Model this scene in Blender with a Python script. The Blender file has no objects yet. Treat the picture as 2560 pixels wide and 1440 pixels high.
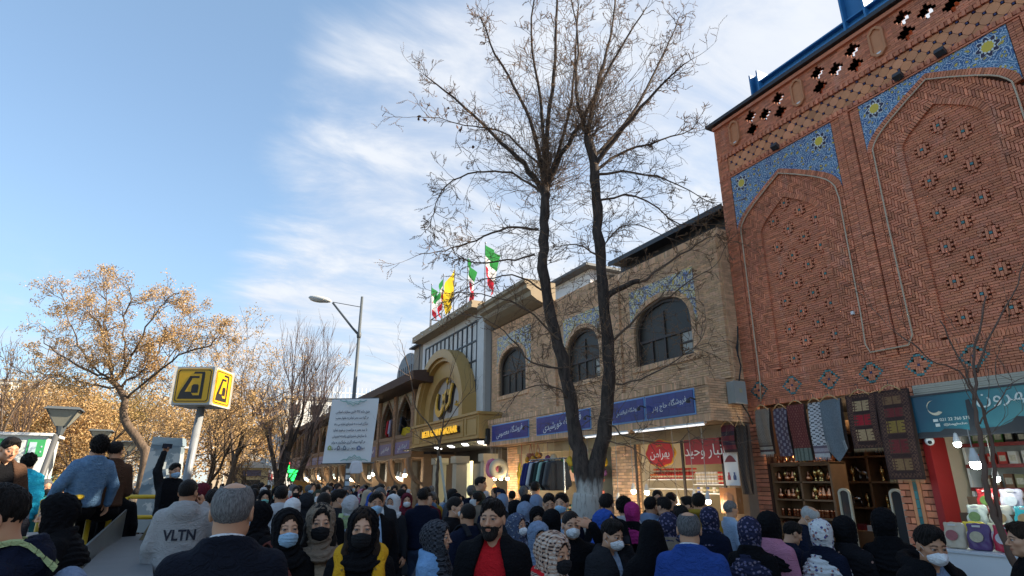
import bpy, math, random
import numpy as np
from mathutils import Vector, Matrix
random.seed(11); RNG = np.random.default_rng(5)
SC = bpy.context.scene
COL = SC.collection
R = math.radians
# ------------------------------------------------------------------ camera, world, sun, exposure
F, PITCH, YAW, CH = 1470., R(18.2), R(27.5), 1.8          # focal length in photograph pixels, pitch, yaw, height
cd = bpy.data.cameras.new('camera'); CAM = bpy.data.objects.new('camera', cd); COL.objects.link(CAM)
CAM.location = (0, 0, CH); CAM.rotation_euler = (R(90) + PITCH, 0, -YAW)
cd.sensor_width = 36; cd.lens = 36 * F / 2560; cd.clip_end = 3000; cd.clip_start = .05
SC.camera = CAM
SUN_AZ, SUN_EL = R(120), R(31)
sd = Vector((math.sin(SUN_AZ) * math.cos(SUN_EL), math.cos(SUN_AZ) * math.cos(SUN_EL), math.sin(SUN_EL)))
sl = bpy.data.lights.new('sun', 'SUN'); sl.energy = 4.6; sl.angle = R(.5); sl.color = (1, .88, .70)
so = bpy.data.objects.new('sun', sl); COL.objects.link(so); so.rotation_euler = (-sd).to_track_quat('-Z', 'Y').to_euler()
SC.view_settings.view_transform = 'Standard'; SC.view_settings.look = 'None'
SC.view_settings.gamma = 1; SC.view_settings.use_curve_mapping = False
SC.view_settings.exposure = 1.42
SC.cycles.max_bounces = 6; SC.cycles.diffuse_bounces = 4; SC.cycles.transparent_max_bounces = 12
SC.cycles.use_denoising = True

class NT:
 """small helper for building node trees"""
 def __init__(s, tree): s.t = tree; s.n = tree.nodes; s.l = tree.links
 def put(s, v, sock):
  if hasattr(v, 'is_output'): s.l.new(v, sock)
  elif v is not None:
   if isinstance(v, (tuple, list)) and len(v) == 3 and sock.type == 'RGBA': v = (*v, 1)
   sock.default_value = v
 def node(s, typ, ins=None, **kw):
  n = s.n.new(typ)
  for k, v in kw.items(): setattr(n, k, v)
  for k, v in (ins or {}).items(): s.put(v, n.inputs[k])
  return n
 def math(s, op, a, b=None, c=None, clamp=False):
  n = s.n.new('ShaderNodeMath'); n.operation = op; n.use_clamp = clamp
  for i, v in enumerate((a, b, c)):
   if v is not None: s.put(v, n.inputs[i])
  return n.outputs[0]
 def vm(s, op, a, b=None, sc=None):
  n = s.n.new('ShaderNodeVectorMath'); n.operation = op
  s.put(a, n.inputs[0])
  if b is not None: s.put(b, n.inputs[1])
  if sc is not None: s.put(sc, n.inputs['Scale'])
  return n.outputs['Value' if op in ('DOT_PRODUCT', 'LENGTH', 'DISTANCE') else 'Vector']
 def mix(s, f, a, b, mode='MIX'):
  n = s.n.new('ShaderNodeMix'); n.data_type = 'RGBA'; n.blend_type = mode
  s.put(f, n.inputs[0]); s.put(a, n.inputs[6]); s.put(b, n.inputs[7]); return n.outputs[2]
 def noise(s, vec, scale, detail=3, rough=.55, out=0, dist=0):
  n = s.n.new('ShaderNodeTexNoise'); s.put(vec, n.inputs['Vector']); n.inputs['Scale'].default_value = scale
  n.inputs['Detail'].default_value = detail; n.inputs['Roughness'].default_value = rough; n.inputs['Distortion'].default_value = dist
  return n.outputs[out]
 def ramp(s, f, stops, interp='LINEAR'):
  n = s.n.new('ShaderNodeValToRGB'); n.color_ramp.interpolation = interp
  e = n.color_ramp.elements
  while len(e) > 1: e.remove(e[-1])
  e[0].position = stops[0][0]; e[0].color = (*stops[0][1], 1) if isinstance(stops[0][1], tuple) else (stops[0][1],) * 3 + (1,)
  for p, c in stops[1:]:
   x = e.new(p); x.color = (*c, 1) if isinstance(c, tuple) else (c, c, c, 1)
  s.put(f, n.inputs[0]); return n.outputs[0]
 def mr(s, v, a, b, c=0., d=1.):
  n = s.n.new('ShaderNodeMapRange'); n.interpolation_type = 'SMOOTHSTEP'
  for i, x in enumerate((v, a, b, c, d)): s.put(x, n.inputs[i])
  return n.outputs[0]

W = bpy.data.worlds.new('World'); SC.world = W; W.use_nodes = True
wt = NT(W.node_tree); wt.n.clear()
sky = wt.node('ShaderNodeTexSky', sky_type='NISHITA', sun_disc=False, sun_elevation=SUN_EL, sun_rotation=SUN_AZ,
              altitude=1400., air_density=1.15, dust_density=1.1, ozone_density=1.3)
dirv = wt.vm('NORMALIZE', wt.node('ShaderNodeTexCoord').outputs['Generated'])
sx = wt.node('ShaderNodeSeparateXYZ', {0: dirv}).outputs
den = wt.math('ADD', wt.math('MAXIMUM', sx[2], 0.), .1)
cxp = wt.math('DIVIDE', sx[0], den); cyp = wt.math('DIVIDE', sx[1], den)
cp = wt.node('ShaderNodeCombineXYZ', {0: cxp, 1: cyp}).outputs[0]
big = wt.noise(cp, 1.1, 5, .58, dist=.3)
rot = wt.node('ShaderNodeMapping', {'Vector': cp, 'Rotation': (0, 0, R(-52)), 'Scale': (1.3, 2.3, 1)}).outputs[0]
streak = wt.noise(rot, 1.7, 7, .62, dist=.5)
fine = wt.noise(cp, 6., 6, .62)
# the bank of cloud begins right of an oblique line on the sky
edge = wt.math('SUBTRACT', cxp, wt.math('SUBTRACT', .27, wt.math('MULTIPLY', cyp, .095)))
edge = wt.math('ADD', edge, wt.math('MULTIPLY', wt.math('SUBTRACT', big, .5), .55))
edge = wt.math('ADD', edge, wt.math('MULTIPLY', wt.math('SUBTRACT', streak, .5), .30))
bank = wt.mr(edge, -.08, .20)
thin = wt.mr(wt.math('ADD', wt.math('MULTIPLY', streak, .6), wt.math('MULTIPLY', big, .4)), .36, .62, .46, 1.0)
bank = wt.math('MULTIPLY', bank, thin)
bank = wt.math('MULTIPLY', bank, wt.math('ADD', .82, wt.math('MULTIPLY', fine, .5)), clamp=True)
low = wt.mr(sx[2], .34, .08)
puff = wt.math('MULTIPLY', wt.mr(wt.math('ADD', big, wt.math('MULTIPLY', wt.math('SUBTRACT', fine, .5), .3)), .50, .66), low)
cloud = wt.math('MAXIMUM', bank, wt.math('MULTIPLY', puff, .85))
cloud = wt.math('MULTIPLY', cloud, wt.mr(sx[2], -.02, .06))
SKYK = .108
tint = wt.mix(wt.mr(sx[2], .55, .05, .30, .62), sky.outputs[0], (.150 / SKYK, .235 / SKYK, .310 / SKYK))
shade = wt.mix(wt.mr(streak, .25, .75), (.27 / SKYK, .295 / SKYK, .345 / SKYK), (.352 / SKYK, .365 / SKYK, .385 / SKYK))
mixc = wt.mix(wt.math('MULTIPLY', cloud, .93), tint, shade)
bgn = wt.node('ShaderNodeBackground', {'Color': mixc, 'Strength': SKYK})
wt.l.new(bgn.outputs[0], wt.node('ShaderNodeOutputWorld').inputs[0])

# ------------------------------------------------------------------ pixel of the photograph -> point of the place
def ray(px, py):
 u, v = px - 1280., 720. - py
 fh = F * math.cos(PITCH) - v * math.sin(PITCH); up = F * math.sin(PITCH) + v * math.cos(PITCH)
 s, c = math.sin(YAW), math.cos(YAW)
 return Vector((fh * s + u * c, fh * c - u * s, up))
def at(px, py, d): return Vector((0, 0, CH)) + ray(px, py) * (d / F)            # d: depth along the lens axis
def atx(px, py, X):
 r = ray(px, py); return Vector((0, 0, CH)) + r * (X / r.x)
def atz(px, py, z):
 r = ray(px, py); return Vector((0, 0, CH)) + r * ((z - CH) / r.z)
def ath(px, py, dh):                                                            # dh: horizontal distance ahead of the camera
 r = ray(px, py); fh = r.x * math.sin(YAW) + r.y * math.cos(YAW)
 return Vector((0, 0, CH)) + r * (dh / fh)
def proj(p):
 s, c = math.sin(YAW), math.cos(YAW)
 fh = p[0] * s + p[1] * c; u = p[0] * c - p[1] * s; w = p[2] - CH
 d = fh * math.cos(PITCH) + w * math.sin(PITCH); up = -fh * math.sin(PITCH) + w * math.cos(PITCH)
 if d < .05: return None
 return 1280 + F * u / d, 720 - F * up / d, d

# ------------------------------------------------------------------ materials
MATS = {}
def M(name, col, rough=.8, var=.14, scale=6., bump=0., bscale=60., metal=0., attr=False, emit=0., ecol=None, spec=.4, fn=None, alpha=1., trans=0.):
 if name in MATS: return MATS[name]
 m = bpy.data.materials.new(name); m.use_nodes = True; t = NT(m.node_tree); t.n.clear()
 tc = t.node('ShaderNodeTexCoord').outputs['Object']
 if fn: c = fn(t, tc)
 else:
  nz = t.noise(tc, scale, 4, .6)
  c = t.mix(nz, tuple(x * (1 - var) for x in col), tuple(min(1, x * (1 + var)) for x in col))
 if attr:
  a = t.node('ShaderNodeAttribute', attribute_name='Col').outputs['Color']
  c = t.mix(1., c, a, 'MULTIPLY')
 b = t.node('ShaderNodeBsdfPrincipled', {'Base Color': c, 'Roughness': rough, 'Metallic': metal})
 b.inputs['Specular IOR Level'].default_value = spec
 if bump:
  bn = t.noise(tc, bscale, 4, .6)
  t.l.new(t.node('ShaderNodeBump', {'Height': bn, 'Strength': bump, 'Distance': .01}).outputs[0], b.inputs['Normal'])
 if emit:
  t.put(ecol or c, b.inputs['Emission Color']); b.inputs['Emission Strength'].default_value = emit
 if alpha < 1: b.inputs['Alpha'].default_value = alpha
 if trans: b.inputs['Transmission Weight'].default_value = trans
 o = t.node('ShaderNodeOutputMaterial'); t.l.new(b.outputs[0], o.inputs[0])
 MATS[name] = m; return m

# ------------------------------------------------------------------ meshes and objects
class MB:
 """collects shapes, then links them as ONE mesh object"""
 def __init__(s): s.V = []; s.F = []; s.MI = []; s.C = []
 def add(s, vs, fs, mi=0, col=1.):
  o = len(s.V); s.V.extend([tuple(v) for v in vs])
  s.F.extend([tuple(i + o for i in f) for f in fs]); s.MI.extend([mi] * len(fs))
  c = (col, col, col) if isinstance(col, (int, float)) else tuple(col)
  s.C.extend([c] * len(vs)); return s
 def box(s, x0, x1, y0, y1, z0, z1, mi=0, col=1.):
  return s.add([(x, y, z) for z in (z0, z1) for y in (y0, y1) for x in (x0, x1)],
                     [(0, 2, 3, 1), (4, 5, 7, 6), (0, 1, 5, 4), (2, 6, 7, 3), (0, 4, 6, 2), (1, 3, 7, 5)], mi, col)
 def obox(s, c, ax, ay, az, mi=0, col=1.):                      # half axes as vectors
  c, ax, ay, az = map(Vector, (c, ax, ay, az))
  vs = [c + ax * i + ay * j + az * k for k in (-1, 1) for j in (-1, 1) for i in (-1, 1)]
  return s.add(vs, [(0, 2, 3, 1), (4, 5, 7, 6), (0, 1, 5, 4), (2, 6, 7, 3), (0, 4, 6, 2), (1, 3, 7, 5)], mi, col)
 def prism(s, poly, off, mi=0, col=1., back=True):              # polygon of 3D points swept by a vector
  n = len(poly); off = Vector(off); p = [Vector(v) for v in poly]
  fs = [tuple(range(n, 2 * n))] + [(i, (i + 1) % n, n + (i + 1) % n, n + i) for i in range(n)]
  if back: fs.append(tuple(range(n - 1, -1, -1)))
  return s.add(p + [v + off for v in p], fs, mi, col)
 def tube(s, pts, rad, n=6, mi=0, col=1., cap=True):
  pts = [Vector(p) for p in pts]
  if not isinstance(rad, (list, tuple)): rad = [rad] * len(pts)
  vs = []; a = None
  for i, p in enumerate(pts):
   d = (pts[min(i + 1, len(pts) - 1)] - pts[max(i - 1, 0)])
   d = d.normalized() if d.length > 1e-9 else Vector((0, 0, 1))
   if a is None: a = d.orthogonal().normalized()
   else:
    a = a - d * a.dot(d); a = a.normalized() if a.length > 1e-6 else d.orthogonal().normalized()
   b = d.cross(a)
   for k in range(n):
    t = 2 * math.pi * k / n; vs.append(p + (a * math.cos(t) + b * math.sin(t)) * rad[i])
  fs = [(i * n + k, i * n + (k + 1) % n, (i + 1) * n + (k + 1) % n, (i + 1) * n + k) for i in range(len(pts) - 1) for k in range(n)]
  if cap: fs += [tuple(range(n - 1, -1, -1)), tuple(range((len(pts) - 1) * n, len(pts) * n))]
  return s.add(vs, fs, mi, col)
 def lathe(s, c, prof, n=12, mi=0, col=1., axis=(0, 0, 1)):      # prof: (radius, height) pairs
  c = Vector(c); z = Vector(axis).normalized(); x = z.orthogonal().normalized(); y = z.cross(x); vs = []
  for r, h in prof:
   for k in range(n):
    t = 2 * math.pi * k / n; vs.append(c + z * h + (x * math.cos(t) + y * math.sin(t)) * r)
  fs = [(i * n + k, i * n + (k + 1) % n, (i + 1) * n + (k + 1) % n, (i + 1) * n + k) for i in range(len(prof) - 1) for k in range(n)]
  fs += [tuple(range(n - 1, -1, -1)), tuple(range((len(prof) - 1) * n, len(prof) * n))]
  return s.add(vs, fs, mi, col)
 def ball(s, c, r, n=10, m=7, mi=0, col=1.):
  if not isinstance(r, (tuple, list)): r = (r, r, r)
  vs = []
  for i in range(m + 1):
   ph = math.pi * i / m
   for k in range(n):
    t = 2 * math.pi * k / n
    vs.append((c[0] + r[0] * math.sin(ph) * math.cos(t), c[1] + r[1] * math.sin(ph) * math.sin(t), c[2] - r[2] * math.cos(ph)))
  return s.add(vs, [(i * n + k, i * n + (k + 1) % n, (i + 1) * n + (k + 1) % n, (i + 1) * n + k) for i in range(m) for k in range(n)], mi, col)
 def mesh(s, name, mats, smooth=False):
  me = bpy.data.meshes.new(name); me.from_pydata(s.V, [], s.F)
  for m in (mats if isinstance(mats, (list, tuple)) else [mats]): me.materials.append(m)
  if any(s.MI): me.polygons.foreach_set('material_index', s.MI)
  a = me.color_attributes.new('Col', 'FLOAT_COLOR', 'POINT')
  a.data.foreach_set('color', np.hstack([np.array(s.C, np.float32).reshape(-1, 3), np.ones((len(s.C), 1), np.float32)]).ravel())
  if smooth: me.polygons.foreach_set('use_smooth', [True] * len(me.polygons))
  me.update(); return me
 def build(s, name, mats, parent=None, smooth=False, **props):
  return link(name, s.mesh(name, mats, smooth), parent, **props)
def link(name, me, parent=None, **props):
 o = bpy.data.objects.new(name, me); COL.objects.link(o)
 if parent is not None: o.parent = parent
 for k, v in props.items():
  if v: o[k] = v
 return o
def thing(name, label, cat, loc=(0, 0, 0), group=None, rz=0.):
 o = link(name, None, None, label=label, category=cat, group=group); o.location = loc; o.rotation_euler = (0, 0, rz); return o
def tag(o, label, cat, group=None):
 o['label'] = label; o['category'] = cat
 if group: o['group'] = group
 return o
def dup(o, parent=None, label=None, group=None):
 c = o.copy(); COL.objects.link(c)
 if parent is not None: c.parent = parent
 if label: c['label'] = label
 if group: c['group'] = group
 for ch in list(o.children): dup(ch, c)
 return c
def text_mesh(body, size=1., depth=.01, res=2, bold=0.):
 """flat lettering standing in the x-z plane, centred on the origin, front towards -y"""
 c = bpy.data.curves.new('t', 'FONT'); c.body = body; c.size = size; c.extrude = depth / 2; c.align_x = 'CENTER'; c.align_y = 'CENTER'; c.resolution_u = res; c.offset = bold
 o = bpy.data.objects.new('t', c); COL.objects.link(o)
 me = bpy.data.meshes.new_from_object(o.evaluated_get(bpy.context.evaluated_depsgraph_get()))
 bpy.data.objects.remove(o); bpy.data.curves.remove(c)
 vs = [(v.co.x, -v.co.z, v.co.y) for v in me.vertices]; fs = [tuple(p.vertices) for p in me.polygons]; bpy.data.meshes.remove(me)
 return vs, fs
# Arabic joining: letter -> (isolated, final, initial, medial)
_AR = {'ا': 'ﺍﺎ', 'آ': 'ﺁﺂ', 'ب': 'ﺏﺐﺑﺒ', 'پ': 'ﭖﭗﭘﭙ', 'ت': 'ﺕﺖﺗﺘ', 'ج': 'ﺝﺞﺟﺠ', 'چ': 'ﭺﭻﭼﭽ', 'ح': 'ﺡﺢﺣﺤ', 'خ': 'ﺥﺦﺧﺨ', 'د': 'ﺩﺪ', 'ذ': 'ﺫﺬ',
       'ر': 'ﺭﺮ', 'ز': 'ﺯﺰ', 'س': 'ﺱﺲﺳﺴ', 'ش': 'ﺵﺶﺷﺸ', 'ص': 'ﺹﺺﺻﺼ', 'ض': 'ﺽﺾﺿﻀ', 'ط': 'ﻁﻂﻃﻄ', 'ع': 'ﻉﻊﻋﻌ', 'غ': 'ﻍﻎﻏﻐ', 'ف': 'ﻑﻒﻓﻔ', 'ق': 'ﻕﻖﻗﻘ',
       'ک': 'ﮎﮏﮐﮑ', 'گ': 'ﮒﮓﮔﮕ', 'ل': 'ﻝﻞﻟﻠ', 'م': 'ﻡﻢﻣﻤ', 'ن': 'ﻥﻦﻧﻨ', 'و': 'ﻭﻮ', 'ه': 'ﻩﻪﻫﻬ', 'ی': 'ﯼﯽﯾﯿ'}
def fa(txt):
 out = []
 for w in txt.split(' '):
  r = ''
  for i, ch in enumerate(w):
   f = _AR.get(ch)
   if not f: r += ch; continue
   pv = i > 0 and len(_AR.get(w[i - 1], '')) == 4
   nx = i < len(w) - 1 and w[i + 1] in _AR and len(f) == 4
   r += f[(1 if pv and not nx else 2 if nx and not pv else 3 if nx and pv else 0)]
  out.append(w if w.isdigit() else r[::-1])
 return ' '.join(out[::-1])
def fac_text(mb, body, X, yc, zc, width, hmax, out, mi=0, depth=.008, slant=0., col=1.):
 """lettering on a street front that faces -x; the reading direction runs towards -y"""
 vs, fs = text_mesh(body, 1., depth)
 if not vs: return
 a = np.array(vs); w = np.ptp(a[:, 0]); h = np.ptp(a[:, 2]); k = min(width / w, hmax / h)
 cx = (a[:, 0].max() + a[:, 0].min()) / 2; cz = (a[:, 2].max() + a[:, 2].min()) / 2
 kx = width / w if width / w < k * 1.6 else k * 1.6
 mb.add([(X - out + v[1], yc - (v[0] - cx) * kx, zc + (v[2] - cz) * k + slant * (v[0] - cx) * kx) for v in vs], fs, mi, col)
# polygons on a front: (y, z) points
def area(p): return .5 * sum(p[i][0] * p[(i + 1) % len(p)][1] - p[(i + 1) % len(p)][0] * p[i][1] for i in range(len(p)))
def ccw(p): return p if area(p) > 0 else p[::-1]
def half(p, a, b, inside=True):
 out = []; n = len(p); s = 1 if inside else -1
 d = [s * ((b[0] - a[0]) * (q[1] - a[1]) - (b[1] - a[1]) * (q[0] - a[0])) for q in p]
 for i in range(n):
  j = (i + 1) % n
  if d[i] >= 0: out.append(p[i])
  if (d[i] > 0 and d[j] < 0) or (d[i] < 0 and d[j] > 0):
   t = d[i] / (d[i] - d[j]); out.append((p[i][0] + t * (p[j][0] - p[i][0]), p[i][1] + t * (p[j][1] - p[i][1])))
 return out
def clip(p, reg):
 for i in range(len(reg)):
  p = half(p, reg[i], reg[(i + 1) % len(reg)])
  if len(p) < 3: return []
 return p
def minus(p, reg):
 c = ((min(q[0] for q in p), min(q[1] for q in p)), (max(q[0] for q in p), max(q[1] for q in p)))
 if c[1][0] <= min(q[0] for q in reg) or c[0][0] >= max(q[0] for q in reg) or c[1][1] <= min(q[1] for q in reg) or c[0][1] >= max(q[1] for q in reg): return [p]
 out = []; rest = p
 for i in range(len(reg)):
  a, b = reg[i], reg[(i + 1) % len(reg)]
  o = half(rest, a, b, False)
  if len(o) >= 3 and abs(area(o)) > 2e-5: out.append(o)
  rest = half(rest, a, b)
  if len(rest) < 3: break
 return out
def rect(y0, y1, z0, z1): return [(y0, z0), (y1, z0), (y1, z1), (y0, z1)]
def arch_poly(yc, hw, zs, za, zb=None, n=0, prof=None):
 prof = prof or [(1, 0), (.985, .12), (.94, .22), (.87, .33), (.775, .43), (.61, .57), (.32, .785), (0, 1)]
 top = [(yc + hw * x, zs + (za - zs) * z) for x, z in prof] + [(yc - hw * x, zs + (za - zs) * z) for x, z in prof[-2::-1]]
 return ([(yc - hw, zb), (yc + hw, zb)] if zb is not None else []) + top
# ------------------------------------------------------------------ surfaces
def floral(c0, c1, line, dot, sc, pale_=(.62, .66, .70)):
 def f(t, tc):
  s = t.node('ShaderNodeSeparateXYZ', {0: tc}).outputs
  p = t.node('ShaderNodeCombineXYZ', {0: s[1], 1: s[2]}).outputs[0]
  w = t.vm('ADD', p, t.vm('SCALE', t.vm('SUBTRACT', t.noise(p, 6, 2, out=1), (.5, .5, .5)), sc=.12))
  def vor(k, o='Distance'):
   return t.node('ShaderNodeTexVoronoi', {'Vector': w, 'Scale': k}, voronoi_dimensions='2D').outputs[o]
  d = vor(sc); d2 = vor(sc * 2.3)
  ring = t.math('SINE', t.math('MULTIPLY', d, 26.)); ring2 = t.math('SINE', t.math('ADD', t.math('MULTIPLY', d2, 17.), 1.))
  c = t.mix(t.mr(t.noise(p, 8, 3), .40, .60), c0, c1)
  c = t.mix(t.mr(ring2, .35, .75), c, tuple(x * .45 for x in c0))
  c = t.mix(t.mr(ring, .62, .86), c, line)
  c = t.mix(t.mr(d2, .16, .10), c, pale_)
  c = t.mix(t.mr(d, .17, .12), c, dot)
  c = t.mix(t.mr(d, .07, .04), c, (.35, .16, .03))
  return c
 return f
def worn(c, pale):
 def f(t, tc):
  q = t.mix(t.noise(tc, 14, 4, .6), tuple(x * .78 for x in c), tuple(x * 1.2 for x in c)); big_ = t.noise(tc, .9, 5, .6); q = t.mix(t.mr(big_, .35, .6, .30, 0), q, tuple(x * .55 for x in c))
  s = t.node('ShaderNodeMapping', {'Vector': tc, 'Scale': (1, 2.2, .55)}).outputs[0]; return t.mix(t.math('MULTIPLY', t.mr(t.noise(s, 1.3, 6, .65), .56, .72), .42), q, pale)
 return f
brick_red = M('brick_red', (.64, .242, .130), .82, bump=.5, bscale=90, attr=True, fn=worn((.69, .248, .135), (.62, .36, .27)))
mortar_red = M('mortar_red', (.085, .036, .022), .95, .2, 8)
brick_tan = M('brick_tan', (.61, .378, .222), .85, bump=.5, bscale=90, attr=True, fn=worn((.73, .45, .265), (.70, .54, .39)))
mortar_tan = M('mortar_tan', (.27, .19, .13), .95, .2, 8)
terracotta = M('terracotta', (.66, .285, .14), .8, .16, 12, bump=.25, attr=True)
navy_glaze = M('navy_glaze', (.035, .035, .11), .3, .1)
turq_glaze = M('turquoise_glaze', (.06, .20, .20), .3, .3, 30, attr=True)
blue_floral = M('blue_floral_tile', (1, 1, 1), .3, fn=floral((.05, .12, .30), (.14, .28, .44), (.46, .54, .62), (.62, .47, .06), 9.))
gold_floral = M('gold_floral_tile', (1, 1, 1), .35, fn=floral((.13, .17, .34), (.66, .50, .12), (.62, .58, .46), (.66, .46, .03), 5., (.62, .58, .44)))
steel_blue = M('blue_painted_steel', (.035, .19, .42), .45, .12)
dark_metal = M('dark_sheet_metal', (.045, .045, .05), .5, .2)
pipe_beige = M('beige_conduit', (.56, .43, .30), .6, .08)
white_paint = M('white_paint', (.74, .74, .73), .6, .05)
glow_white = M('lamp_glow', (1, .95, .85), .4, emit=9., ecol=(1, .86, .62))
glow_cool = M('tube_glow', (1, 1, 1), .4, emit=3.2, ecol=(.95, .97, 1))
wood_mid = M('brown_wood', (.20, .105, .05), .55, .3, 9, bump=.1)
wood_pale = M('pale_wood', (.55, .33, .15), .55, .15, 9)
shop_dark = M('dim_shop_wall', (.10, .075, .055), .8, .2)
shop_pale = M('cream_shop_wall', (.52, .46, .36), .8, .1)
red_paint = M('red_paint', (.27, .015, .015), .5, .1)
concrete = M('concrete', (.33, .31, .28), .9, .15, 3, bump=.2)
asphalt = M('asphalt', (.06, .06, .062), .9, .3, 3, bump=.3)
paver_m = M('grey_paver', (.20, .195, .19), .85, .2, 5, bump=.2, attr=True)
MEDAL = [M('medallion_navy', (.035, .02, .05), .3), M('medallion_yellow', (.68, .50, .05), .3, .1), M('medallion_white', (.70, .72, .70), .3)]

# ------------------------------------------------------------------ the ground
g = MB()
g.add([(-400, -60, 0), (400, -60, 0), (400, 900, 0), (-400, 900, 0)], [(0, 1, 2, 3)])
ground = g.build('ground', asphalt, kind='structure')
pv = MB()
for i in range(-18, 26):
 for j in range(0, 60):
  x0 = i * .4; y0 = .4 + j * .4
  if x0 > 7.1: continue
  pv.box(x0 + .004, x0 + .395, y0 + .004, y0 + .395, -.03, .012 + random.uniform(-.002, .002), 0, random.uniform(.8, 1.15))
pv.build('paving_stone', paver_m, ground, kind='stuff')

# ------------------------------------------------------------------ brick fronts
class Front:
 """bricks on a street front facing -x: polygons in (y, z), thickness from o0 to o1 outwards"""
 def __init__(s, X, root, mats): s.X = X; s.root = root; s.mats = mats; s.b = {}
 def put(s, poly, o0=-.05, o1=0., mi=0, var=.2, kind='brick', col=None):
  if len(poly) < 3 or abs(area(poly)) < 3e-5: return
  v = col if col is not None else max(.5, random.gauss(1., var * .7))
  if isinstance(v, float): v = (v * random.uniform(.97, 1.05), v, v * random.uniform(.92, 1.06))
  s.b.setdefault(kind, []).append((poly, o0, o1 + random.uniform(-.0015, .002), mi, v))
 def pr(s, mb, b):
  poly, o0, o1, mi, v = b
  mb.prism([(s.X - o0, p[0], p[1]) for p in poly], (-(o1 - o0), 0, 0), mi, v, back=False)
 def courses(s, reg, L, h, holes=(), inside=None, o0=-.05, o1=0., gap=.006, header=False, var=.2, mi=0, kind='brick'):
  y0, y1, z0, z1 = reg; n = max(1, round((z1 - z0) / h)); h = (z1 - z0) / n
  for k in range(n):
   off = (k % 2) * L / 2; y = y0 - off
   while y < y1:
    a, b = max(y, y0), min(y + L, y1)
    if b - a > .012:
     ps = [rect(a + gap / 2, b - gap / 2, z0 + k * h + gap / 2, z0 + (k + 1) * h - gap / 2)]
     if inside: ps = [clip(p, inside) for p in ps]
     for hl in holes: ps = [q for p in ps if len(p) > 2 for q in minus(p, hl)]
     for p in ps: s.put(p, o0, o1, mi, var, kind)
    y += L
 def soldier(s, y0, y1, z0, z1, w, o0=-.05, o1=.006, gap=.007, mi=0):
  n = max(1, round((y1 - y0) / w)); w = (y1 - y0) / n
  for k in range(n): s.put(rect(y0 + k * w + gap / 2, y0 + (k + 1) * w - gap / 2, z0, z1), o0, o1, mi)
 def ring(s, poly, t, w, o0=-.05, o1=.008, gap=.007, skip_bottom=True, mi=0):
  """a border of bricks on edge that follows an open line of points, its thickness t to the inside"""
  pts = [Vector((p[0], p[1])) for p in poly]; cum = [0.]
  for i in range(1, len(pts)): cum.append(cum[-1] + (pts[i] - pts[i - 1]).length)
  def pos(d):
   for i in range(1, len(pts)):
    if d <= cum[i] + 1e-6:
     f = (d - cum[i - 1]) / (cum[i] - cum[i - 1]); return pts[i - 1].lerp(pts[i], f), i
   return pts[-1], len(pts) - 1
  def nrm(d):
   a, _ = pos(max(0, d - .03)); b, _ = pos(min(cum[-1], d + .03)); v = (b - a).normalized(); return Vector((-v.y, v.x))
  n = int(cum[-1] / w); w = cum[-1] / n
  for k in range(n):
   d0, d1 = k * w + gap / 2, (k + 1) * w - gap / 2
   a, b = pos(d0)[0], pos(d1)[0]; na, nb = nrm(d0), nrm(d1)
   s.put(ccw([tuple(a), tuple(b), tuple(b + nb * t), tuple(a + na * t)]), o0, o1, mi)
 def finish(s, cap=300, limits=None):
  for kind, L in s.b.items():
   sc = []
   for b in L:
    c = (s.X, sum(p[0] for p in b[0]) / len(b[0]), sum(p[1] for p in b[0]) / len(b[0])); q = proj(c)
    ok = q and 0 < q[0] < 2560 and 0 < q[1] < 1180
    sc.append(abs(area(b[0])) / q[2] ** 2 if ok else -1)
   order = sorted(range(len(L)), key=lambda i: -sc[i]); n = min(cap if not limits else limits.get(kind, cap), len(L))
   rest = MB()
   for r_, i in enumerate(order):
    if r_ < n and sc[i] > 0:
     m = MB(); s.pr(m, L[i]); m.MI = [0] * len(m.MI); m.build(kind, s.mats[L[i][3]], s.root)
    else: s.pr(rest, L[i])
   if rest.V: rest.build({'brick': 'brickwork', 'tile': 'tilework'}.get(kind, kind + '_field'), s.mats, s.root, kind='stuff')

def spandrel(mb, X, y0, y1, z0, z1, arch, o, mi=0):
 for p in minus(rect(y0, y1, z0, z1), arch): mb.prism([(X, q[0], q[1]) for q in p], (-o, 0, 0), mi, 1., back=False)

# ================================================================== red brick building with the tall blind arches
X1 = 7.6
b1 = thing('brick_building', 'red brick building with tall blind arches and blue floral tile corners', 'building', (0, 0, 0))
f1 = Front(X1, b1, [brick_red, terracotta, navy_glaze, turq_glaze])
YL, YR = 6.58, .2
core = MB()
core.box(X1 + .05, X1 + .30, YR, YL, 2.90, 7.24)                    # bed of mortar behind the bricks
core.box(X1 + .30, 13., YR, YL - .002, 3.0, 7.05)
core.build('wall', mortar_red, b1)
ext_ = MB(); ext_.box(X1, 13., -24, YR - .02, 0, 8.0); ext_.build('added_shade_wing', brick_red, b1)  # unseen extension, added so its shadow covers the foreground crowd
sid = MB(); sid.box(X1 + .052, 13., YL, YL + .05, 2.9, 7.9); sid.build('side_wall', brick_red, b1)
bays = [(5.40, .94, 5.78, 6.53, .50, 5.58, 6.04), (3.14, .89, 6.06, 6.76, .46, 5.88, 6.31)]
bays_ext = bays + [(1.02, .80, 6.06, 6.76, .46, 5.88, 6.31)]
SPT = 6.82
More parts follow.
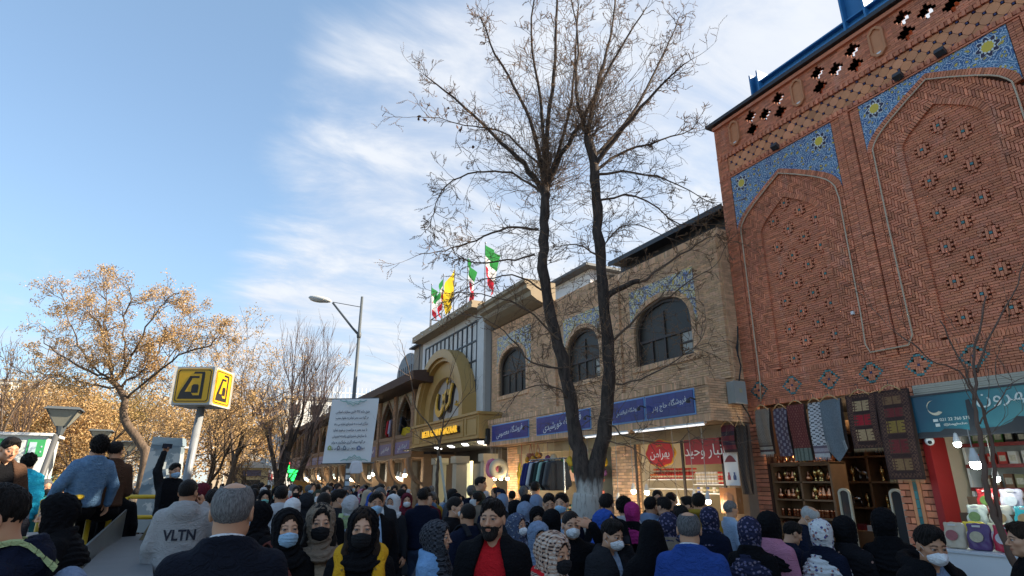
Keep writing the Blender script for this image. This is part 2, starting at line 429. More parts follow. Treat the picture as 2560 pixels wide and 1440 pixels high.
for (yc, hw, zs, za, ihw, izs, iza) in bays_ext:
 near = yc < 2
 outer = arch_poly(yc, hw, zs, za, 3.37); inner = arch_poly(yc, ihw, izs, iza, 3.37)
 ring_in = arch_poly(yc, hw - .001, zs - .02, za - .10, 3.37)
 top = arch_poly(yc, hw - .001, zs, za); f1.ring(top, .082, .036, o1=.014)
 itop = [(yc + ihw + .075, 3.4)] + arch_poly(yc, ihw + .075, izs, iza + .08) + [(yc - ihw - .075, 3.4)]
 f1.ring(itop, .072, .036, o1=.004)
 inner_b = arch_poly(yc, ihw + .075, izs, iza + .08, 3.37)
 # herringbone between the two arches
 w = .0345; n = 3; g2 = .0040; L = n * w
 y0, z0 = yc - hw, 3.37
 for i in range(-40, 110):
  for j in range(-12, 20):
   for v in (0, 1):
    by, bz = y0 + (i + 2 * n * j) * w, z0 + i * w
    p = rect(by + g2, by + L - g2, bz + g2, bz + w - g2) if not v else rect(by + g2, by + w - g2, bz + w + g2, bz + w + L - g2)
    if p[1][0] < y0 or p[0][0] > yc + hw or p[2][1] < 3.37 or p[0][1] > za: continue
    p = clip(p, ring_in)
    if len(p) < 3: continue
    for q in minus(p, inner_b): f1.put(q, -.05, 0., var=.22)
 # recessed field of long bricks with the glazed lozenges
 motifs = []
 for c in range(-3, 4):
  for r_ in range(0, 16):
   my = yc + .02 + c * .236; mz = 3.30 + r_ * .44 + (.22 if c % 2 else 0) + (.0 if yc > 4 else .07)
   if abs(my - yc) < ihw - .03 and 3.42 < mz < izs + (iza - izs) * (1 - abs(my - yc) / ihw) - .02: motifs.append((my, mz))
 holes = []
 for (my, mz) in motifs:
  for a, b in ((.033, .122), (.057, .088), (.089, .072)): holes.append(rect(my - a, my + a, mz - b, mz + b))
 f1_in = arch_poly(yc, ihw, izs, iza, 3.37)
 courses_h = [h for h in holes]
 L2 = .19; hh = .0325; nz = int((iza - 3.37) / hh)
 for k in range(nz + 1):
  y = yc - ihw - ((k * 3) % 7) * L2 / 7; zz = 3.37 + k * hh
  loc = [h for h in courses_h if h[0][1] < zz + hh and h[2][1] > zz]
  while y < yc + ihw:
   ps = [clip(rect(y + .003, y + L2 - .003, zz + .003, zz + hh - .003), f1_in)]
   for hl in loc: ps = [q for p in ps if len(p) > 2 for q in minus(p, hl)]
   for p in ps:
    if len(p) > 2: f1.put(p, -.05, -.03, var=.17)
   y += L2
 for (my, mz) in motifs:
  e = .0036
  T = lambda a, b, c, d, mi=0, o=-.016, kind='brick': f1.put(clip(rect(my + a + e, my + b - e, mz + c + e, mz + d - e), f1_in), -.05, o, mi, .2, kind, random.uniform(.92, 1.22))
  T(-.019, .019, -.018, .018, 3, -.012, 'glazed_tile')
  T(-.019, .019, .018, .085); T(-.019, .019, -.085, -.018)
  T(-.055, -.019, -.075, .075); T(.019, .055, -.075, .075)
  for sy in (-1, 1):
   for (a, b) in ((.055, .036), (.055, -.070), (.055, -.016), (.088, -.016), (-.0, .087)):
    u = a if sy > 0 else -a - .031
    if a <= 0: u = -.031 if sy < 0 else 0
    T(u, u + .031, b, b + .031)
   T(-.031 if sy < 0 else 0, 0 if sy < 0 else .031, -.120, -.087)
 sp = MB(); spandrel(sp, X1 + .05, yc - hw - .0, yc + hw + .0, zs + .06 if False else zs - .0, SPT, outer, .052)
 panel = sp.build('tile_panel', blue_floral, b1)
 for sy in (-1, 1):                                                # the large yellow flowers
  cy, cz = yc + sy * (hw - .21), SPT - (.20 if yc > 4 else .16)
  md = MB()
  def disc(r0, n, amp, o, mi, ph=0.):
   pts = []
   for k in range(n * 8):
    t = 2 * math.pi * k / (n * 8); r_ = r0 * (1 + amp * math.cos(n * t + ph)); pts.append((X1 - o, cy + r_ * math.cos(t) * .95, cz + r_ * math.sin(t)))
   md.prism(pts, (-.003, 0, 0), mi, back=False)
  disc(.125, 8, .16, .003, 2); disc(.113, 8, .19, .006, 0, .4); disc(.082, 12, .12, .009, 2); disc(.066, 10, .08, .012, 1)
  md.build('flower_medallion', MEDAL, panel)
 f1.soldier(yc - hw, yc + hw, 3.30, 3.37, .037)
# brick piers between the bays: plain courses with two grooves
for (a, b) in ((6.345, 6.58), (4.035, 4.455), (1.825, 2.245), (.2, .215)):
 w3 = (b - a) / 3
 if b - a > .3:
  f1.courses((a, a + w3 - .012, 3.30, SPT), .14, .0325, o1=.0); f1.courses((a + w3, b - w3, 3.30, SPT), .14, .0325, o1=.022)
  f1.courses((b - w3 + .012, b, 3.30, SPT), .14, .0325, o1=.0)
 else: f1.courses((a, b, 3.30, SPT), .12, .0325, o1=.012)
# lower band with the cross-shaped glazed motifs
cm = [(6.33 - .59 * k, 3.135) for k in range(11) if 6.33 - .59 * k > .4]
holes = []
for (my, mz) in cm:
 for a in range(-5, 6):
  k = 5 - abs(a); e = .0145 + .029 * k
  if True: holes.append(rect(my + (a - .5) * .029, my + (a + .5) * .029, mz - min(e, .1305 + .0145), mz + min(e, .1305 + .0145)))
for k in range(11):
 zz = 2.975 + k * .0295
 loc = [h for h in holes if h[0][1] < zz + .028 and h[2][1] > zz]
 y = YR - (k % 2) * .055
 while y < YL:
  a, b = max(y, YR), min(y + .11, YL)
  ps = [rect(a + .003, b - .003, zz + .003, zz + .0265)] if b - a > .02 else []
  for hl in loc:
   if hl[0][0] < b and hl[1][0] > a: ps = [q for p in ps if len(p) > 2 for q in minus(p, hl)]
  for p in ps: f1.put(p, -.05, 0., var=.2)
  y += .11
for (my, mz) in cm:
 s_ = .029
 for a in range(-5, 6):
  for b in range(-4, 5):
   if abs(a) + abs(b) == 5 or (abs(b) == 4 and abs(a) == 0):
    f1.put(rect(my + (a - .46) * s_, my + (a + .46) * s_, mz + (b - .46) * s_, mz + (b + .46) * s_), -.05, .004, 3, .3, 'glazed_tile')
 f1.put(rect(my - .014, my + .014, mz - .014, mz + .014), -.05, .004, 2, .1, 'glazed_tile')
 for (a, b, c, d) in ((-.5, .5, .5, 3.5), (-.5, .5, -3.5, -.5), (.5, 4.5, -.5, .5), (-4.5, -.5, -.5, .5), (.5, 1.5, .5, 2.5), (-1.5, -.5, .5, 2.5), (.5, 1.5, -2.5, -.5), (-1.5, -.5, -2.5, -.5),
                         (1.5, 3.5, .5, 1.5), (-3.5, -1.5, .5, 1.5), (1.5, 3.5, -1.5, -.5), (-3.5, -1.5, -1.5, -.5), (.5, 1.5, 2.5, 3.5), (-1.5, -.5, 2.5, 3.5), (.5, 1.5, -3.5, -2.5), (-1.5, -.5, -3.5, -2.5)):
  f1.put(rect(my + a * s_ + .002, my + b * s_ - .002, mz + c * s_ + .002, mz + d * s_ - .002), -.05, .002)
f1.soldier(YR, YL, 2.90, 2.972, .037)
# dentil courses and the band of terracotta diamonds
for (z0, z1) in ((6.845, 6.915), (7.215, 7.285)):
 k = 0; y = YR
 while y < YL - .02:
  f1.put(rect(y + .003, y + .037, z0 + (.0 if k % 2 else .018), z1), -.05, .030 if k % 2 else .012); y += .04; k += 1
 f1.put(rect(YR, YL, z0 - .022, z0 - .002) if z0 < 7 else rect(YR, YL, z1 + .001, z1 + .02), -.05, .02, kind='trim')
pitch = .185; nzr = .0925
for i in range(-2, 40):
 for r_ in range(0, 4):
  cy = 6.38 - i * pitch + (pitch / 2 if r_ % 2 else 0); cz = 6.925 + r_ * .0925
  d = .0925 - .003; c = .02
  o = [(cy + d - c, cz - c), (cy + d - c, cz + c), (cy + c, cz + d - c), (cy - c, cz + d - c), (cy - d + c, cz + c), (cy - d + c, cz - c), (cy - c, cz - d + c), (cy + c, cz - d + c)]
  o = clip(clip(o, rect(YR, YL - .22, 6.918, 7.212)), rect(YR, 6.36, 6.918, 7.212))
  if len(o) > 2: f1.put(ccw(o), -.05, -.004, 1, .14, 'tile')
  sq = clip([(cy + .0925 + .017, cz), (cy + .0925, cz + .017), (cy + .0925 - .017, cz), (cy + .0925, cz - .017)], rect(YR, 6.36, 6.918, 7.212))
  if len(sq) > 2: f1.put(ccw(sq), -.05, .001, 2, .1, 'glazed_tile')
f1.courses((6.362, YL, 6.825, 7.30), .11, .0325, o1=.012)
f1.finish(300, {'trim': 20, 'glazed_tile': 300})
# openwork parapet: a screen of bricks pierced by stepped crosses, octagonal plaques between
def stepped(cy, cz): return [rect(cy - a, cy + a, cz - b, cz + b) for a, b in ((.115, .026), (.075, .066), (.026, .115))]
pholes = []; plaq = [6.13 - 1.27 * k for k in range(5)]
for k in range(5):
 c0 = 6.13 - .635 - 1.27 * k
 for (a, b) in ((-.28, .13), (.28, .13), (0, 0), (-.28, -.13), (.28, -.13)):
  if .4 < c0 + a < 6.3: pholes.append((c0 + a, 7.60 + b))
f2 = Front(X1 + .0, b1, [brick_red])
Z0, Z1 = 7.31, 7.87
hr = [r_ for h in pholes for r_ in stepped(*h)]
back = [rect(YR, YL, Z0, Z1)]
for h in hr: back = [q for p in back for q in minus(p, h)]
bm_ = MB()
for p in back: bm_.prism([(X1 + .14, q[0], q[1]) for q in p], (-.128, 0, 0))
bm_.build('parapet_mortar', mortar_red, b1)
bk_ = MB(); bk_.box(X1 + .42, X1 + .55, YR, YL - .2, 7.05, 7.80); bk_.build('rear_parapet', terracotta, b1)
k = 0; z = Z0
while z < Z1 - .01:
 y = YR - (k % 2) * .055
 loc = [h for h in hr if h[0][1] < z + .033 and h[2][1] > z]
 while y < YL:
  a, b = max(y, YR), min(y + .11, YL)
  ps = [rect(a + .002, b - .002, z + .0025, min(z + .031, Z1))] if b - a > .02 else []
  for hl in loc:
   if hl[0][0] < b and hl[1][0] > a: ps = [q for p in ps if len(p) > 2 for q in minus(p, hl)]
  for p in ps: f2.put(p, -.15, .0, var=.2)
  y += .11
 z += .0333; k += 1
f2.finish(120)
for cy in plaq:
 pl = MB(); o = .105; hh = .24; c = .06
 def octo(a, b, c): return [(cy + a, 7.595 - b + c), (cy + a, 7.595 + b - c), (cy + a - c, 7.595 + b), (cy - a + c, 7.595 + b), (cy - a, 7.595 + b - c), (cy - a, 7.595 - b + c), (cy - a + c, 7.595 - b), (cy + a - c, 7.595 - b)]
 O, I = octo(o, hh, .075), octo(o - .03, hh - .035, .06)
 for i in range(8):
  j = (i + 1) % 8
  pl.prism([(X1 - .002, O[i][0], O[i][1]), (X1 - .002, O[j][0], O[j][1]), (X1 - .002, I[j][0], I[j][1]), (X1 - .002, I[i][0], I[i][1])], (-.04, 0, 0), 0, .85)
 pl.prism([(X1 - .002, q[0], q[1]) for q in I], (-.012, 0, 0), 0, .95)
 p_ = pl.build('plaque', terracotta, b1)
 sp_ = MB(); sp_.box(X1 - .036, X1 - .010, cy - .035, cy + .035, 7.385, 7.42); sp_.build('spotlight', white_paint, p_)
co = MB(); co.box(X1 - .05, X1 + .2, YR, YL, 7.872, 7.93); co.box(X1 - .02, X1 + .2, YR, YL, 7.935, 7.955); co.build('cornice', brick_red, b1)
cap_ = MB(); cap_.box(X1 - .10, X1 + .3, YR, YL + .1, 7.96, 8.02); cap_.build('roof_capping', dark_metal, b1)
# blue steel beams above the roof
bl = MB(); XB = X1 + .2
def ibeam(mb, y0, y1, z0, z1, x):
 mb.box(x - .09, x + .09, y0, y1, z1 - .025, z1); mb.box(x - .09, x + .09, y0, y1, z0, z0 + .025); mb.box(x - .012, x + .012, y0, y1, z0 + .025, z1 - .025)
ibeam(bl, YR, 5.62, 8.20, 8.36, XB); bl.build('steel_beam', steel_blue, b1)
for (y, z1, w) in ((5.66, 8.56, .09), (3.86, 9.6, .17), (1.6, 9.6, .17)):
 q = MB(); q.box(XB - .13, XB + .13, y - w, y - w + .03, 8.0, z1); q.box(XB - .13, XB + .13, y + w - .03, y + w, 8.0, z1); q.box(XB - .015, XB + .015, y - w + .03, y + w - .03, 8.0, z1); q.build('steel_post', steel_blue, b1)
bl = MB(); ibeam(bl, 1.6, 3.68, 8.95, 9.2, XB); bl.build('steel_beam', steel_blue, b1)
# beige conduit that outlines the arches
cb = MB()
o1 = arch_poly(5.40, .865, 5.72, 6.44); o2 = arch_poly(3.14, .815, 6.0, 6.66)
pts = [(6.30, 2.96), (6.265, 3.3)] + o1[1:-1] + [(4.52, 5.6), (4.53, 3.9), (4.545, 3.50), (4.50, 3.385), (4.02, 3.385), (3.95, 3.50), (3.955, 5.0)] + o2[1:-1] + [(2.33, 5.9), (2.33, 3.40)]
cb.tube([(X1 - .030, p[0], p[1]) for p in pts], .0105, 6, cap=True); cb.build('conduit', pipe_beige, b1, smooth=True)
for yy in (5.36, 3.42, 2.9):                                          # small floodlights above the tiles
 fl = MB(); fl.obox((X1 - .07, yy, 6.89), (.035, 0, -.02), (0, .055, 0), (.012, 0, .03)); fl.box(X1 - .05, X1 - .01, yy - .01, yy + .01, 6.85, 6.90)
 fl.build('floodlight', dark_metal, b1)
wb = MB(); wb.box(X1 - .035, X1 - .002, 4.62, 4.66, 3.93, 3.975); wb.build('junction_box', white_paint, b1)
# shop piers and openings below
fp = Front(X1, b1, [brick_red, terracotta, turq_glaze])
fp.courses((6.40, 6.64, .35, 2.90), .24, .062, o1=.0, gap=.010); fp.courses((4.36, 4.49, .35, 2.9), .13, .075, o1=0, gap=.012); fp.courses((4.10, 4.235, .35, 2.9), .135, .075, o1=0, gap=.012)
for k in range(22): fp.put(rect(4.277, 4.318, .6 + k * .1 + .003, .697 + k * .1), -.04, .012, 2, .25, 'glazed_tile', col=(.6 + .5 * random.random(),) * 3)
fp.put(rect(4.237, 4.275, .35, 2.9), -.05, .008, 1, .1, 'pier_trim'); fp.put(rect(4.320, 4.358, .35, 2.9), -.05, .008, 1, .1, 'pier_trim')
fp.finish(70)
sh = MB()
sh.box(X1 + .05, X1 + .45, 6.41, 6.63, 0, 2.9); sh.build('pier', mortar_red, b1); sh = MB(); sh.box(X1 + .05, X1 + .45, 4.11, 4.48, 0, 2.9)
sh.build('pier', mortar_red, b1)
st = MB(); st.box(X1 - .03, X1 + .05, 6.39, 6.65, 0, .35); st.box(X1 - .03, X1 + .05, 4.09, 4.50, 0, .35); st.build('stone_plinth', concrete, b1)
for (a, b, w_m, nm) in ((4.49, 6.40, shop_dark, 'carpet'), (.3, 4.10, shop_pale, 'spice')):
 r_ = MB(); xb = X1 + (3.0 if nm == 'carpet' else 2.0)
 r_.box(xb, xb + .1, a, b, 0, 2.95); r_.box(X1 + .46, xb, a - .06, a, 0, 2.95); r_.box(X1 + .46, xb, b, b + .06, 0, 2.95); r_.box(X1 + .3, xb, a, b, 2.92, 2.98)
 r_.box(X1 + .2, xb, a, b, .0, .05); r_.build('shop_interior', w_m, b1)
rj = MB(); rj.box(X1 - .04, X1 + .30, 4.02, 4.095, .2, 2.29); rj.build('red_side_panel', red_paint, b1)
shb = MB()
for k in range(6): shb.box(X1 - .02 + .004 * (k % 2), X1 + .2, .3, 4.09, 2.755 + k * .024, 2.777 + k * .024)
shb.build('roller_shutter_box', M('shutter_beige', (.46, .41, .32), .6), b1)
# the teal shop sign with a crescent and a skyline
sgm = [M('teal_sign', (.02, .15, .24), .4, fn=lambda t, tc: t.ramp(t.math('ADD', t.math('MULTIPLY', t.node('ShaderNodeSeparateXYZ', {0: tc}).outputs[1], -.62), t.math('MULTIPLY', t.noise(tc, 3, 3), .30)), [(.0, (.008, .042, .085)), (.22, (.010, .07, .115)), (.5, (.022, .145, .185)), (.9, (.08, .26, .27))])),
       M('skyline_print', (.03, .032, .036), .5), M('pale_print', (.62, .66, .62), .5), M('cream_print', (.66, .58, .42), .5)]
sg = thing('shop_sign', 'teal shop sign with a cream crescent moon and dark ruins above the spice shop', 'sign', (X1 - .14, 4.12, 2.29))
m = MB(); m.box(.0, .08, -3.0, 0, 0, .455); m.build('sign_board', sgm[0], sg)
m = MB(); m.box(-.012, .0, -3.0, 0, -.02, .0); m.box(-.012, 0, -3., 0, .455, .475); m.box(-.012, 0, 0, .02, -.02, .475); m.build('frame', dark_metal, sg)
m = MB(); pts = []
for k in range(17):
 t = R(100 + 220 * k / 16); pts.append((-.30 + .085 * math.cos(t) * -1, .31 + .085 * math.sin(t)))
inn = []
for k in range(17):
 t = R(110 + 200 * k / 16); inn.append((-.282 + .070 * math.cos(t) * -1, .325 + .070 * math.sin(t)))
for k in range(16):
 m.prism([(-.003, *pts[k]), (-.003, *pts[k + 1]), (-.003, *inn[k + 1]), (-.003, *inn[k])], (-.003, 0, 0), 0)
m.build('crescent', sgm[3], sg)
m = MB(); prof = [(0, .03), (-.1, .05), (-.3, .045), (-.35, .075), (-.52, .06), (-.60, .035), (-.62, .36), (-.66, .37), (-.70, .05), (-.9, .06), (-1.0, .10), (-1.05, .15), (-1.12, .14), (-1.14, .27), (-1.26, .27), (-1.27, .18), (-1.38, .17), (-1.39, .24), (-1.43, .26), (-1.47, .23), (-1.5, .15), (-1.7, .12), (-1.9, .09), (-2.3, .14), (-3.0, .04)]
for (a, b) in zip(prof[:-1], prof[1:]): m.prism([(-.002, a[0], 0), (-.002, b[0], 0), (-.002, b[0], b[1]), (-.002, a[0], a[1])], (-.003, 0, 0), 0, back=False)
m.build('skyline', sgm[1], sg)
m = MB(); fac_text(m, fa('دیزی سرای باغچه تهرون') if False else fa('باغچه تهرون'), -.0, -1.25, .345, 1.05, .20, .006, slant=-.01); m.build('lettering', sgm[2], sg); m = MB(); fac_text(m, '021 22 760 571', 0, -.47, .175, .30, .034, .004); m.build('phone_number', sgm[2], sg); m = MB(); fac_text(m, '@baghche', 0, -.47, .115, .28, .034, .004); m.build('account_name', sgm[2], sg)
m = MB(); m.box(-.004, 0, -.30, -.25, .155, .185); m.build('phone_symbol', sgm[2], sg); m = MB(); m.box(-.004, 0, -.31, -.265, .10, .135); m.build('camera_symbol', sgm[2], sg)
# ================================================================== tan brick building with arched windows and blue tile signs
X2, XL = 7.4, 6.8
b2 = thing('brick_building', 'tan brick building with three arched windows above four blue tile shop signs', 'building', (0, 0, 0))
glass_dark = M('window_glass', (.040, .036, .030), .42, .35, 4, spec=.30)
glass_dusty = M('dusty_glass', (.30, .28, .23), .25, .2, 3, spec=.6)
frame_brown = M('brown_frame', (.045, .032, .028), .5, .1)
stone_buff = M('buff_stone', (.34, .265, .175), .85, .15, 5, bump=.2)
cobalt = M('cobalt_tile', (.018, .034, .20), .28, .16, 5, attr=True)
cobalt_edge = M('light_blue_edge', (.16, .33, .62), .35, .1)
white_letter = M('white_lettering', (.80, .80, .78), .5, .03)
fb = Front(X2, b2, [brick_tan, brick_red])
def arch_r(yc, hw, zs, za, zb=None): return arch_poly(yc, hw, zs, za, zb, 0, [(1, 0), (.985, .19), (.945, .37), (.87, .54), (.755, .70), (.59, .83), (.36, .93), (0, 1)])
wins = [(8.18, .78, 3.90, 4.50, 5.09, 7.25, 9.05, 5.45), (10.80, .66, 3.92, 4.50, 5.10, 10.1, 11.55, 5.46), (14.22, .80, 4.06, 4.78, 5.33, 13.15, 15.15, 5.77)]
aw = [arch_r(w[0], w[1], w[3], w[4], w[2]) for w in wins]
ringo = [arch_r(w[0], w[1] + .10, w[3], w[4] + .12) for w in wins]
tiles2 = [rect(w[5], w[6], w[3] - .05, w[7]) for w in wins]
ringh = [arch_r(w[0], w[1] + .10, w[3], w[4] + .12, w[2]) for w in wins]
# bed behind, with the window openings left free
def top_z(y): return 5.95 if y < 9.7 else 6.07
bed = MB()
for (a, b, zt) in ((6.60, 9.7, 5.95), (9.7, 15.5, 6.07)):
 ps = [rect(a, b, 3.30, zt)]
 for h in aw: ps = [q for p in ps for q in minus(p, h)]
 for p in ps: bed.prism([(X2 + .25, q[0], q[1]) for q in p], (-.22, 0, 0))
bed.build('wall', mortar_tan, b2)
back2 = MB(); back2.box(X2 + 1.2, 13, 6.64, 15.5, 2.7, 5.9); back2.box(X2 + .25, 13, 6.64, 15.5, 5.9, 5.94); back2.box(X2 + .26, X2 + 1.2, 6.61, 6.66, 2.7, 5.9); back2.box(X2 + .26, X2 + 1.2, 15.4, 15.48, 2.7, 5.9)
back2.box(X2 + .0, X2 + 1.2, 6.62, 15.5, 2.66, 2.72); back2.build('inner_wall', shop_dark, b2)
for (a, b, zt) in ((6.60, 9.7, 5.95), (9.7, 15.5, 6.07)):
 hol = [q for q in ringh + tiles2 if q[0][0] < b and q[1][0] > a]
 fb.courses((a, b, 3.32, zt - .12), .13, .038, holes=hol, gap=.007, var=.16); fb.soldier(a, b, zt - .12, zt, .042)
for w, a_ in zip(wins, aw):
 top = arch_r(w[0], w[1] + .10, w[3], w[4] + .12); fb.ring([(w[0] + w[1] + .10, w[2])] + top + [(w[0] - w[1] - .10, w[2])], .10, .042, o1=.012)
 fb.soldier(w[0] - w[1] - .14, w[0] + w[1] + .14, w[2] - .10, w[2] - .002, .04, o1=.03)
fb.courses((6.62, 7.02, 3.36, 5.82), .13, .038, o1=.05, gap=.007, var=.16); fb.courses((9.35, 9.75, 3.36, 5.82), .13, .038, o1=.05, gap=.007, var=.16)
fb.courses((11.85, 12.4, 3.36, 6.06), .13, .038, o1=.07, gap=.007, var=.16)
# ledge that carries the signs
fl_ = Front(XL, b2, [brick_tan])
signs = [(6.88, 8.05, 2.785, 3.195), (8.07, 9.02, 2.785, 3.195), (9.70, 11.84, 2.77, 3.18), (12.20, 14.17, 2.765, 3.18)]
sh_ = [rect(*s) for s in signs]
fl_.courses((6.60, 14.5, 2.785, 3.21), .13, .038, holes=sh_, gap=.007, var=.16); fl_.soldier(6.60, 14.5, 3.215, 3.33, .042, o1=.012); fl_.soldier(6.60, 14.5, 2.665, 2.78, .042, o1=.006)
lb = MB(); lb.box(XL + .03, X2 + .03, 6.62, 14.48, 2.67, 3.325); lb.build('ledge', mortar_tan, b2)
# the ledge's end that faces the camera, and the end of the wall above
eb = MB()
for k in range(17):
 z = 2.67 + k * .038; x = XL + .0 - (k % 2) * .06
 while x < X2 + .2:
  a, c = max(x, XL + .0), min(x + .13, X2 + .2)
  if c - a > .02: eb.box(a + .003, c - .003, 6.585, 6.65, z + .003, z + .035, 0, random.uniform(.8, 1.2))
  x += .13
for k in range(68):
 z = 3.34 + k * .038; x = X2 - (k % 2) * .06
 while x < X2 + .3:
  a, c = max(x, X2), min(x + .13, X2 + .3)
  if c - a > .02: eb.box(a + .003, c - .003, 6.586, 6.62, z + .003, z + .035, 0, random.uniform(.8, 1.2))
  x += .13
eb.build('end_brickwork', brick_tan, b2, kind='stuff')
fb.finish(200); fl_.finish(100)
for w in wins:
 sp = MB(); ro = arch_r(w[0], w[1] + .10, w[3], w[4] + .12)
 for p in minus(rect(w[5], w[6], w[3] - .05, w[7]), [(w[0] - w[1] - .1, w[3] - .06), (w[0] + w[1] + .1, w[3] - .06)] + ro[0:]):
  sp.prism([(X2 + .03, q[0], q[1]) for q in p], (-.036, 0, 0), back=False)
 sp.build('tile_panel', gold_floral, b2)
 wn = MB(); x0 = X2 + .13
 gl = arch_r(w[0], w[1], w[3], w[4], w[2])
 wf = MB(); gi = arch_r(w[0], w[1] - .05, w[3], w[4] - .06, w[2] + .05)
 n = len(gl)
 for i in range(n):
  j = (i + 1) % n; wf.prism([(x0 + .03, *gl[i]), (x0 + .03, *gl[j]), (x0 + .03, *gi[j]), (x0 + .03, *gi[i])], (-.07, 0, 0))
 zt = w[3] - .12
 wf.box(x0 - .035, x0 + .03, w[0] - w[1] + .04, w[0] + w[1] - .04, zt - .025, zt + .025)
 if w is wins[2]:
  for s in (-1, 1):
   pp = [(x0 - .0, w[0] + s * (.02 + .32 * math.sin(t * 1.2) ** 1.0 * .9), zt + t * .62) for t in [k / 8 for k in range(9)]]
   wf.tube(pp, .018, 4)
  for d in (-.36, .0, .36): wf.box(x0 - .03, x0 + .03, w[0] + d - .018, w[0] + d + .018, w[2] + .04, zt)
 else:
  for d in (-.36, .04, .40): wf.box(x0 - .03, x0 + .03, w[0] + d * w[1] / .78 - .02, w[0] + d * w[1] / .78 + .02, w[2] + .04, zt + (.5 if d == .04 else 0))
  wf.box(x0 - .03, x0 + .03, w[0] - w[1] + .04, w[0] - .36 * w[1] / .78, w[2] + .25, w[2] + .28)
 wo = wf.build('window_frame', frame_brown, b2)
 gm = MB(); gm.prism([(x0 + .01, *p) for p in gi], (-.012, 0, 0)); gm.build('pane', glass_dark, wo)
 cu = MB()
 if w is wins[2]: cu.box(x0 + .06, x0 + .07, w[0] - w[1], w[0] + w[1], w[2], w[4])
 else: cu.box(x0 - .004, x0 - .001, w[0] - w[1] + .07, w[0] - .36 * w[1] / .78 - .02, w[2] + .07, w[3] - .15)
 cu.build('dusty_pane', glass_dusty, wo)
names = ['فروشگاه حاج پدر', 'فروشگاه ابوالفضل', 'فروشگاه خورشیدی', 'فروشگاه معصومی']
lab = ['first blue tile sign with white lettering nearest the red brick building', 'second blue tile sign touching the first, half hidden by the right trunk', 'third blue tile sign crossed by the left trunk of the forked tree', 'fourth blue tile sign nearest the golden arch, lettering in white']
for s, nm, lb_ in zip(signs, names, lab):
 sg = thing('shop_sign', lb_, 'sign', (XL, s[0], s[2]), 'blue tile signs on the tan building')
 w, h = s[1] - s[0], s[3] - s[2]
 m = MB(); m.box(-.012, .03, 0, w, 0, h); m.build('border', cobalt_edge, sg)
 nx = max(3, round(w / .2)); nz = 3
 for i in range(nx):
  for j in range(nz):
   m = MB(); tw = (w - .05) / nx; th = (h - .05) / nz
   m.box(-.022, -.0125, .025 + i * tw + .001, .025 + (i + 1) * tw - .001, .025 + j * th + .001, .025 + (j + 1) * th - .001, 0, random.uniform(.85, 1.2)); m.build('tile', cobalt, sg)
 m = MB(); fac_text(m, fa(nm), 0, w / 2, h * .5, w * .70, h * .66, .023, depth=.003, slant=.09); m.build('lettering', white_letter, sg)
 fl = MB(); fl.tube([(-.02, -.02, h * .55), (-.12, -.02, h * .60), (-.17, -.02, h * .52)], .012, 5); fl.lathe((-.17, -.02, h * .40), [(.03, 0), (.035, .03), (.012, .06)], 8); fl.build('spotlight', dark_metal, sg)
# cornice of mouldings over the left end, metal eave over the right end, rooftop room
co = MB()
prof = [(X2 - .02, 6.10), (XL + .35, 6.18), (XL + .18, 6.28), (XL + .16, 6.40), (XL + .05, 6.46), (XL + .05, 6.56), (XL - .02, 6.60), (XL - .02, 6.70), (X2 + .3, 6.70), (X2 + .3, 6.10)]
co.prism([(p[0], 12.35, p[1]) for p in prof], (0, 2.9, 0)); co.build('cornice', stone_buff, b2)
me_ = MB()
for k in range(32):
 y = 6.64 + k * .103; me_.box(7.62, 10, y, y + .09, 6.40, 6.43); me_.box(7.62, 10, y + .09, y + .103, 6.40, 6.445)
me_.box(7.60, 7.62, 6.62, 9.95, 6.36, 6.46); me_.box(7.95, 8.0, 6.62, 9.95, 5.94, 6.40); me_.build('metal_eave', dark_metal, b2)
rm = thing('rooftop_room', 'white rooftop room with a dark sloped roof rising behind the forked tree', 'rooftop room', (9, 12.6, 5.95))
m = MB(); m.box(0, 3, 0, 2.9, 0, 1.5); m.build('wall', white_paint, rm)
m = MB(); m.prism([(-.25, -.2, 1.5), (-.25, 3.1, 1.5), (1.2, 1.6, 2.0)], (3.4, 0, .0)); m.prism([(-.3, -.25, 1.45), (-.3, 3.15, 1.45), (-.3, 3.15, 1.52), (-.3, -.25, 1.52)], (3.6, 0, 0)); m.build('roof', M('grey_roof', (.12, .125, .13), .6), rm)
for k in range(9):
 m = MB(); m.box(.14 + k * .3, .16 + k * .3, -.02, 0, .02, 1.44); m.build('batten', M('grey_seam', (.45, .45, .45), .6), rm)
# fluorescent tubes under the ledge
for (a, b) in ((6.75, 8.45), (8.6, 10.0)):
 t = thing('tube_light', ('long' if a < 8 else 'shorter') + ' white tube light fixed under the ledge edge by the ' + ('saffron shop' if a < 8 else 'forked tree'), 'tube light', (XL + .03, a, 2.62))
 m = MB(); m.box(-.03, .03, 0, b - a, .02, .055); m.build('housing', white_paint, t)
 m = MB(); m.tube([(0, .03, .005), (0, b - a - .03, .005)], .014, 8); m.build('tube', M('faint_glow_tube', (.8, .8, .8), .3, emit=.35, ecol=(1, 1, 1)), t)  # tube surface has a faint white glow of its own
bx = thing('electric_box', 'grey electric meter box on the end of the tan ledge', 'electric box', (7.16, 6.56, 2.93))
m = MB(); m.box(0, .24, -.14, 0, 0, .33); m.box(-.008, .248, -.15, -.14, -.008, .338); m.build('case', M('grey_box_paint', (.36, .38, .36), .5), bx)
m = MB(); m.box(.10, .16, -.155, -.15, .16, .22); m.build('warning_sticker', M('sticker_yellow', (.45, .42, .28), .6), bx)
m = MB(); m.tube([(.22, -.05, .33), (.30, -.06, .6), (.26, -.05, .9), (.33, -.05, 1.1), (.26, -.06, .75), (.35, -.05, 1.25)], .012, 5); m.tube([(.2, -.08, 0), (.3, -.1, -.16), (.38, -.08, -.3)], .012, 5); m.build('cable', M('black_cable', (.015, .015, .015), .6), bx)
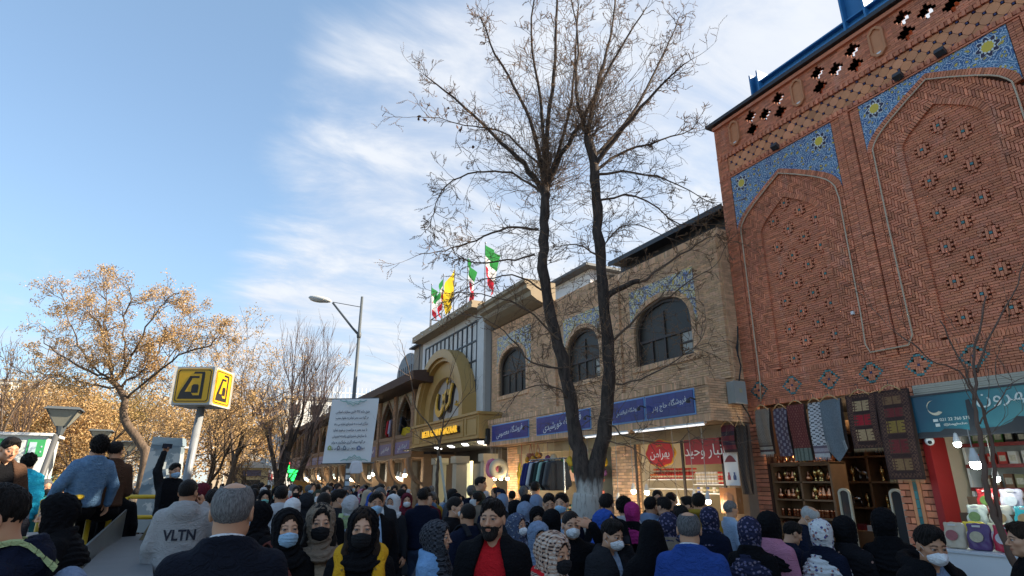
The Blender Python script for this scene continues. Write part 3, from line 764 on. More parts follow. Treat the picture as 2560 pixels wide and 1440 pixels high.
# ground floor of the tan building: piers and shop rooms
piers = [(9.12, 9.92), (11.0, 11.2), (13.9, 14.5)]
fp2 = Front(X2, b2, [brick_tan])
for (a, b) in piers: fp2.courses((a, b, .0, 2.66), .17, .058, gap=.009)
fp2.finish(60)
for (a, b) in piers: m = MB(); m.box(X2 + .05, X2 + .4, a + .01, b - .01, 0, 2.66); m.build('shop_pier', mortar_tan, b2)
m = MB(); m.box(X2, X2 + .3, 6.6, 6.94, 0, 2.66); m.build('shop_pier', mortar_tan, b2)
for (a, b) in ((6.95, 9.11), (9.93, 10.99), (11.21, 13.89)):
 m = MB(); m.box(9.6, 9.7, a, b, 0, 2.66); m.box(X2 + .1, 9.6, a - .05, a, 0, 2.66); m.box(X2 + .1, 9.6, b, b + .05, 0, 2.66); m.box(X2, 9.6, a, b, .0, .04); m.build('shop_interior', shop_pale, b2)
m = MB(); m.box(X2 - .02, X2 + .12, 6.95, 13.88, 2.46, 2.66); m.build('lintel', M('beige_lintel', (.36, .30, .20), .7, .2), b2)

# ================================================================== facade with the golden arch
X3 = 7.2
gold_p = M('ochre_cladding', (.47, .285, .095), .45, .12, 3)
gold_l = M('gold_lettering', (.70, .42, .05), .3, .1, metal=.3)
panel_g = M('pale_grey_panel', (.62, .61, .58), .5, .06, 2, attr=True)
mull = M('dark_mullion', (.05, .06, .07), .45)
cream_col = M('cream_plaster', (.52, .45, .33), .7, .1)
b3 = thing('bazaar_facade', 'grey panelled bazaar front with a golden arch and a golden fascia box', 'building', (0, 0, 0))
m = MB(); m.box(X3 + .05, 14, 15.62, 21.15, 2.9, 6.78); m.build('wall', M('grey_render', (.42, .42, .41), .7, .1), b3)
m = MB(); m.box(X3 - .02, X3 + .06, 15.62, 16.10, 3.4, 6.78); m.box(X3 - .02, X3 + .06, 20.85, 21.15, 3.4, 6.78); m.box(X3 - .02, X3 + .06, 16.1, 20.85, 6.55, 6.78); m.build('white_border', M('pale_border', (.60, .60, .58), .6), b3)
ny, nzp = 12, 5; y0, y1, z0, z1 = 16.13, 20.83, 3.45, 6.53; pw = (y1 - y0) / ny; ph = (z1 - z0) / nzp
gar = arch_poly(18.25, 1.85, 3.9, 5.7, 3.0)
for i in range(ny):
 for j in range(nzp):
  p = rect(y0 + i * pw + .035, y0 + (i + 1) * pw - .035, z0 + j * ph + .035, z0 + (j + 1) * ph - .035)
  if min(clip(p, gar) and [abs(area(clip(p, gar))) / abs(area(p))] or [0]) > .97: continue
  m = MB(); m.prism([(X3 + .05, q[0], q[1]) for q in p], (-.05, 0, 0), 0, random.uniform(.92, 1.06)); m.build('panel', panel_g, b3)
m = MB()
for i in range(ny + 1): m.box(X3 - .035, X3 + .05, y0 + i * pw - .022, y0 + i * pw + .022, z0, z1)
for j in range(nzp + 1): m.box(X3 - .033, X3 + .049, y0, y1, z0 + j * ph - .022, z0 + j * ph + .022)
m.build('mullion', mull, b3)
def oarch(hw, zs, za):
 return [(18.25 + hw * math.cos(R(a)) * (1 - .10 * math.sin(R(2 * a)) ** 2 * .6), zs + (za - zs) * math.sin(R(a)) ** .92) for a in [90 * i / 14 for i in range(15)]] + [(18.25 - hw * math.cos(R(a)) * (1 - .10 * math.sin(R(2 * a)) ** 2 * .6), zs + (za - zs) * math.sin(R(a)) ** .92) for a in [90 * i / 14 for i in range(13, -1, -1)]]
def garch(hw, za, zb, x0, x1, hw2, za2, name, mat):
 a = oarch(hw, 4.0, za); b = oarch(hw2, 4.0, za2); a = [(18.25 + hw, zb)] + a + [(18.25 - hw, zb)]; b = [(18.25 + hw2, zb)] + b + [(18.25 - hw2, zb)]
 m = MB()
 for i in range(len(a) - 1): m.prism([(x1, *a[i]), (x1, *a[i + 1]), (x1, *b[i + 1]), (x1, *b[i])], (x0 - x1, 0, 0))
 return m.build(name, mat, b3)
garch(2.18, 5.95, 3.5, 6.72, X3 + .05, 1.92, 5.68, 'arch_band', gold_p); garch(1.915, 5.67, 3.5, 6.82, X3 + .05, 1.83, 5.57, 'arch_moulding', gold_p)
garch(1.825, 5.56, 3.5, 6.98, X3 + .05, 1.36, 5.05, 'arch_soffit', gold_p)
m = MB(); m.prism([(X3 + .04, *p) for p in [(18.25 + 1.355, 3.5)] + oarch(1.355, 4.0, 5.04) + [(18.25 - 1.355, 3.5)]], (-.10, 0, 0)); m.build('arch_panel', M('warm_grey_panel', (.46, .41, .36), .6), b3)
# calligraphic emblem and lettering
def ribbon(mb, pts, X, th=.05):
 P = [Vector((0, p[0], p[1])) for p in pts]
 L, Rr = [], []
 for i, p in enumerate(P):
  d = (P[min(i + 1, len(P) - 1)] - P[max(i - 1, 0)]).normalized(); n = Vector((0, -d.z, d.y)); L.append(p + n * pts[i][2]); Rr.append(p - n * pts[i][2])
 for i in range(len(P) - 1): mb.prism([(X, L[i].y, L[i].z), (X, L[i + 1].y, L[i + 1].z), (X, Rr[i + 1].y, Rr[i + 1].z), (X, Rr[i].y, Rr[i].z)], (-th, 0, 0))
m = MB(); XE = X3 - .13
def spl(pts, n=5):
 out = []
 for i in range(len(pts) - 1):
  p0, p1, p2, p3 = pts[max(i - 1, 0)], pts[i], pts[i + 1], pts[min(i + 2, len(pts) - 1)]
  for k in range(n):
   t = k / n; out.append(tuple(.5 * (2 * b + (c - a) * t + (2 * a - 5 * b + 4 * c - d) * t * t + (3 * b - a - 3 * c + d) * t ** 3) for a, b, c, d in zip(p0, p1, p2, p3)))
 return out + [tuple(pts[-1])]
ribbon(m, spl([(18.95, 4.62, .02), (19.08, 4.35, .06), (19.06, 4.08, .09), (18.82, 3.93, .10), (18.57, 4.0, .08), (18.40, 4.25, .07), (18.27, 4.55, .05), (18.06, 4.62, .05), (17.97, 4.48, .05)]), XE)
ribbon(m, spl([(18.48, 4.55, .03), (18.41, 4.3, .06), (18.23, 4.1, .07), (18.27, 4.02, .05), (17.93, 4.2, .05), (17.84, 4.5, .06), (17.73, 4.72, .07), (17.63, 4.78, .04)]), XE)
m.prism([(XE, 18.1, 4.80), (XE, 18.2, 4.92), (XE, 18.1, 5.04), (XE, 18.0, 4.92)], (-.05, 0, 0))
m.build('calligraphic_emblem', gold_l, b3)
m = MB(); ribbon(m, spl([(18.99, 4.60, .05), (19.10, 4.31, .09), (19.08, 4.04, .12), (18.82, 3.88, .13), (18.54, 3.97, .11), (18.37, 4.22, .10), (18.24, 4.52, .08), (18.06, 4.58, .08)]), X3 - .06, .04); ribbon(m, spl([(18.46, 4.52, .06), (18.39, 4.27, .09), (18.20, 4.07, .10), (17.99, 3.99, .08), (17.90, 4.17, .08), (17.82, 4.47, .09), (17.72, 4.69, .10), (17.60, 4.75, .07)]), X3 - .06, .04); m.build('emblem_shadow', frame_brown, b3)  # wider dark ribbons behind the emblem stand in for its shadow
m = MB(); fac_text(m, fa('بازار بزرگ'), XE + .05, 17.15, 4.12, .62, .2, .06, depth=.04); m.build('small_lettering', gold_l, b3)
m = MB(); m.box(6.52, X3, 14.42, 19.9, 2.92, 3.50); m.box(6.46, X3, 14.38, 19.95, 3.50, 3.57); m.box(6.48, X3, 14.40, 19.93, 2.87, 2.92); m.build('fascia_box', gold_p, b3)
for (a, b) in ((14.52, 15.25), (15.42, 18.9), (19.05, 19.8)):
 f_ = MB(); fr = .05
 for (c, d, e, f) in ((a, b, 2.97, 3.0), (a, b, 3.42, 3.45), (a, a + .03, 3.0, 3.42), (b - .03, b, 3.0, 3.42)): f_.box(6.495, 6.52, c, d, e, f)
 f_.build('fascia_moulding', gold_p, b3)
m = MB(); fac_text(m, 'REZA GRAND BAZAAR', 6.52, 17.15, 3.21, 2.9, .26, .09, depth=.03); m.build('lettering', M('lit_gold_letter', (.85, .52, .05), .3, emit=.25, ecol=(1, .55, .05)), b3)
m = MB(); fac_text(m, 'REZA GRAND BAZAAR', 6.52, 17.12, 3.195, 2.94, .275, .04, depth=.06); m.build('lettering_shadow', frame_brown, b3)  # dark offset copy behind the letters, a painted shadow along their sides
m = MB(); m.box(6.75, X3 + .4, 15.6, 21.2, 6.78, 7.0); m.build('cornice', M('tan_cornice', (.36, .27, .17), .7), b3)
for k in range(7):
 m = MB(); m.ball((6.74, 15.9 + k * .82, 6.86), .028, 8, 5); m.build('cornice_lamp', white_paint, b3)
m = MB(); m.box(7.42, 8.2, 15.50, 15.615, 0, 6.5); m.build('concrete_pier', M('brown_concrete', (.20, .17, .14), .9, .2, 3, bump=.2), b3)
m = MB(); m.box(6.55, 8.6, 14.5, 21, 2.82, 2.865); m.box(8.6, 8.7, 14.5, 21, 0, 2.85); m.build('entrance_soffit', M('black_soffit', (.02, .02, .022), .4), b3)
for k in range(8):
 m = MB(); m.lathe((6.8 + .28 * (k % 2), 14.9 + k * .55, 2.80), [(.09, 0), (.085, .02)], 10); m.build('downlight', M('downlight_glow', (1, 1, 1), .4, emit=2.2, ecol=(.95, .97, 1)), b3)
for (y, w) in ((17.2, .3), (18.9, .3), (15.2, .22)):
 m = MB(); m.box(7.0, 7.35, y - w / 2, y + w / 2, 0, 2.5); m.box(6.95, 7.4, y - w / 2 - .05, y + w / 2 + .05, 2.32, 2.52); m.build('column', cream_col, b3)
m = MB(); m.box(7.5, 8.4, 15.4, 16.9, 0, 2.3); m.build('entrance_glass', glass_dusty, b3)
m = MB(); m.box(7.6, 7.7, 17.4, 18.7, 0, 2.4); m.build('lit_window', M('lit_showcase', (.5, .45, .25), .5, .5, 4, emit=.5, ecol=(.6, .55, .3)), b3)
sp_ = thing('loudspeaker', 'black outdoor loudspeaker hung between the golden box and the first blue sign', 'loudspeaker', (6.72, 14.3, 2.72))
m = MB(); m.box(0, .24, 0, .22, 0, .40); m.build('cabinet', M('black_plastic', (.02, .02, .02), .5), sp_)
m = MB(); m.lathe((-.002, .11, .14), [(.085, 0), (.08, .012), (.03, .005)], 12, axis=(-1, 0, 0)); m.build('cone', M('grey_cone', (.12, .12, .12), .5), sp_)
# flags on the bazaar roof
flag_w = M('flag_white', (.80, .78, .76), .8); flag_g = M('flag_green', (.04, .24, .06), .8); flag_r = M('flag_red', (.55, .03, .05), .8); flag_y = M('flag_yellow', (.72, .50, .03), .8)
for mt in (flag_w, flag_g, flag_r, flag_y):                            # thin cloth lets sunlight through
 t = NT(mt.node_tree); b = [n for n in t.n if n.type == 'BSDF_PRINCIPLED'][0]; o = [n for n in t.n if n.type == 'OUTPUT_MATERIAL'][0]
 tr = t.node('ShaderNodeBsdfTranslucent'); src = b.inputs['Base Color'].links[0].from_socket; t.l.new(src, tr.inputs[0])
 mx = t.node('ShaderNodeMixShader', {0: .5, 1: b.outputs[0], 2: tr.outputs[0]}); t.l.new(mx.outputs[0], o.inputs[0])
def flag(y, ztop, zbot, w, yellow, label, sway):
 f = thing('flag', label, 'flag', (7.5, y, 7.0), 'flags on the bazaar roof')
 m = MB(); m.tube([(0, 0, 0), (0, 0, ztop - 7.0)], [.022, .016], 6); m.ball((0, 0, ztop - 7.0 + .03), .03, 8, 5); m.build('pole', M('flag_pole', (.25, .25, .26), .4, metal=.6), f)
 H = ztop - zbot; n1, n2 = 8, 14
 def pt(u, v):                                                     # u: away from the pole, v: down the hoist (cloth hangs limp in folds)
  drop = u * H * .42; yy = -w * 1.6 * u * (1 - .35 * v) * (1 - .2 * math.sin(v * 3)) + sway * v * v; xx = .10 * math.sin(u * 9 + v * 3 + y) * u ** .5
  return (xx, yy * (1.1 - .5 * v * u), ztop - 7.0 - .03 - v * H * .62 - drop)
 if yellow: bands = [(0, 1, flag_y)]
 else: bands = [(0, .34, flag_g), (.34, .66, flag_w), (.66, 1, flag_r)]
 for (a, b, mt) in bands:
  m = MB(); vs = [pt(u / n1, a + (b - a) * v / n2) for v in range(n2 + 1) for u in range(n1 + 1)]
  m.add(vs, [(i * (n1 + 1) + j, i * (n1 + 1) + j + 1, (i + 1) * (n1 + 1) + j + 1, (i + 1) * (n1 + 1) + j) for i in range(n2) for j in range(n1)]); m.build('stripe' if not yellow else 'cloth', mt, f, smooth=True)
 if yellow:
  m = MB()
  for k in range(3):
   z = ztop - 7.0 - H * (.62 + .07 * k); m.box(-.14, -.13, -.55, -.12, z, z + .02)
  for (p, q) in zip([(-.5, .45), (-.45, .52), (-.3, .5), (-.2, .36)][:-1], [(-.45, .52), (-.3, .5), (-.2, .36)]): m.tube([(-.13, p[0], ztop - 7.0 - H * p[1]), (-.13, q[0], ztop - 7.0 - H * q[1])], .022, 4)
  m.build('lettering', M('flag_print', (.10, .07, .02), .8), f)
flag(21.4, 9.30, 7.80, .50, False, 'farthest of the green white and red flags, beside a metal frame', -.2)
flag(20.1, 9.32, 7.75, -.45, False, 'green white and red flag just behind the yellow flag', -.05)
flag(18.95, 9.30, 7.55, -.85, True, 'yellow flag with dark lettering above the golden arch', .0)
flag(17.75, 9.28, 7.5, .35, False, 'green white and red flag just in front of the yellow flag', -.35)
flag(16.3, 9.23, 7.4, .62, False, 'nearest and highest looking flag, its green corner folded over', -.1)
fr = thing('metal_rack', 'thin metal frame on the bazaar roof below the farthest flag', 'metal frame', (7.4, 21.0, 7.0))
m = MB()
for (a, b) in (((0, 0, 0), (0, 0, .75)), ((0, -1.1, 0), (0, -1.1, .75)), ((0, .0, .75), (0, -1.1, .75)), ((0, 0, .35), (0, -1.1, .35)), ((.6, 0, 0), (.6, 0, .75)), ((0, 0, .75), (.6, 0, .75))): m.tube([a, b], .022, 5)
m.build('frame', dark_metal, fr)

# ================================================================== arcade
X4 = 7.0
arc_b = M('arcade_brick', (.36, .215, .125), .85, .2, 12, bump=.3, attr=True)
arc_d = M('arcade_plaster', (.33, .21, .13), .8, .15)
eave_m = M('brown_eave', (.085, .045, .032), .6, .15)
cream_floral = M('cream_floral_tile', (1, 1, 1), .4, fn=floral((.34, .30, .20), (.44, .38, .26), (.58, .52, .40), (.40, .33, .10), 4.5))
purple_sign = M('violet_blue_sign', (.10, .095, .27), .4, .15, attr=True)
b4 = thing('arcade_building', 'long brown brick arcade with pointed openings under a deep dark eave', 'building', (0, 0, 0))
Y4, PB = 21.2, 2.32; NB = 14
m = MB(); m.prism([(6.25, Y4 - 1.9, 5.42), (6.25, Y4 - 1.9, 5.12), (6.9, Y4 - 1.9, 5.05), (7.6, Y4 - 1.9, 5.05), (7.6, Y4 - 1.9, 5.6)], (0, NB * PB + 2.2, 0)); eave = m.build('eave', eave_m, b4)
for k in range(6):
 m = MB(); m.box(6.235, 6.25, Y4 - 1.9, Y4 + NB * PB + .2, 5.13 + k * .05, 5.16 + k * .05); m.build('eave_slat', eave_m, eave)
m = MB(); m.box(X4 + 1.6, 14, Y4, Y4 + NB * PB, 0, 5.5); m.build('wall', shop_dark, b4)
m = MB(); m.box(X4 - .1, X4 + 1.6, Y4 - .05, Y4 + NB * PB, 2.62, 2.74); m.box(X4 + .2, X4 + 1.6, Y4 - .05, Y4 + NB * PB, 5.0, 5.04); m.build('floor_slab', arc_d, b4)
for k in range(NB):
 ya, yb = Y4 + k * PB, Y4 + (k + 1) * PB; yc = (ya + yb) / 2
 m = MB(); m.box(X4 - .09, X4 + .35, ya - .16, ya + .16, 2.74, 5.05)
 if k < 5:
  zc = 2.80
  while zc < 5.0: m.box(X4 - .10, X4 - .088, ya - .155, ya + .155, zc, zc + .06, 0, random.uniform(.8, 1.2)); zc += .075
 m.build('pillar', arc_b, b4)
 m = MB()
 for p in minus(rect(ya + .16, yb - .16, 3.95, 5.05), arch_poly(yc, .90, 4.10, 5.00, 3.0)): m.prism([(X4 + .14, q[0], q[1]) for q in p], (-.14, 0, 0))
 m.build('tile_panel', cream_floral, b4)
 m = MB(); a = arch_poly(yc, .93, 4.1, 5.04); b = arch_poly(yc, .86, 4.1, 4.95)
 a = [(yc + .93, 3.5)] + a + [(yc - .93, 3.5)]; b = [(yc + .86, 3.5)] + b + [(yc - .86, 3.5)]
 for i in range(len(a) - 1): m.prism([(X4 + .05, *a[i]), (X4 + .05, *a[i + 1]), (X4 + .05, *b[i + 1]), (X4 + .05, *b[i])], (-.10, 0, 0))
 m.build('arch_rib', arc_d, b4)
 m = MB(); m.box(X4 - .06, X4 + .2, ya + .16, yb - .16, 3.36, 3.50); m.box(X4 - .03, X4 + .2, ya + .16, yb - .16, 2.66, 3.36); m.build('parapet', arc_d, b4)
 sgn = MB(); sgn.box(X4 - .055, X4 - .03, ya + .24, yb - .24, 2.80, 3.24, 0, random.uniform(.85, 1.15)); so_ = sgn.build('name_board', purple_sign if k < 9 else M('faded_pink_sign', (.36, .20, .18), .6), b4)
 if k < 4:
  t = MB(); fac_text(t, fa(['فروشگاه ملیح', 'فرشگاه تولیدی', 'فروشگاه ایران', 'فروشگاه امید'][k]), X4 - .055, yc, 3.02, 1.1, .26, .002, depth=.004, slant=.08); t.build('lettering', white_letter, so_)
 m = MB()
 for s in (0, 1):                                                  # curved bracket below each pillar
  pts = [(X4 - .15 + .55 * (1 - math.cos(t)), ya, 2.62 - .9 * math.sin(t)) for t in [i * math.pi / 2 / 7 for i in range(8)]]
 for i in range(7): m.obox(((pts[i][0] + pts[i + 1][0]) / 2, ya, (pts[i][2] + pts[i + 1][2]) / 2), (Vector(pts[i + 1]) - Vector(pts[i])) * .52, (0, .11, 0), (.05, 0, .03))
 m.box(X4 + .38, X4 + .7, ya - .14, ya + .14, 0, 2.62); m.build('bracket_column', arc_d, b4)
 if k % 2 == 0:
  m = MB(); m.box(X4 - .01, X4 + .05, ya + .18, yb - .18, 3.5, 3.52); m.tube([(X4 + .0, ya + .2, 4.0), (X4, yb - .2, 4.0)], .015, 4); m.build('railing', dark_metal, b4)
m = MB(); m.box(7.5, 13, Y4 + .02, Y4 + 2.0, 5.6, 7.0); m.build('rooftop_block', M('weathered_concrete', (.30, .26, .21), .9, .3, 2), b4)
m = MB(); m.box(7.3, 13, Y4 - .1, Y4 + 2.1, 7.0, 7.06); m.build('rooftop_sheet', dark_metal, b4)
dm = thing('rooftop_dome', 'grey ribbed barrel vault with a dark window on the arcade roof', 'roof vault', (8, 24.2, 5.55))
m = MB()
arcp = [(0, 1.5 - 1.5 * math.cos(math.pi * i / 10), .9 + .9 * math.sin(math.pi * i / 10)) for i in range(11)]
m.prism([(0, 0, .3), (0, 3., .3)] + [(0, p[1], p[2]) for p in arcp[::-1]], (3, 0, 0)); m.build('vault', M('lead_grey', (.13, .145, .16), .5), dm)
for i in range(9):
 m = MB(); m.box(-.02, -.0, .2 + i * .3, .22 + i * .3, .5, 1.2); m.build('glazing_bar', dark_metal, dm)
m = MB(); m.box(-.3, 3, -.6, 3.6, 0, .3); m.build('base', M('pale_stone', (.42, .40, .36), .8), dm)
lp = thing('rooftop_lamp', 'small grey floodlight arm standing on the roof beside the bazaar', 'lamp', (7.3, 21.9, 5.5))
m = MB(); m.tube([(0, 0, 0), (0, 0, 1.95)], .02, 5); m.tube([(0, 0, 1.93), (0, -1.0, 1.87)], .018, 5); m.obox((0, -1.2, 1.85), (.07, 0, 0), (0, .22, -.01), (0, 0, .03)); m.build('arm', dark_metal, lp)

# ================================================================== far buildings
def far_building(name, label, x0, x1, y0, y1, h, wall, cols, rows, zoff=3.2, roof=None, rail=False):
 t = thing(name, label, 'building', (x0, y0, 0))
 m = MB(); m.box(0, x1 - x0, 0, y1 - y0, 0, h); m.build('wall', wall, t)
 m = MB(); m.box(-.15, x1 - x0 + .15, -.15, y1 - y0 + .15, h, h + .25); m.build('roof', roof or concrete, t)
 if cols:
  w = (x1 - x0) / cols; hh = (h - zoff) / rows
  for i in range(cols):
   for j in range(rows):
    q = MB(); q.box(i * w + w * .22, i * w + w * .78, -.06, .0, zoff + j * hh + hh * .25, zoff + j * hh + hh * .8); fo = q.build('window', white_paint, t)
    q = MB(); q.box(i * w + w * .27, i * w + w * .73, -.08, -.06, zoff + j * hh + hh * .30, zoff + j * hh + hh * .75); q.build('pane', glass_dark, fo)
 if rail:
  q = MB(); n = int((x1 - x0) / .45)
  for i in range(n + 1): q.box(i * .45 - .03, i * .45 + .03, -.05, 0, h + .25, h + 1.55)
  q.box(0, x1 - x0, -.05, 0, h + .85, h + .95); q.build('railing', white_paint, t)
 return t
pale = M('pale_far_wall', (.62, .60, .56), .8, .08, .4); warm = M('warm_far_wall', (.48, .38, .27), .85, .12, .4); greyw = M('grey_far_wall', (.34, .33, .31), .85, .1, .4)
far_building('white_building', 'white building with a rooftop railing behind the arcade eave', 7.9, 19, 66, 80, 10.1, pale, 6, 3, 3, rail=True)
far_building('brown_building', 'brown far block left of the bare tall tree', 3.0, 9.0, 128, 140, 10.5, warm, 4, 3)
far_building('grey_building', 'grey far block rising behind the cream kiosk', 8.2, 15.5, 112, 120, 9.8, greyw, 5, 3)
far_building('grey_building', 'long low grey building behind the park trees', -60, -8, 95, 105, 7.5, greyw, 14, 2)
far_building('cream_building', 'cream building closing the end of the street', 14.5, 30, 105, 118, 8.2, warm, 6, 2)
far_building('tall_building', 'faint pale tower behind the park trees', -34, -22, 120, 130, 17, pale, 5, 6)
ks = thing('kiosk', 'cream kiosk with a dark sign board at the end of the street', 'kiosk', (2.6, 47, 0))
m = MB(); m.box(0, 2.3, 0, 2, 0, 2.7); m.build('wall', M('kiosk_cream', (.60, .46, .25), .7), ks)
m = MB(); m.prism([(-.25, -.3, 2.7), (2.55, -.3, 2.7), (2.55, -.3, 2.8), (1.15, -.3, 3.15), (-.25, -.3, 2.8)], (0, 2.6, 0)); m.build('roof', M('kiosk_roof', (.50, .48, .44), .7), ks)
m = MB(); m.box(.55, 1.8, -.08, -.001, 2.15, 2.55); m.build('sign_board', M('kiosk_sign', (.12, .10, .15), .5), ks)
m = MB(); m.box(.6, 1.8, -.03, -.001, .9, 1.9); m.build('window', glass_dark, ks); m = MB(); m.box(.62, 1.78, -.05, -.03, .92, 1.5); m.build('green_shutter', M('shutter_green', (.12, .28, .20), .6), ks)
for i, (x, y, lb_) in enumerate(((1.0, 44, 'white globe lamp post left of the cream kiosk'), (2.55, 60, 'far white globe lamp post behind the cream kiosk'))):
 t = thing('lamp_post', lb_, 'lamp post', (x, y, 0)); m = MB(); m.tube([(0, 0, 0), (0, 0, 3.6)], .06, 6); m.build('pole', M('pale_pole', (.5, .5, .48), .6), t); m = MB(); m.ball((0, 0, 3.75), .2, 8, 6); m.build('globe', white_paint, t)
# ================================================================== trees
def bark_fn(base, lime=None):
 def f(t, tc):
  mp = t.node('ShaderNodeMapping', {'Vector': tc, 'Scale': (9, 9, 2.2)}).outputs[0]
  n = t.noise(mp, 2.2, 6, .7)
  c = t.mix(t.mr(n, .3, .7), tuple(x * .45 for x in base), tuple(min(1, x * 1.5) for x in base))
  if lime:
   z = t.node('ShaderNodeSeparateXYZ', {0: tc}).outputs[2]
   e = t.math('ADD', z, t.math('MULTIPLY', t.math('SUBTRACT', t.noise(mp, 1.2, 4), .5), .5))
   k = t.math('MULTIPLY', t.mr(e, lime + .12, lime - .05), t.mr(t.noise(mp, 3.4, 5, .7), .30, .52, .45, 1))
   c = t.mix(k, c, (.46, .43, .38))
  return c
 return f
bark_d = M('dark_bark', (.06, .045, .036), .9, fn=bark_fn((.060, .043, .034), 1.72), bump=.8, bscale=40)
bark_b = M('brown_bark', (.10, .07, .05), .9, fn=bark_fn((.115, .078, .052)), bump=.6, bscale=30)
twig_m = M('twig', (.125, .082, .055), .8, .25, 3)
twig_b = M('pale_twig', (.125, .080, .055), .8, .25, 2)
bud_m = M('bud', (.22, .12, .055), .8, .3, 2)
leaf_gold = M('golden_pods', (.54, .345, .15), .75, .35, .8, attr=True)
leaf_olive = M('olive_gold_leaves', (.36, .25, .075), .75, .35, .5, attr=True)
leaf_brown = M('brown_leaf', (.14, .06, .03), .8, .3)
for mt in (leaf_gold, leaf_olive):
 t = NT(mt.node_tree); b = [n for n in t.n if n.type == 'BSDF_PRINCIPLED'][0]; o = [n for n in t.n if n.type == 'OUTPUT_MATERIAL'][0]
 tr = t.node('ShaderNodeBsdfTranslucent'); t.l.new(b.inputs['Base Color'].links[0].from_socket, tr.inputs[0])
 t.l.new(t.node('ShaderNodeMixShader', {0: .35, 1: b.outputs[0], 2: tr.outputs[0]}).outputs[0], o.inputs[0])
rnd = random.Random(3)
def rv(s=1.): return Vector((rnd.gauss(0, s), rnd.gauss(0, s), rnd.gauss(0, s)))
def curve(p, d, L, n, wob, grav, taper_to=None):
 pts = [p.copy()]; d = d.normalized()
 for i in range(n):
  d = (d + rv(wob) + Vector((0, 0, grav))).normalized(); p = p + d * (L / n); pts.append(p)
 return pts, d
def leaves(mb, c, n, spread, size):
 for _ in range(n):
  q = c + rv(spread); a = rv().normalized() * size * rnd.uniform(.6, 1.3); b = a.orthogonal().normalized().cross(a.normalized())
  b = (Matrix.Rotation(rnd.uniform(0, 6.3), 3, a.normalized()) @ a.orthogonal().normalized()) * size * .55
  mb.add([q - a, q + b, q + a, q - b], [(0, 1, 2, 3)], 0, rnd.uniform(.55, 1.35))
class Tree:
 def __init__(s): s.trunk, s.twigs, s.leaf = MB(), MB(), MB(); s.tips = []
 def grow(s, p, d, L, r, lev, mx, P):
  n = 5 if lev < mx else 4
  pts, d2 = curve(p, d, L, n, P['wob'] * (1 + .25 * lev), P['grav'] if lev else P.get('grav0', .0))
  rr = [r * (1 - .5 * i / n) for i in range(n + 1)]
  (s.trunk if lev <= P['tl'] else s.twigs).tube(pts, rr, 7 if lev == 0 else 5 if lev <= P['tl'] else 3, cap=lev <= P['tl'])
  if lev >= mx:
   if P['leaf'] and rnd.random() < P['lp']:
    leaves(s.leaf, pts[-1], P['leaf'], P['ls'], P['lz'])
    if rnd.random() < .5: leaves(s.leaf, pts[-3], P['leaf'] // 2, P['ls'], P['lz'])
   return
  k = P['kids'][min(lev, len(P['kids']) - 1)]
  for i in range(k):
   f = rnd.uniform(P['from'] if lev else P.get('from0', P['from']), 1.) if i else 1.
   x = f * n; j = min(int(x), n - 1); q = pts[j].lerp(pts[j + 1], x - j)
   loc = (pts[j + 1] - pts[j]).normalized()
   ang = R(rnd.uniform(*P['ang'])); ax = loc.orthogonal().normalized()
   ax = Matrix.Rotation(rnd.uniform(0, 6.283), 3, loc) @ ax
   nd = Matrix.Rotation(ang, 3, ax) @ loc
   nd = (nd + Vector((0, 0, P.get('up', 0)))).normalized()
   s.grow(q, nd, L * rnd.uniform(*P['lr']), max(rr[j] * P['rr'], P.get('rmin', .006)), lev + 1, mx, P)
 def build(s, name, label, cat, base, bark, twm, leafm=None, group=None):
  t = thing(name, label, cat, base, group)
  def sh(mb): mb.V = [(v[0] - base[0], v[1] - base[1], v[2] - base[2]) for v in mb.V]
  for mb, nm, mt, sm in ((s.trunk, 'trunk', bark, True), (s.twigs, 'crown', twm, False), (s.leaf, 'foliage', leafm, False)):
   if mb.V: sh(mb); mb.build(nm, mt, t, smooth=sm)
  return t
GOLD = dict(wob=.10, grav=.02, grav0=.02, tl=2, leaf=22, lp=.92, ls=.10, lz=.036, kids=(4, 4, 4, 3), ang=(22, 55), lr=(.62, .86), rr=.62, rmin=.008, up=.12)
GOLD['from'] = .45
BARE = dict(wob=.07, grav=.05, grav0=.02, tl=1, leaf=0, lp=0, ls=0, lz=0, kids=(5, 5, 4, 4), ang=(12, 38), lr=(.55, .8), rr=.58, rmin=.007, up=.25)
BARE['from'] = .3
OLIV = dict(GOLD, leaf=26, lp=1., ls=.28, lz=.06, kids=(6, 5, 5), up=.05, ang=(25, 70))
def auto_tree(px, dh, ytop, P, mx, name, label, cat, bark, twm, leafm, r0, trunk_frac=.3, lean=(0, 0), group='park trees', seed=1, lmul=1.):
 global rnd; rnd = random.Random(seed)
 b = ath(px, 1203, dh); b.z = 0; top = ath(px, ytop, dh).z; T = Tree()
 # total reach of the recursion ~ L0*(1+r+r^2..)
 q = sum(P['lr']) / 2; tot = sum(q ** i for i in range(mx + 1)); L0 = top / tot * 1.12 * lmul
 T.grow(Vector(b), Vector((lean[0], lean[1], 1)), L0, r0, 0, mx, P)
 return T.build(name, label, cat, tuple(b), bark, twm, leafm, group)

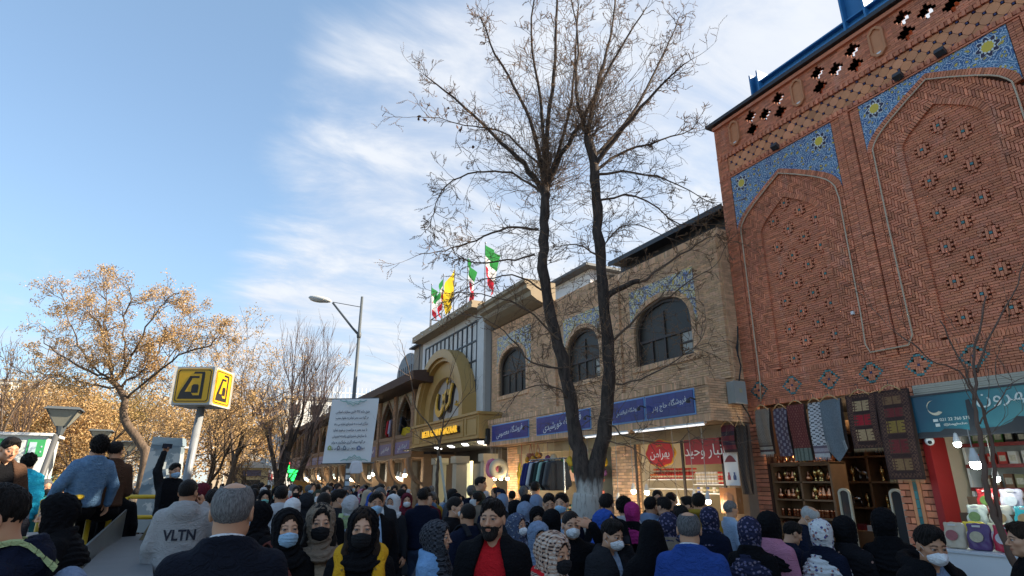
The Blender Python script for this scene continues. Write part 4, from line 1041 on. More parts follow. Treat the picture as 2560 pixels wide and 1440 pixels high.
# -------- the big forked tree with the limewashed foot
rnd = random.Random(21)
DH = 8.62; base = ath(1467, 1320, DH); base.z = 0
T = Tree()
def pk(pts, off=0., off1=None):
 out = []; n = len(pts)
 for i, (x, y) in enumerate(pts):
  o = off + ((off1 if off1 is not None else off) - off) * (i / max(1, n - 1)); out.append(ath(x, y, DH + o))
 return out
def smooth(pts, n=4):
 return [Vector(p) for p in spl([tuple(p) for p in pts], n)]
def limb(pts, r0, r1, off1=0., n=9, off0=0., to=None):
 P = smooth(pk(pts, off0, off1)); P = [p + rv(.012) for p in P]; k = len(P)
 rad = [r1 + .004 + .075 * math.exp(-i / 5.) + (r0 - r1) * (1 - i / (k - 1)) * .18 + (.006 * math.sin(i * 1.9) if n > 9 else 0) for i in range(k)] if n > 9 else [r0 + (r1 - r0) * i / (k - 1) for i in range(k)]
 (T.trunk if r0 > .03 else T.twigs).tube(P, rad, n); return P
foot = [Vector((base.x, base.y, -.05))] + pk([(1467, 1300), (1468, 1235)])
T.trunk.tube(smooth(foot), [.235 - .05 * i / 8 for i in range(9)], 14)
stemL = limb([(1470, 1260), (1455, 1170), (1438, 1080), (1418, 960), (1388, 830), (1362, 700), (1358, 600), (1362, 520), (1362, 470)], .155, .072, .15, 12)
stemR = limb([(1472, 1260), (1492, 1170), (1512, 1060), (1522, 920), (1512, 780), (1500, 640), (1492, 520), (1486, 430), (1468, 345)], .155, .070, -.25, 12)
limbs = []
for pts, r0, r1, o0, o1 in [
 ([(1362, 475), (1335, 330), (1285, 220), (1225, 110), (1200, 40)], .045, .010, .15, .5), ([(1362, 470), (1372, 300), (1388, 150), (1392, -40), (1398, -200)], .045, .010, .15, -.2),
 ([(1360, 480), (1310, 410), (1235, 340), (1135, 245), (1060, 190)], .055, .008, .15, .7), ([(1366, 470), (1405, 385), (1470, 275), (1545, 130), (1615, 20)], .05, .009, .15, -.6),
 ([(1362, 472), (1350, 250), (1330, 90), (1345, -80)], .035, .008, .15, -.8), ([(1364, 470), (1420, 300), (1440, 120), (1445, -60)], .035, .008, .15, .9),
 ([(1468, 350), (1490, 230), (1525, 90), (1545, -60)], .045, .008, -.25, .2), ([(1480, 420), (1560, 320), (1640, 225), (1725, 150)], .045, .007, -.25, -.8),
 ([(1470, 350), (1440, 230), (1445, 100), (1420, -50)], .04, .008, -.25, .6), ([(1486, 430), (1545, 385), (1650, 350), (1745, 320)], .032, .006, -.25, .5),
 ([(1488, 440), (1560, 430), (1670, 450), (1765, 500)], .026, .005, -.25, -.4), ([(1480, 400), (1590, 270), (1660, 130), (1700, 40)], .035, .007, -.25, .7),
 ([(1490, 500), (1590, 490), (1700, 560), (1790, 560)], .02, .004, -.25, .3), ([(1345, 575), (1270, 570), (1190, 600), (1110, 625), (1045, 640)], .022, .004, .1, -.4),
 ([(1340, 635), (1265, 650), (1170, 655), (1120, 610)], .018, .004, .1, .4), ([(1355, 480), (1280, 435), (1190, 430), (1120, 460), (1085, 530), (1075, 580)], .022, .004, .15, .3),
 ([(1362, 430), (1270, 340), (1160, 310), (1045, 292)], .02, .004, .15, -.5), ([(1512, 748), (1555, 715), (1600, 705)], .05, .038, -.1, -.25),
 ([(1600, 705), (1680, 650), (1760, 600), (1800, 585)], .02, .004, -.25, -.5), ([(1522, 860), (1600, 790), (1700, 720), (1790, 660)], .02, .004, -.1, -.7),
 ([(1405, 920), (1330, 905), (1260, 830), (1200, 790)], .016, .004, 0., -.6), ([(1395, 850), (1310, 770), (1230, 740), (1120, 730)], .016, .004, 0., -.7),
 ([(1518, 960), (1600, 950), (1690, 900), (1760, 850)], .016, .004, -.1, -.8), ([(1372, 740), (1300, 690), (1210, 700), (1140, 740)], .016, .004, .1, -.5),
 ([(1510, 650), (1440, 610), (1390, 620)], .016, .004, -.2, -.5), ([(1500, 620), (1570, 560), (1690, 600)], .014, .004, -.2, -.2), ([(1425, 1000), (1360, 960), (1290, 990)], .014, .004, 0, -.6),
 ([(1515, 1050), (1570, 1090), (1680, 1110), (1750, 1090)], .014, .004, -.1, -.8), ([(1508, 1100), (1580, 1120), (1640, 1170)], .012, .004, -.1, -.7)]:
 limbs.append((limb(pts, r0, r1, o1, 6, o0), r0))
buds = MB()
def bud(p, d):
 s = .0065; a = d.orthogonal().normalized() * s * .75; b = d.cross(a).normalized() * s * .75; d = d * s * 1.5
 buds.add([p - d, p + a, p + b, p - a, p - b, p + d], [(0, 1, 2), (0, 2, 3), (0, 3, 4), (0, 4, 1), (5, 2, 1), (5, 3, 2), (5, 4, 3), (5, 1, 4)])
def twig(p, d, L, r, lev, grav):
 n = 6 if lev == 0 else 5; pts, d2 = curve(p, d, L, n, .13 + .04 * lev, grav)
 T.twigs.tube(pts, [r * (1 - .65 * i / n) for i in range(n + 1)], 3, cap=False)
 if lev >= 1 and pts[-1].z > 3:
  for i in range(1, n):
   for k in range(2):
    q = pts[i].lerp(pts[i + 1], k / 2); dd = (pts[i + 1] - pts[i]).normalized(); bud(q + dd.orthogonal() * (.008 if k else -.008), dd)
 if lev < 2:
  for i in range(rnd.randint(2, 4) if lev == 0 else rnd.randint(1, 3)):
   x = rnd.uniform(.25, 1) * n; j = min(int(x), n - 1); q = pts[j].lerp(pts[j + 1], x - j); loc = (pts[j + 1] - pts[j]).normalized()
   ax = Matrix.Rotation(rnd.uniform(0, 6.28), 3, loc) @ loc.orthogonal().normalized()
   twig(q, Matrix.Rotation(R(rnd.uniform(25, 65)), 3, ax) @ loc, L * rnd.uniform(.4, .75), r * .7, lev + 1, grav * 1.2)
for P, r0 in limbs:
 n = len(P); Lt = sum((P[i + 1] - P[i]).length for i in range(n - 1)); low = P[-1].z < 5.5
 for k in range(int(Lt * (8.5 if not low else 5.0)) + 3):
  x = (rnd.random() ** .8) * (n - 1) * .95 + .05 * (n - 1); j = min(int(x), n - 2); q = P[j].lerp(P[j + 1], x - j); loc = (P[j + 1] - P[j]).normalized()
  ax = Matrix.Rotation(rnd.uniform(0, 6.28), 3, loc) @ loc.orthogonal().normalized()
  d = Matrix.Rotation(R(rnd.uniform(20, 70)), 3, ax) @ loc
  twig(q, d, rnd.uniform(.22, .70) * (1 - .45 * j / n), .0055, 0, .03 if not low else rnd.choice((-.06, .0, .05)))
 twig(P[-1], P[-1] - P[-2], .5, .005, 0, .03)
for st in (stemL, stemR):                                             # water shoots on the stems and a thick burst at the heads
 n = len(st)
 for k in range(80):
  j = rnd.randint(8, n - 1); d = rv(); d.z = abs(d.z) * .6; twig(st[j] + rv(.02), d.normalized(), rnd.uniform(.3, .9), .005, 0, rnd.choice((-.08, .02, .05)))
 for k in range(70):
  d = rv(.6); d.z = rnd.uniform(.3, 1.6); twig(st[-1] + rv(.06), d.normalized(), rnd.uniform(.5, 1.5), .006, 0, .04)
lf = MB()
for (x, y) in ((1045, 292), (1058, 296), (1120, 280), (1125, 235), (1112, 290), (1180, 370), (1150, 320)):
 c = ath(x, y, DH - .3); leaves(lf, c, 4, .02, .04)
for mb in (buds, lf): mb.V = [(v[0] - base.x, v[1] - base.y, v[2]) for v in mb.V]
bt = T.build('forked_tree', 'big bare forked tree with a limewashed foot standing before the tan building', 'tree', tuple(base), bark_d, twig_m)
buds.build('bud', bud_m, bt, kind='stuff'); lf.build('dead_leaf', leaf_brown, bt, kind='stuff')

# -------- the golden tree left of the metro sign
rnd = random.Random(8); DH = 15.; T = Tree(); base = ath(352, 1203, DH); base.z = 0
tr = smooth([Vector(base)] + pk([(362, 1160), (352, 1110), (318, 1062), (308, 1030), (312, 1000), (296, 968), (276, 950)]))
T.trunk.tube(tr, [.125 - .06 * i / (len(tr) - 1) for i in range(len(tr))], 9)
for pts, r0, o1 in [([(278, 950), (272, 900), (255, 830), (215, 770)], .06, .3), ([(276, 948), (240, 940), (170, 900), (110, 860)], .06, -.5), ([(298, 970), (350, 930), (395, 880), (420, 810)], .055, .4),
     ([(285, 955), (310, 900), (305, 810), (330, 740)], .055, -.3), ([(312, 1000), (390, 930), (470, 880), (540, 850)], .055, -.7), ([(280, 950), (275, 880), (262, 790), (260, 720)], .05, .9),
     ([(300, 975), (230, 960), (140, 940), (60, 930)], .045, .6), ([(310, 1005), (370, 960), (440, 870), (480, 800)], .045, .9), ([(278, 950), (220, 900), (180, 820), (160, 760)], .05, 1.2), ([(290, 960), (340, 860), (390, 780), (420, 750)], .05, -1.0)]:
 P_ = smooth(pk(pts, 0, o1)); P_ = [p + rv(.03) for p in P_]; k = len(P_)
 T.trunk.tube(P_, [r0 * .62 * (1 - .7 * i / (k - 1)) for i in range(k)], 6)
 for i in range(15):
  j = rnd.randint(2, k - 1); loc = (P_[j] - P_[j - 1]).normalized(); ax = Matrix.Rotation(rnd.uniform(0, 6.28), 3, loc) @ loc.orthogonal().normalized()
  T.grow(P_[j], Matrix.Rotation(R(rnd.uniform(15, 60)), 3, ax) @ loc, rnd.uniform(.26, .48), .012, 2, 4, dict(GOLD, tl=1, rmin=.006, up=.0, leaf=17, lp=.85, ls=.055, lz=.026, kids=(4, 4, 3)))
T.build('golden_tree', 'spreading tree with golden seed pods and a crooked trunk behind the seated men', 'tree', tuple(base), bark_b, twig_b, leaf_gold)

# -------- other trees of the park and the street
auto_tree(565, 24, 800, GOLD, 4, 'golden_tree', 'broad golden tree right behind the metro sign', 'tree', bark_b, twig_b, leaf_gold, .16, seed=4, lmul=1.0)
auto_tree(520, 21, 900, GOLD, 4, 'golden_tree', 'smaller golden tree between the metro sign pole and the broad golden tree', 'tree', bark_b, twig_b, leaf_gold, .13, seed=14)
auto_tree(610, 36, 910, dict(GOLD, lz=.055), 4, 'golden_tree', 'golden tree far down the row near the cream kiosk', 'tree', bark_b, twig_b, leaf_gold, .18, seed=5)
auto_tree(585, 48, 960, dict(GOLD, lz=.07, lp=1), 4, 'golden_tree', 'farthest golden tree in the row, deep orange', 'tree', bark_b, twig_b, leaf_gold, .2, seed=6)
auto_tree(640, 60, 1040, dict(GOLD, lz=.09, lp=1), 4, 'golden_tree', 'small far golden tree over the end of the street', 'tree', bark_b, twig_b, leaf_gold, .2, seed=16)
auto_tree(215, 21, 880, dict(GOLD, lp=.5), 4, 'park_tree', 'thin twisted tree between the two nearest park lanterns', 'tree', bark_b, twig_b, leaf_gold, .12, seed=7, lean=(.1, 0))
auto_tree(60, 24, 930, dict(OLIV, lz=.06), 4, 'park_tree', 'dense golden brown tree above the green booths', 'tree', bark_b, twig_b, leaf_gold, .14, seed=9)
auto_tree(150, 30, 960, OLIV, 3, 'park_tree', 'olive gold tree behind the nearest park lantern', 'tree', bark_b, twig_b, leaf_olive, .14, seed=10)
auto_tree(280, 33, 950, OLIV, 3, 'park_tree', 'olive gold tree behind the crooked trunk', 'tree', bark_b, twig_b, leaf_olive, .14, seed=11)
auto_tree(400, 30, 930, dict(GOLD, lp=.9, lz=.05), 4, 'park_tree', 'golden brown tree above the grey metal panel', 'tree', bark_b, twig_b, leaf_gold, .14, seed=12)
auto_tree(0, 33, 960, OLIV, 3, 'park_tree', 'olive tree at the far edge of the park', 'tree', bark_b, twig_b, leaf_olive, .14, seed=18)
auto_tree(-10, 17, 790, BARE, 4, 'bare_tree', 'bare pale tree at the outer edge of the park', 'tree', bark_b, twig_b, None, .12, seed=13)
auto_tree(470, 38, 960, dict(OLIV, lz=.09), 3, 'park_tree', 'golden tree seen under the metro sign box', 'tree', bark_b, twig_b, leaf_gold, .15, seed=19)
auto_tree(340, 44, 1000, dict(OLIV, lz=.1), 3, 'park_tree', 'distant golden tree behind the grey metal panel', 'tree', bark_b, twig_b, leaf_gold, .15, seed=23)
auto_tree(90, 42, 990, dict(OLIV, lz=.1), 3, 'park_tree', 'distant olive tree behind the turquoise jacket man', 'tree', bark_b, twig_b, leaf_olive, .15, seed=24)
auto_tree(220, 46, 1000, dict(OLIV, lz=.1), 3, 'park_tree', 'distant golden tree between the park lanterns', 'tree', bark_b, twig_b, leaf_gold, .15, seed=25)
auto_tree(540, 60, 1000, dict(OLIV, lz=.12), 3, 'park_tree', 'distant orange tree left of the cream kiosk', 'tree', bark_b, twig_b, leaf_gold, .15, seed=26)
auto_tree(690, 22, 860, dict(BARE, from0=.45, kids=(6, 5, 5, 4), ang=(8, 26), up=.35), 4, 'bare_tree', 'tall bare tree with dark twin stems at the middle of the street', 'tree', M('dark_bark_plain', (.05, .038, .03), .9, fn=bark_fn((.05, .038, .03)), bump=.6), M('grey_twig', (.26, .18, .145), .8, .2), None, .22, seed=31, group='street trees')
auto_tree(705, 22.4, 890, dict(BARE, from0=.5, ang=(8, 26), up=.35), 4, 'bare_tree', 'leaning stem beside the tall bare tree', 'tree', MATS['dark_bark_plain'], MATS['grey_twig'], None, .16, seed=32, group='street trees', lean=(.12, 0))
auto_tree(800, 19, 1040, dict(BARE, wob=.2, ang=(20, 60), up=.0, kids=(4, 3, 3, 3)), 4, 'bare_tree', 'small twisted bare tree touching the banner edge', 'tree', bark_b, twig_b, None, .075, seed=33, group='street trees')
auto_tree(758, 24, 1060, dict(BARE, wob=.2, ang=(20, 60), up=.0, kids=(4, 3, 3, 3)), 4, 'bare_tree', 'small twisted bare tree between the tall tree and the banner', 'tree', bark_b, twig_b, None, .07, seed=34, group='street trees')
auto_tree(662, 34, 1090, dict(BARE, wob=.15), 3, 'bare_tree', 'small bare tree in front of the far grey building', 'tree', bark_b, twig_m, None, .1, seed=35, group='street trees')
# sapling before the spice shop and the thin one before the bazaar
def sapling(DHs, stems, label, group, bark, extra, seed, rt):
 global DH, rnd, T
 rnd = random.Random(seed); DH = DHs; T = Tree(); b = None
 for pts, r0, r1 in stems:
  P_ = smooth(pk(pts)); P_ = [p + rv(.006) for p in P_]
  if b is None: b = P_[0].copy(); b.z = 0; P_ = [b] + P_ if P_[0].z > .2 else P_
  k = len(P_); T.trunk.tube(P_, [r0 + (r1 - r0) * i / (k - 1) for i in range(k)], 7)
  for i in range(extra):
   j = rnd.randint(k // 2, k - 1); loc = (P_[j] - P_[j - 1]).normalized(); ax = Matrix.Rotation(rnd.uniform(0, 6.28), 3, loc) @ loc.orthogonal().normalized()
   T.grow(P_[j], Matrix.Rotation(R(rnd.uniform(20, 50)), 3, ax) @ loc, rnd.uniform(.3, .6), rt, 1, 3, dict(BARE, kids=(3, 2, 2), rmin=.0025, tl=0, wob=.12))
 return T.build('sapling', label, 'sapling', tuple(b), bark, twig_m, None, group)
sapling(4.9, [([(2548, 1440), (2515, 1360), (2480, 1270), (2462, 1180), (2450, 1100), (2440, 1030), (2436, 960), (2440, 860), (2465, 740)], .030, .006), ([(2500, 1320), (2490, 1230), (2478, 1120), (2462, 1040), (2435, 980), (2400, 900), (2350, 800)], .018, .005),
               ([(2438, 1000), (2400, 930), (2330, 900), (2270, 850)], .009, .003), ([(2440, 930), (2480, 830), (2530, 740), (2570, 640)], .010, .004), ([(2450, 1060), (2500, 1000), (2530, 960)], .006, .003)],
  'thin bare sapling with twin stems in front of the spice shop', 'saplings in the street', M('sapling_bark', (.14, .085, .06), .85, .25, 8), 2, 41, .004)
sapling(12.4, [([(1088, 1290), (1092, 1230), (1094, 1170), (1098, 1120), (1105, 1080)], .042, .022), ([(1100, 1110), (1070, 1060), (1040, 1020), (1025, 940), (1005, 860)], .018, .006), ([(1105, 1080), (1112, 1020), (1120, 960), (1140, 900)], .016, .005),
    ([(1108, 1070), (1150, 1010), (1185, 970)], .012, .004), ([(1100, 1115), (1060, 1100), (1030, 1080)], .012, .004)], 'thin bare sapling tied to a pale stake before the golden arch', 'saplings in the street', bark_b, 4, 42, .006)
sk = thing('tree_stake', 'pale slanting stake beside the thin sapling before the golden arch', 'stake', tuple(ath(1125, 1240, 12.4)))
q0, q1 = ath(1100, 1140, 12.3) - sk.location, ath(1118, 1270, 12.3) - sk.location
m = MB(); m.tube([q0, q1], .025, 6); m.build('pole', M('pale_green_pole', (.42, .47, .44), .6), sk)
# ================================================================== street furniture
pole_grey = M('grey_pole_paint', (.24, .25, .26), .45, .1)
sign_y = M('metro_yellow', (.72, .38, .010), .45, .05); black_v = M('black_vinyl', (.022, .018, .016), .5, .1)
al = M('sign_aluminium', (.46, .44, .40), .45, .06)
# metro sign: a four-sided box on a pole
ps = ath(470, 1203, 10.3); sz = .34
ms = thing('metro_sign', 'yellow and black four-sided metro sign box on a leaning grey pole', 'sign', (ps.x, ps.y, 0))
zb, zt = 3.02, 3.66
m = MB(); m.tube([(-.10, -.05, 0), (.02, 0, zb)], .065, 12); m.build('pole', pole_grey, ms, smooth=True)
hd = MB(); ang = R(-27)
def rotz(x, y, a=ang): return (x * math.cos(a) - y * math.sin(a), x * math.sin(a) + y * math.cos(a))
def qb(mb, x0, x1, y0, y1, z0, z1):
 c = rotz((x0 + x1) / 2, (y0 + y1) / 2); ax = rotz((x1 - x0) / 2, 0); ay = rotz(0, (y1 - y0) / 2)
 mb.obox((c[0], c[1], (z0 + z1) / 2), (*ax, 0), (*ay, 0), (0, 0, (z1 - z0) / 2))
qb(hd, -sz, sz, -sz, sz, zb, zt); box = hd.build('sign_box', al, ms)
def logo(face):
 """face 0..3: the panel, its border and the emblem"""
 a = ang + face * math.pi / 2
 def P(u, v, o=0.): x, y = rotz(u, -sz - .002 - o, a); return (x, y, (zb + zt) / 2 + v)
 nv = rotz(0, -1, a); nv = Vector((nv[0], nv[1], 0))
 k = .30; h = .29
 def rr(hw, hh, r, n=5): return [(sx_ * (hw - r) + r * math.cos(t), sy * (hh - r) + r * math.sin(t)) for (sx_, sy, t0) in ((1, 1, 0), (-1, 1, 90), (-1, -1, 180), (1, -1, 270)) for t in [R(t0 + 90 * i / n) for i in range(n + 1)]]
 def poly(pts, o, th=.004): m = MB(); m.prism([P(u, v, o) for u, v in pts], nv * th, back=False); return m
 y = poly(rr(k, h, .05), .0); yo = y.build('face_panel', sign_y, ms)
 m = MB(); A, B = rr(k - .02, h - .02, .045), rr(k - .034, h - .034, .038)
 for i in range(len(A)):
  j = (i + 1) % len(A); m.prism([P(*A[i], .004), P(*A[j], .004), P(*B[j], .004), P(*B[i], .004)], nv * .003, back=False)
 for pts in ([(-.235, -.225), (.175, -.225), (.175, -.165), (.02, -.165), (-.03, -.105), (-.205, -.105)],
    [(-.205, -.105), (-.125, -.105), (-.035, .10), (-.035, .155), (-.075, .155)], [(-.075, .125), (.085, .125), (.085, .16), (-.075, .16)],
    [(-.02, .20), (.175, .20), (.165, .235), (.0, .235)], [(.125, -.165), (.175, -.165), (.175, .20), (.125, .20)],
    [(-.02, -.125), (.095, -.125), (.095, .0), (-.02, .0)], [(-.01, .0), (.085, .0), (.075, .02), (.005, .02)]):
  m.prism([P(u, v, .004) for u, v in pts], nv * .003, back=False)
 m.build('metro_emblem', black_v, yo)
for f in range(4): logo(f)
for f in range(4):
 x, y = rotz(sz, sz, ang + f * math.pi / 2); m = MB(); m.box(x - .018, x + .018, y - .018, y + .018, zb, zt + .01); m.build('corner_strip', al, ms)
# street lamp with the white banner
pl = ath(867, 1203, 15.4); dr = Vector((math.cos(YAW), -math.sin(YAW), 0))
sl_ = thing('street_lamp', 'tall dark street lamp post with one slanting arm over the crowd', 'street lamp', (pl.x, pl.y, 0))
lp_m = M('lamp_post_paint', (.09, .10, .105), .5, .15)
topz = ath(899, 742, 15.4).z
m = MB(); m.tube([(0, 0, 0), (0, 0, 2.2), (0, 0, topz)], [.085, .06, .035], 10); m.build('post', lp_m, sl_, smooth=True)
ja = ath(893, 838, 15.4) - Vector(sl_.location); je = ath(832, 757, 15.4) - Vector(sl_.location); jb = ath(893, 768, 15.4) - Vector(sl_.location)
ja = Vector((0, 0, ja.z)); jb = Vector((0, 0, jb.z)); m = MB(); m.tube([ja, ja.lerp(je, .25) + Vector((0, 0, -.02)), je], [.035, .03, .028], 7); m.tube([je + Vector((0, 0, .02)), jb], .010, 5); m.lathe((0, 0, ja.z - .08), [(.05, 0), (.06, .05), (.06, .12), (.05, .17)], 10); m.build('arm', lp_m, sl_, smooth=True)
hd_ = ath(800, 748, 15.4) - Vector(sl_.location)
m = MB(); m.ball((0, 0, 0), (.33, .12, .085), 14, 8); lo = m.build('luminaire', M('luminaire_grey', (.50, .50, .47), .5), sl_, smooth=True); lo.location = hd_; lo.rotation_euler = (0, R(10), -YAW)
m = MB(); m.ball((-.06, 0, -.05), (.22, .09, .05), 12, 6); g_ = m.build('lens', M('lamp_lens', (.45, .45, .40), .2), lo, smooth=True)
# banner
bn = thing('banner', 'white banner with dark Persian lines hung on the street lamp post', 'banner', (pl.x - .03, pl.y - .12, 0))
bz1, bz0 = ath(880, 998, 15.3).z, ath(870, 1157, 15.3).z
bw = .60
m = MB(); n = 14; vs = []
for j in range(n + 1):
 for i in range(n + 1):
  u, v = i / n, j / n; vs.append(dr * ((u - .5) * 2 * bw - (1 - v) * .10 + .05) + Vector((-.0, -.03 + .02 * math.sin(u * 7 + v * 4) * (1 - abs(2 * v - 1)), bz0 + (bz1 - bz0) * v + .03 * (u - .5))))
m.add(vs, [(j * (n + 1) + i, j * (n + 1) + i + 1, (j + 1) * (n + 1) + i + 1, (j + 1) * (n + 1) + i) for j in range(n) for i in range(n)])
m.build('cloth', M('banner_white', (.66, .67, .68), .7, .03), bn, smooth=True)
m = MB()
for z in (bz0 - .01, bz1 + .01): m.tube([dr * -bw * 1.12 + Vector((0, .0, z - .012)), dr * bw * 1.08 + Vector((0, 0, z + .012))], .016, 6)
m.build('rail', lp_m, bn)
lines = ['طبق ماده ۴۹۲ قانون مجازات اسلامی', 'هر گونه سد معبر تجاوز به حقوق مشروع', 'دیگران است و به شهرداری اجازه می دهد', 'با سد معبر و مزاحمت برخورد نماید', 'با سازمان شهرداری راسته تجریش', 'هر گونه بساط گیری جلوگیری و برابر', 'ضوابط با متخلفین برخورد خواهد شد']
inkm = M('banner_ink', (.035, .04, .06), .7); greenm = M('banner_green', (.22, .42, .38), .7)
m = MB()
for k, ln in enumerate(lines):
 vs, fs = text_mesh(fa(ln), 1., .0, 1, .02); a = np.array(vs); w = np.ptp(a[:, 0]); k_ = .86 / w; h = .075 / 1.0
 cx = (a[:, 0].max() + a[:, 0].min()) / 2
 z = bz1 - .33 - k * .150; sh_x = (z - bz0) / (bz1 - bz0)
 m.add([dr * ((v[0] - cx) * k_ - (1 - sh_x) * .10 + .05) + Vector((-.035, -.065, z + v[2] * .088 + .02 * (v[0] - cx) * k_)) for v in vs], fs)
m.build('lettering', inkm, bn)
def scroll(cx, cz, s, name):
 m = MB(); prev = None
 for sg_ in (-1, 1):
  pts = spl([(0, .16, 0), (.06, .10, 0), (.13, .11, 0), (.18, .05, 0), (.26, .05, 0), (.34, .01, 0)], 4)
  P_ = [dr * (cx + sg_ * p[0]) + Vector((-.035, -.066, cz + s * p[1])) for p in pts]; m.tube(P_, .010, 4)
  pts = spl([(0, .09, 0), (.07, .05, 0), (.12, .06, 0), (.2, .01, 0)], 4); m.tube([dr * (cx + sg_ * p[0]) + Vector((-.035, -.066, cz + s * p[1])) for p in pts], .008, 4)
 m.build(name, greenm, bn)
scroll(.02, bz1 - .02, -1, 'scroll_ornament'); scroll(.16, bz0 + .03, 1, 'scroll_ornament')
for k, (u, c) in enumerate(((-.42, (.30, .36, .12)), (-.2, (.18, .18, .22)), (-.05, (.16, .20, .24)), (.10, (.55, .56, .56)), (.31, (.14, .18, .30)))):
 m = MB(); z = bz0 + .30; w = .05 if k in (0, 4) else .035
 m.prism([dr * (u - w - .06) + Vector((-.03, -.062, z)), dr * (u + w - .06) + Vector((-.03, -.062, z)), dr * (u + w - .06) + Vector((-.03, -.062, z + .08)), dr * (u - .06) + Vector((-.03, -.062, z + .12)), dr * (u - w - .06) + Vector((-.03, -.062, z + .08))], (-.002, -.005, 0)); e = m.build('crest', M('crest_%d' % k, c, .7), bn)
 m = MB(); q = dr * (u - .06) + Vector((-.03, -.070, z + .05)); m.ball(q, .018, 6, 4); m.build('crest_centre', M('banner_white', (.66, .67, .68)), e)
for k, (z, c) in enumerate(((1.9, (.6, .6, .6)), (1.75, (.45, .55, .62)), (2.05, (.62, .62, .58)))):
 m = MB(); m.obox((0, -.068, z), (.05, -.025, 0), (0, .002, 0), (0, 0, .05)); m.build('sticker', M('sticker_%d' % k, c, .6), sl_)
# park lanterns: inverted pyramids on poles
def lantern(px, py, dh, label, lean):
 h = ath(px, py, dh)
 t = thing('park_lantern', label, 'lamp post', (h.x - lean * h.z, h.y, 0), 'park lanterns')
 m = MB(); m.tube([(0, 0, 0), (lean * (h.z - .45), 0, h.z - .45)], [.065, .05], 9); m.build('pole', M('lantern_pole', (.10, .10, .10), .5, .1), t, smooth=True)
 m = MB()
 for z in (1.05, 1.75): m.tube([(lean * z, 0, z), (lean * (z + .03), 0, z + .03)], .068, 9)
 m.build('pole_band', M('pale_band', (.45, .45, .44), .6), t)
 m = MB(); a, b = .25, .085; x = lean * h.z
 v = [(x + sx_ * a, sy * a, h.z) for sx_, sy in ((-1, -1), (1, -1), (1, 1), (-1, 1))] + [(x + sx_ * b, sy * b, h.z - .30) for sx_, sy in ((-1, -1), (1, -1), (1, 1), (-1, 1))]
 m.add(v, [(0, 1, 5, 4), (1, 2, 6, 5), (2, 3, 7, 6), (3, 0, 4, 7)]); gl = m.build('lantern_glass', M('lantern_glass', (.38, .36, .28), .25, .15), t)
 m = MB()
 for i in range(4): m.tube([v[i], v[i + 4]], .014, 4); m.tube([v[i], v[(i + 1) % 4]], .012, 4)
 m.add([(x - a - .04, -a - .04, h.z), (x + a + .04, -a - .04, h.z), (x + a + .04, a + .04, h.z), (x - a - .04, a + .04, h.z), (x - a, -a, h.z + .05), (x + a, -a, h.z + .05), (x + a, a, h.z + .05), (x - a, a, h.z + .05)], [(0, 1, 2, 3), (4, 5, 6, 7), (0, 1, 5, 4), (1, 2, 6, 5), (2, 3, 7, 6), (3, 0, 4, 7)])
 m.lathe((x, 0, h.z - .46), [(.05, 0), (.09, .16), (.085, .165)], 9); m.build('lantern_frame', lp_m, t)
lantern(163, 1026, 11.5, 'nearest park lantern on a slanting dark pole at the edge of the park', .10)
lantern(255, 1079, 17, 'park lantern just above the denim jacket man', .05)
lantern(327, 1106, 22, 'park lantern beside the crooked golden tree trunk', .12)
lantern(348, 1128, 28, 'farthest park lantern right behind the crooked trunk', .02)
# metro entrance: metal panel, parapet, glass sheet, yellow rails
mp = thing('metal_board', 'tall weathered grey metal panel with torn poster scraps at the metro stairs', 'metal panel', tuple(Vector((*ath(392, 1203, 11.0).xy, 0))))
def peel(t, tc):
 n = t.noise(tc, 2.6, 6, .65); s = t.node('ShaderNodeSeparateXYZ', {0: tc}).outputs
 k = t.mr(t.math('ADD', n, t.math('MULTIPLY', t.math('ABSOLUTE', t.math('SUBTRACT', s[2], 1.9)), -.30)), .40, .43)
 c = t.mix(t.noise(tc, 5, 4), (.125, .165, .195), (.18, .225, .25)); return t.mix(k, c, (.33, .36, .37))
pm = M('peeling_blue_grey', (.2, .25, .3), .6, fn=peel)
tl, tr_, bl_, br_ = [ath(*p, 11.0) - Vector(mp.location) for p in ((383, 1093), (456, 1097), (322, 1330), (425, 1335))]
m = MB(); m.prism([tl, tr_, br_, bl_], (.06, .16, 0)); m.build('panel', pm, mp)
m = MB(); a, b = tl.lerp(bl_, .08), tr_.lerp(br_, .08); m.prism([tl + Vector((0, -.01, .01)), tr_ + Vector((0, -.01, .01)), b + Vector((.02, -.012, 0)), a + Vector((-.0, -.012, 0))], (.06, .18, 0)); m.build('top_cap', M('panel_cap', (.20, .26, .30), .5), mp)
m = MB(); m.box(b.x - .06, b.x + .12, -.03, 0, b.z - .03, b.z + .0); m.build('bolt_strip', white_paint, mp)
for (u, v, w, h) in ((.55, .30, .09, .06), (.60, .42, .10, .07), (.3, .47, .05, .05), (.72, .36, .04, .05)):
 c = tl.lerp(tr_, u).lerp(bl_.lerp(br_, u), v); m = MB(); m.obox(c + Vector((0, -.012, 0)), (w, 0, .01), (0, .003, 0), (-.01, 0, h)); m.build('poster_scrap', M('poster_scrap', (.34, .37, .37), .8), mp)
pr_ = thing('stair_parapet', 'pale grey parapet wall beside the metro stairs', 'parapet wall', (-.6, 6, 0))
m = MB(); m.prism([(-.02 + .6 - .65, -1.5, 0), (.50, -1.5, 0), (.15, 5.0, 0), (-.20, 5.0, 0)], (0, 0, .98)); m.build('wall', M('parapet_stone', (.085, .09, .092), .7, .15, 3), pr_)
m = MB(); m.prism([(-.09, -1.5, .98), (.54, -1.5, .98), (.17, 5.0, .98), (-.24, 5.0, .98)], (0, 0, .07)); m.build('coping', M('coping_stone', (.115, .122, .125), .6, .2, 3), pr_)
gs = thing('glass_guard', 'dusty glass guard sheet beside the stair parapet', 'glass panel', (-.75, 7.2, 0))
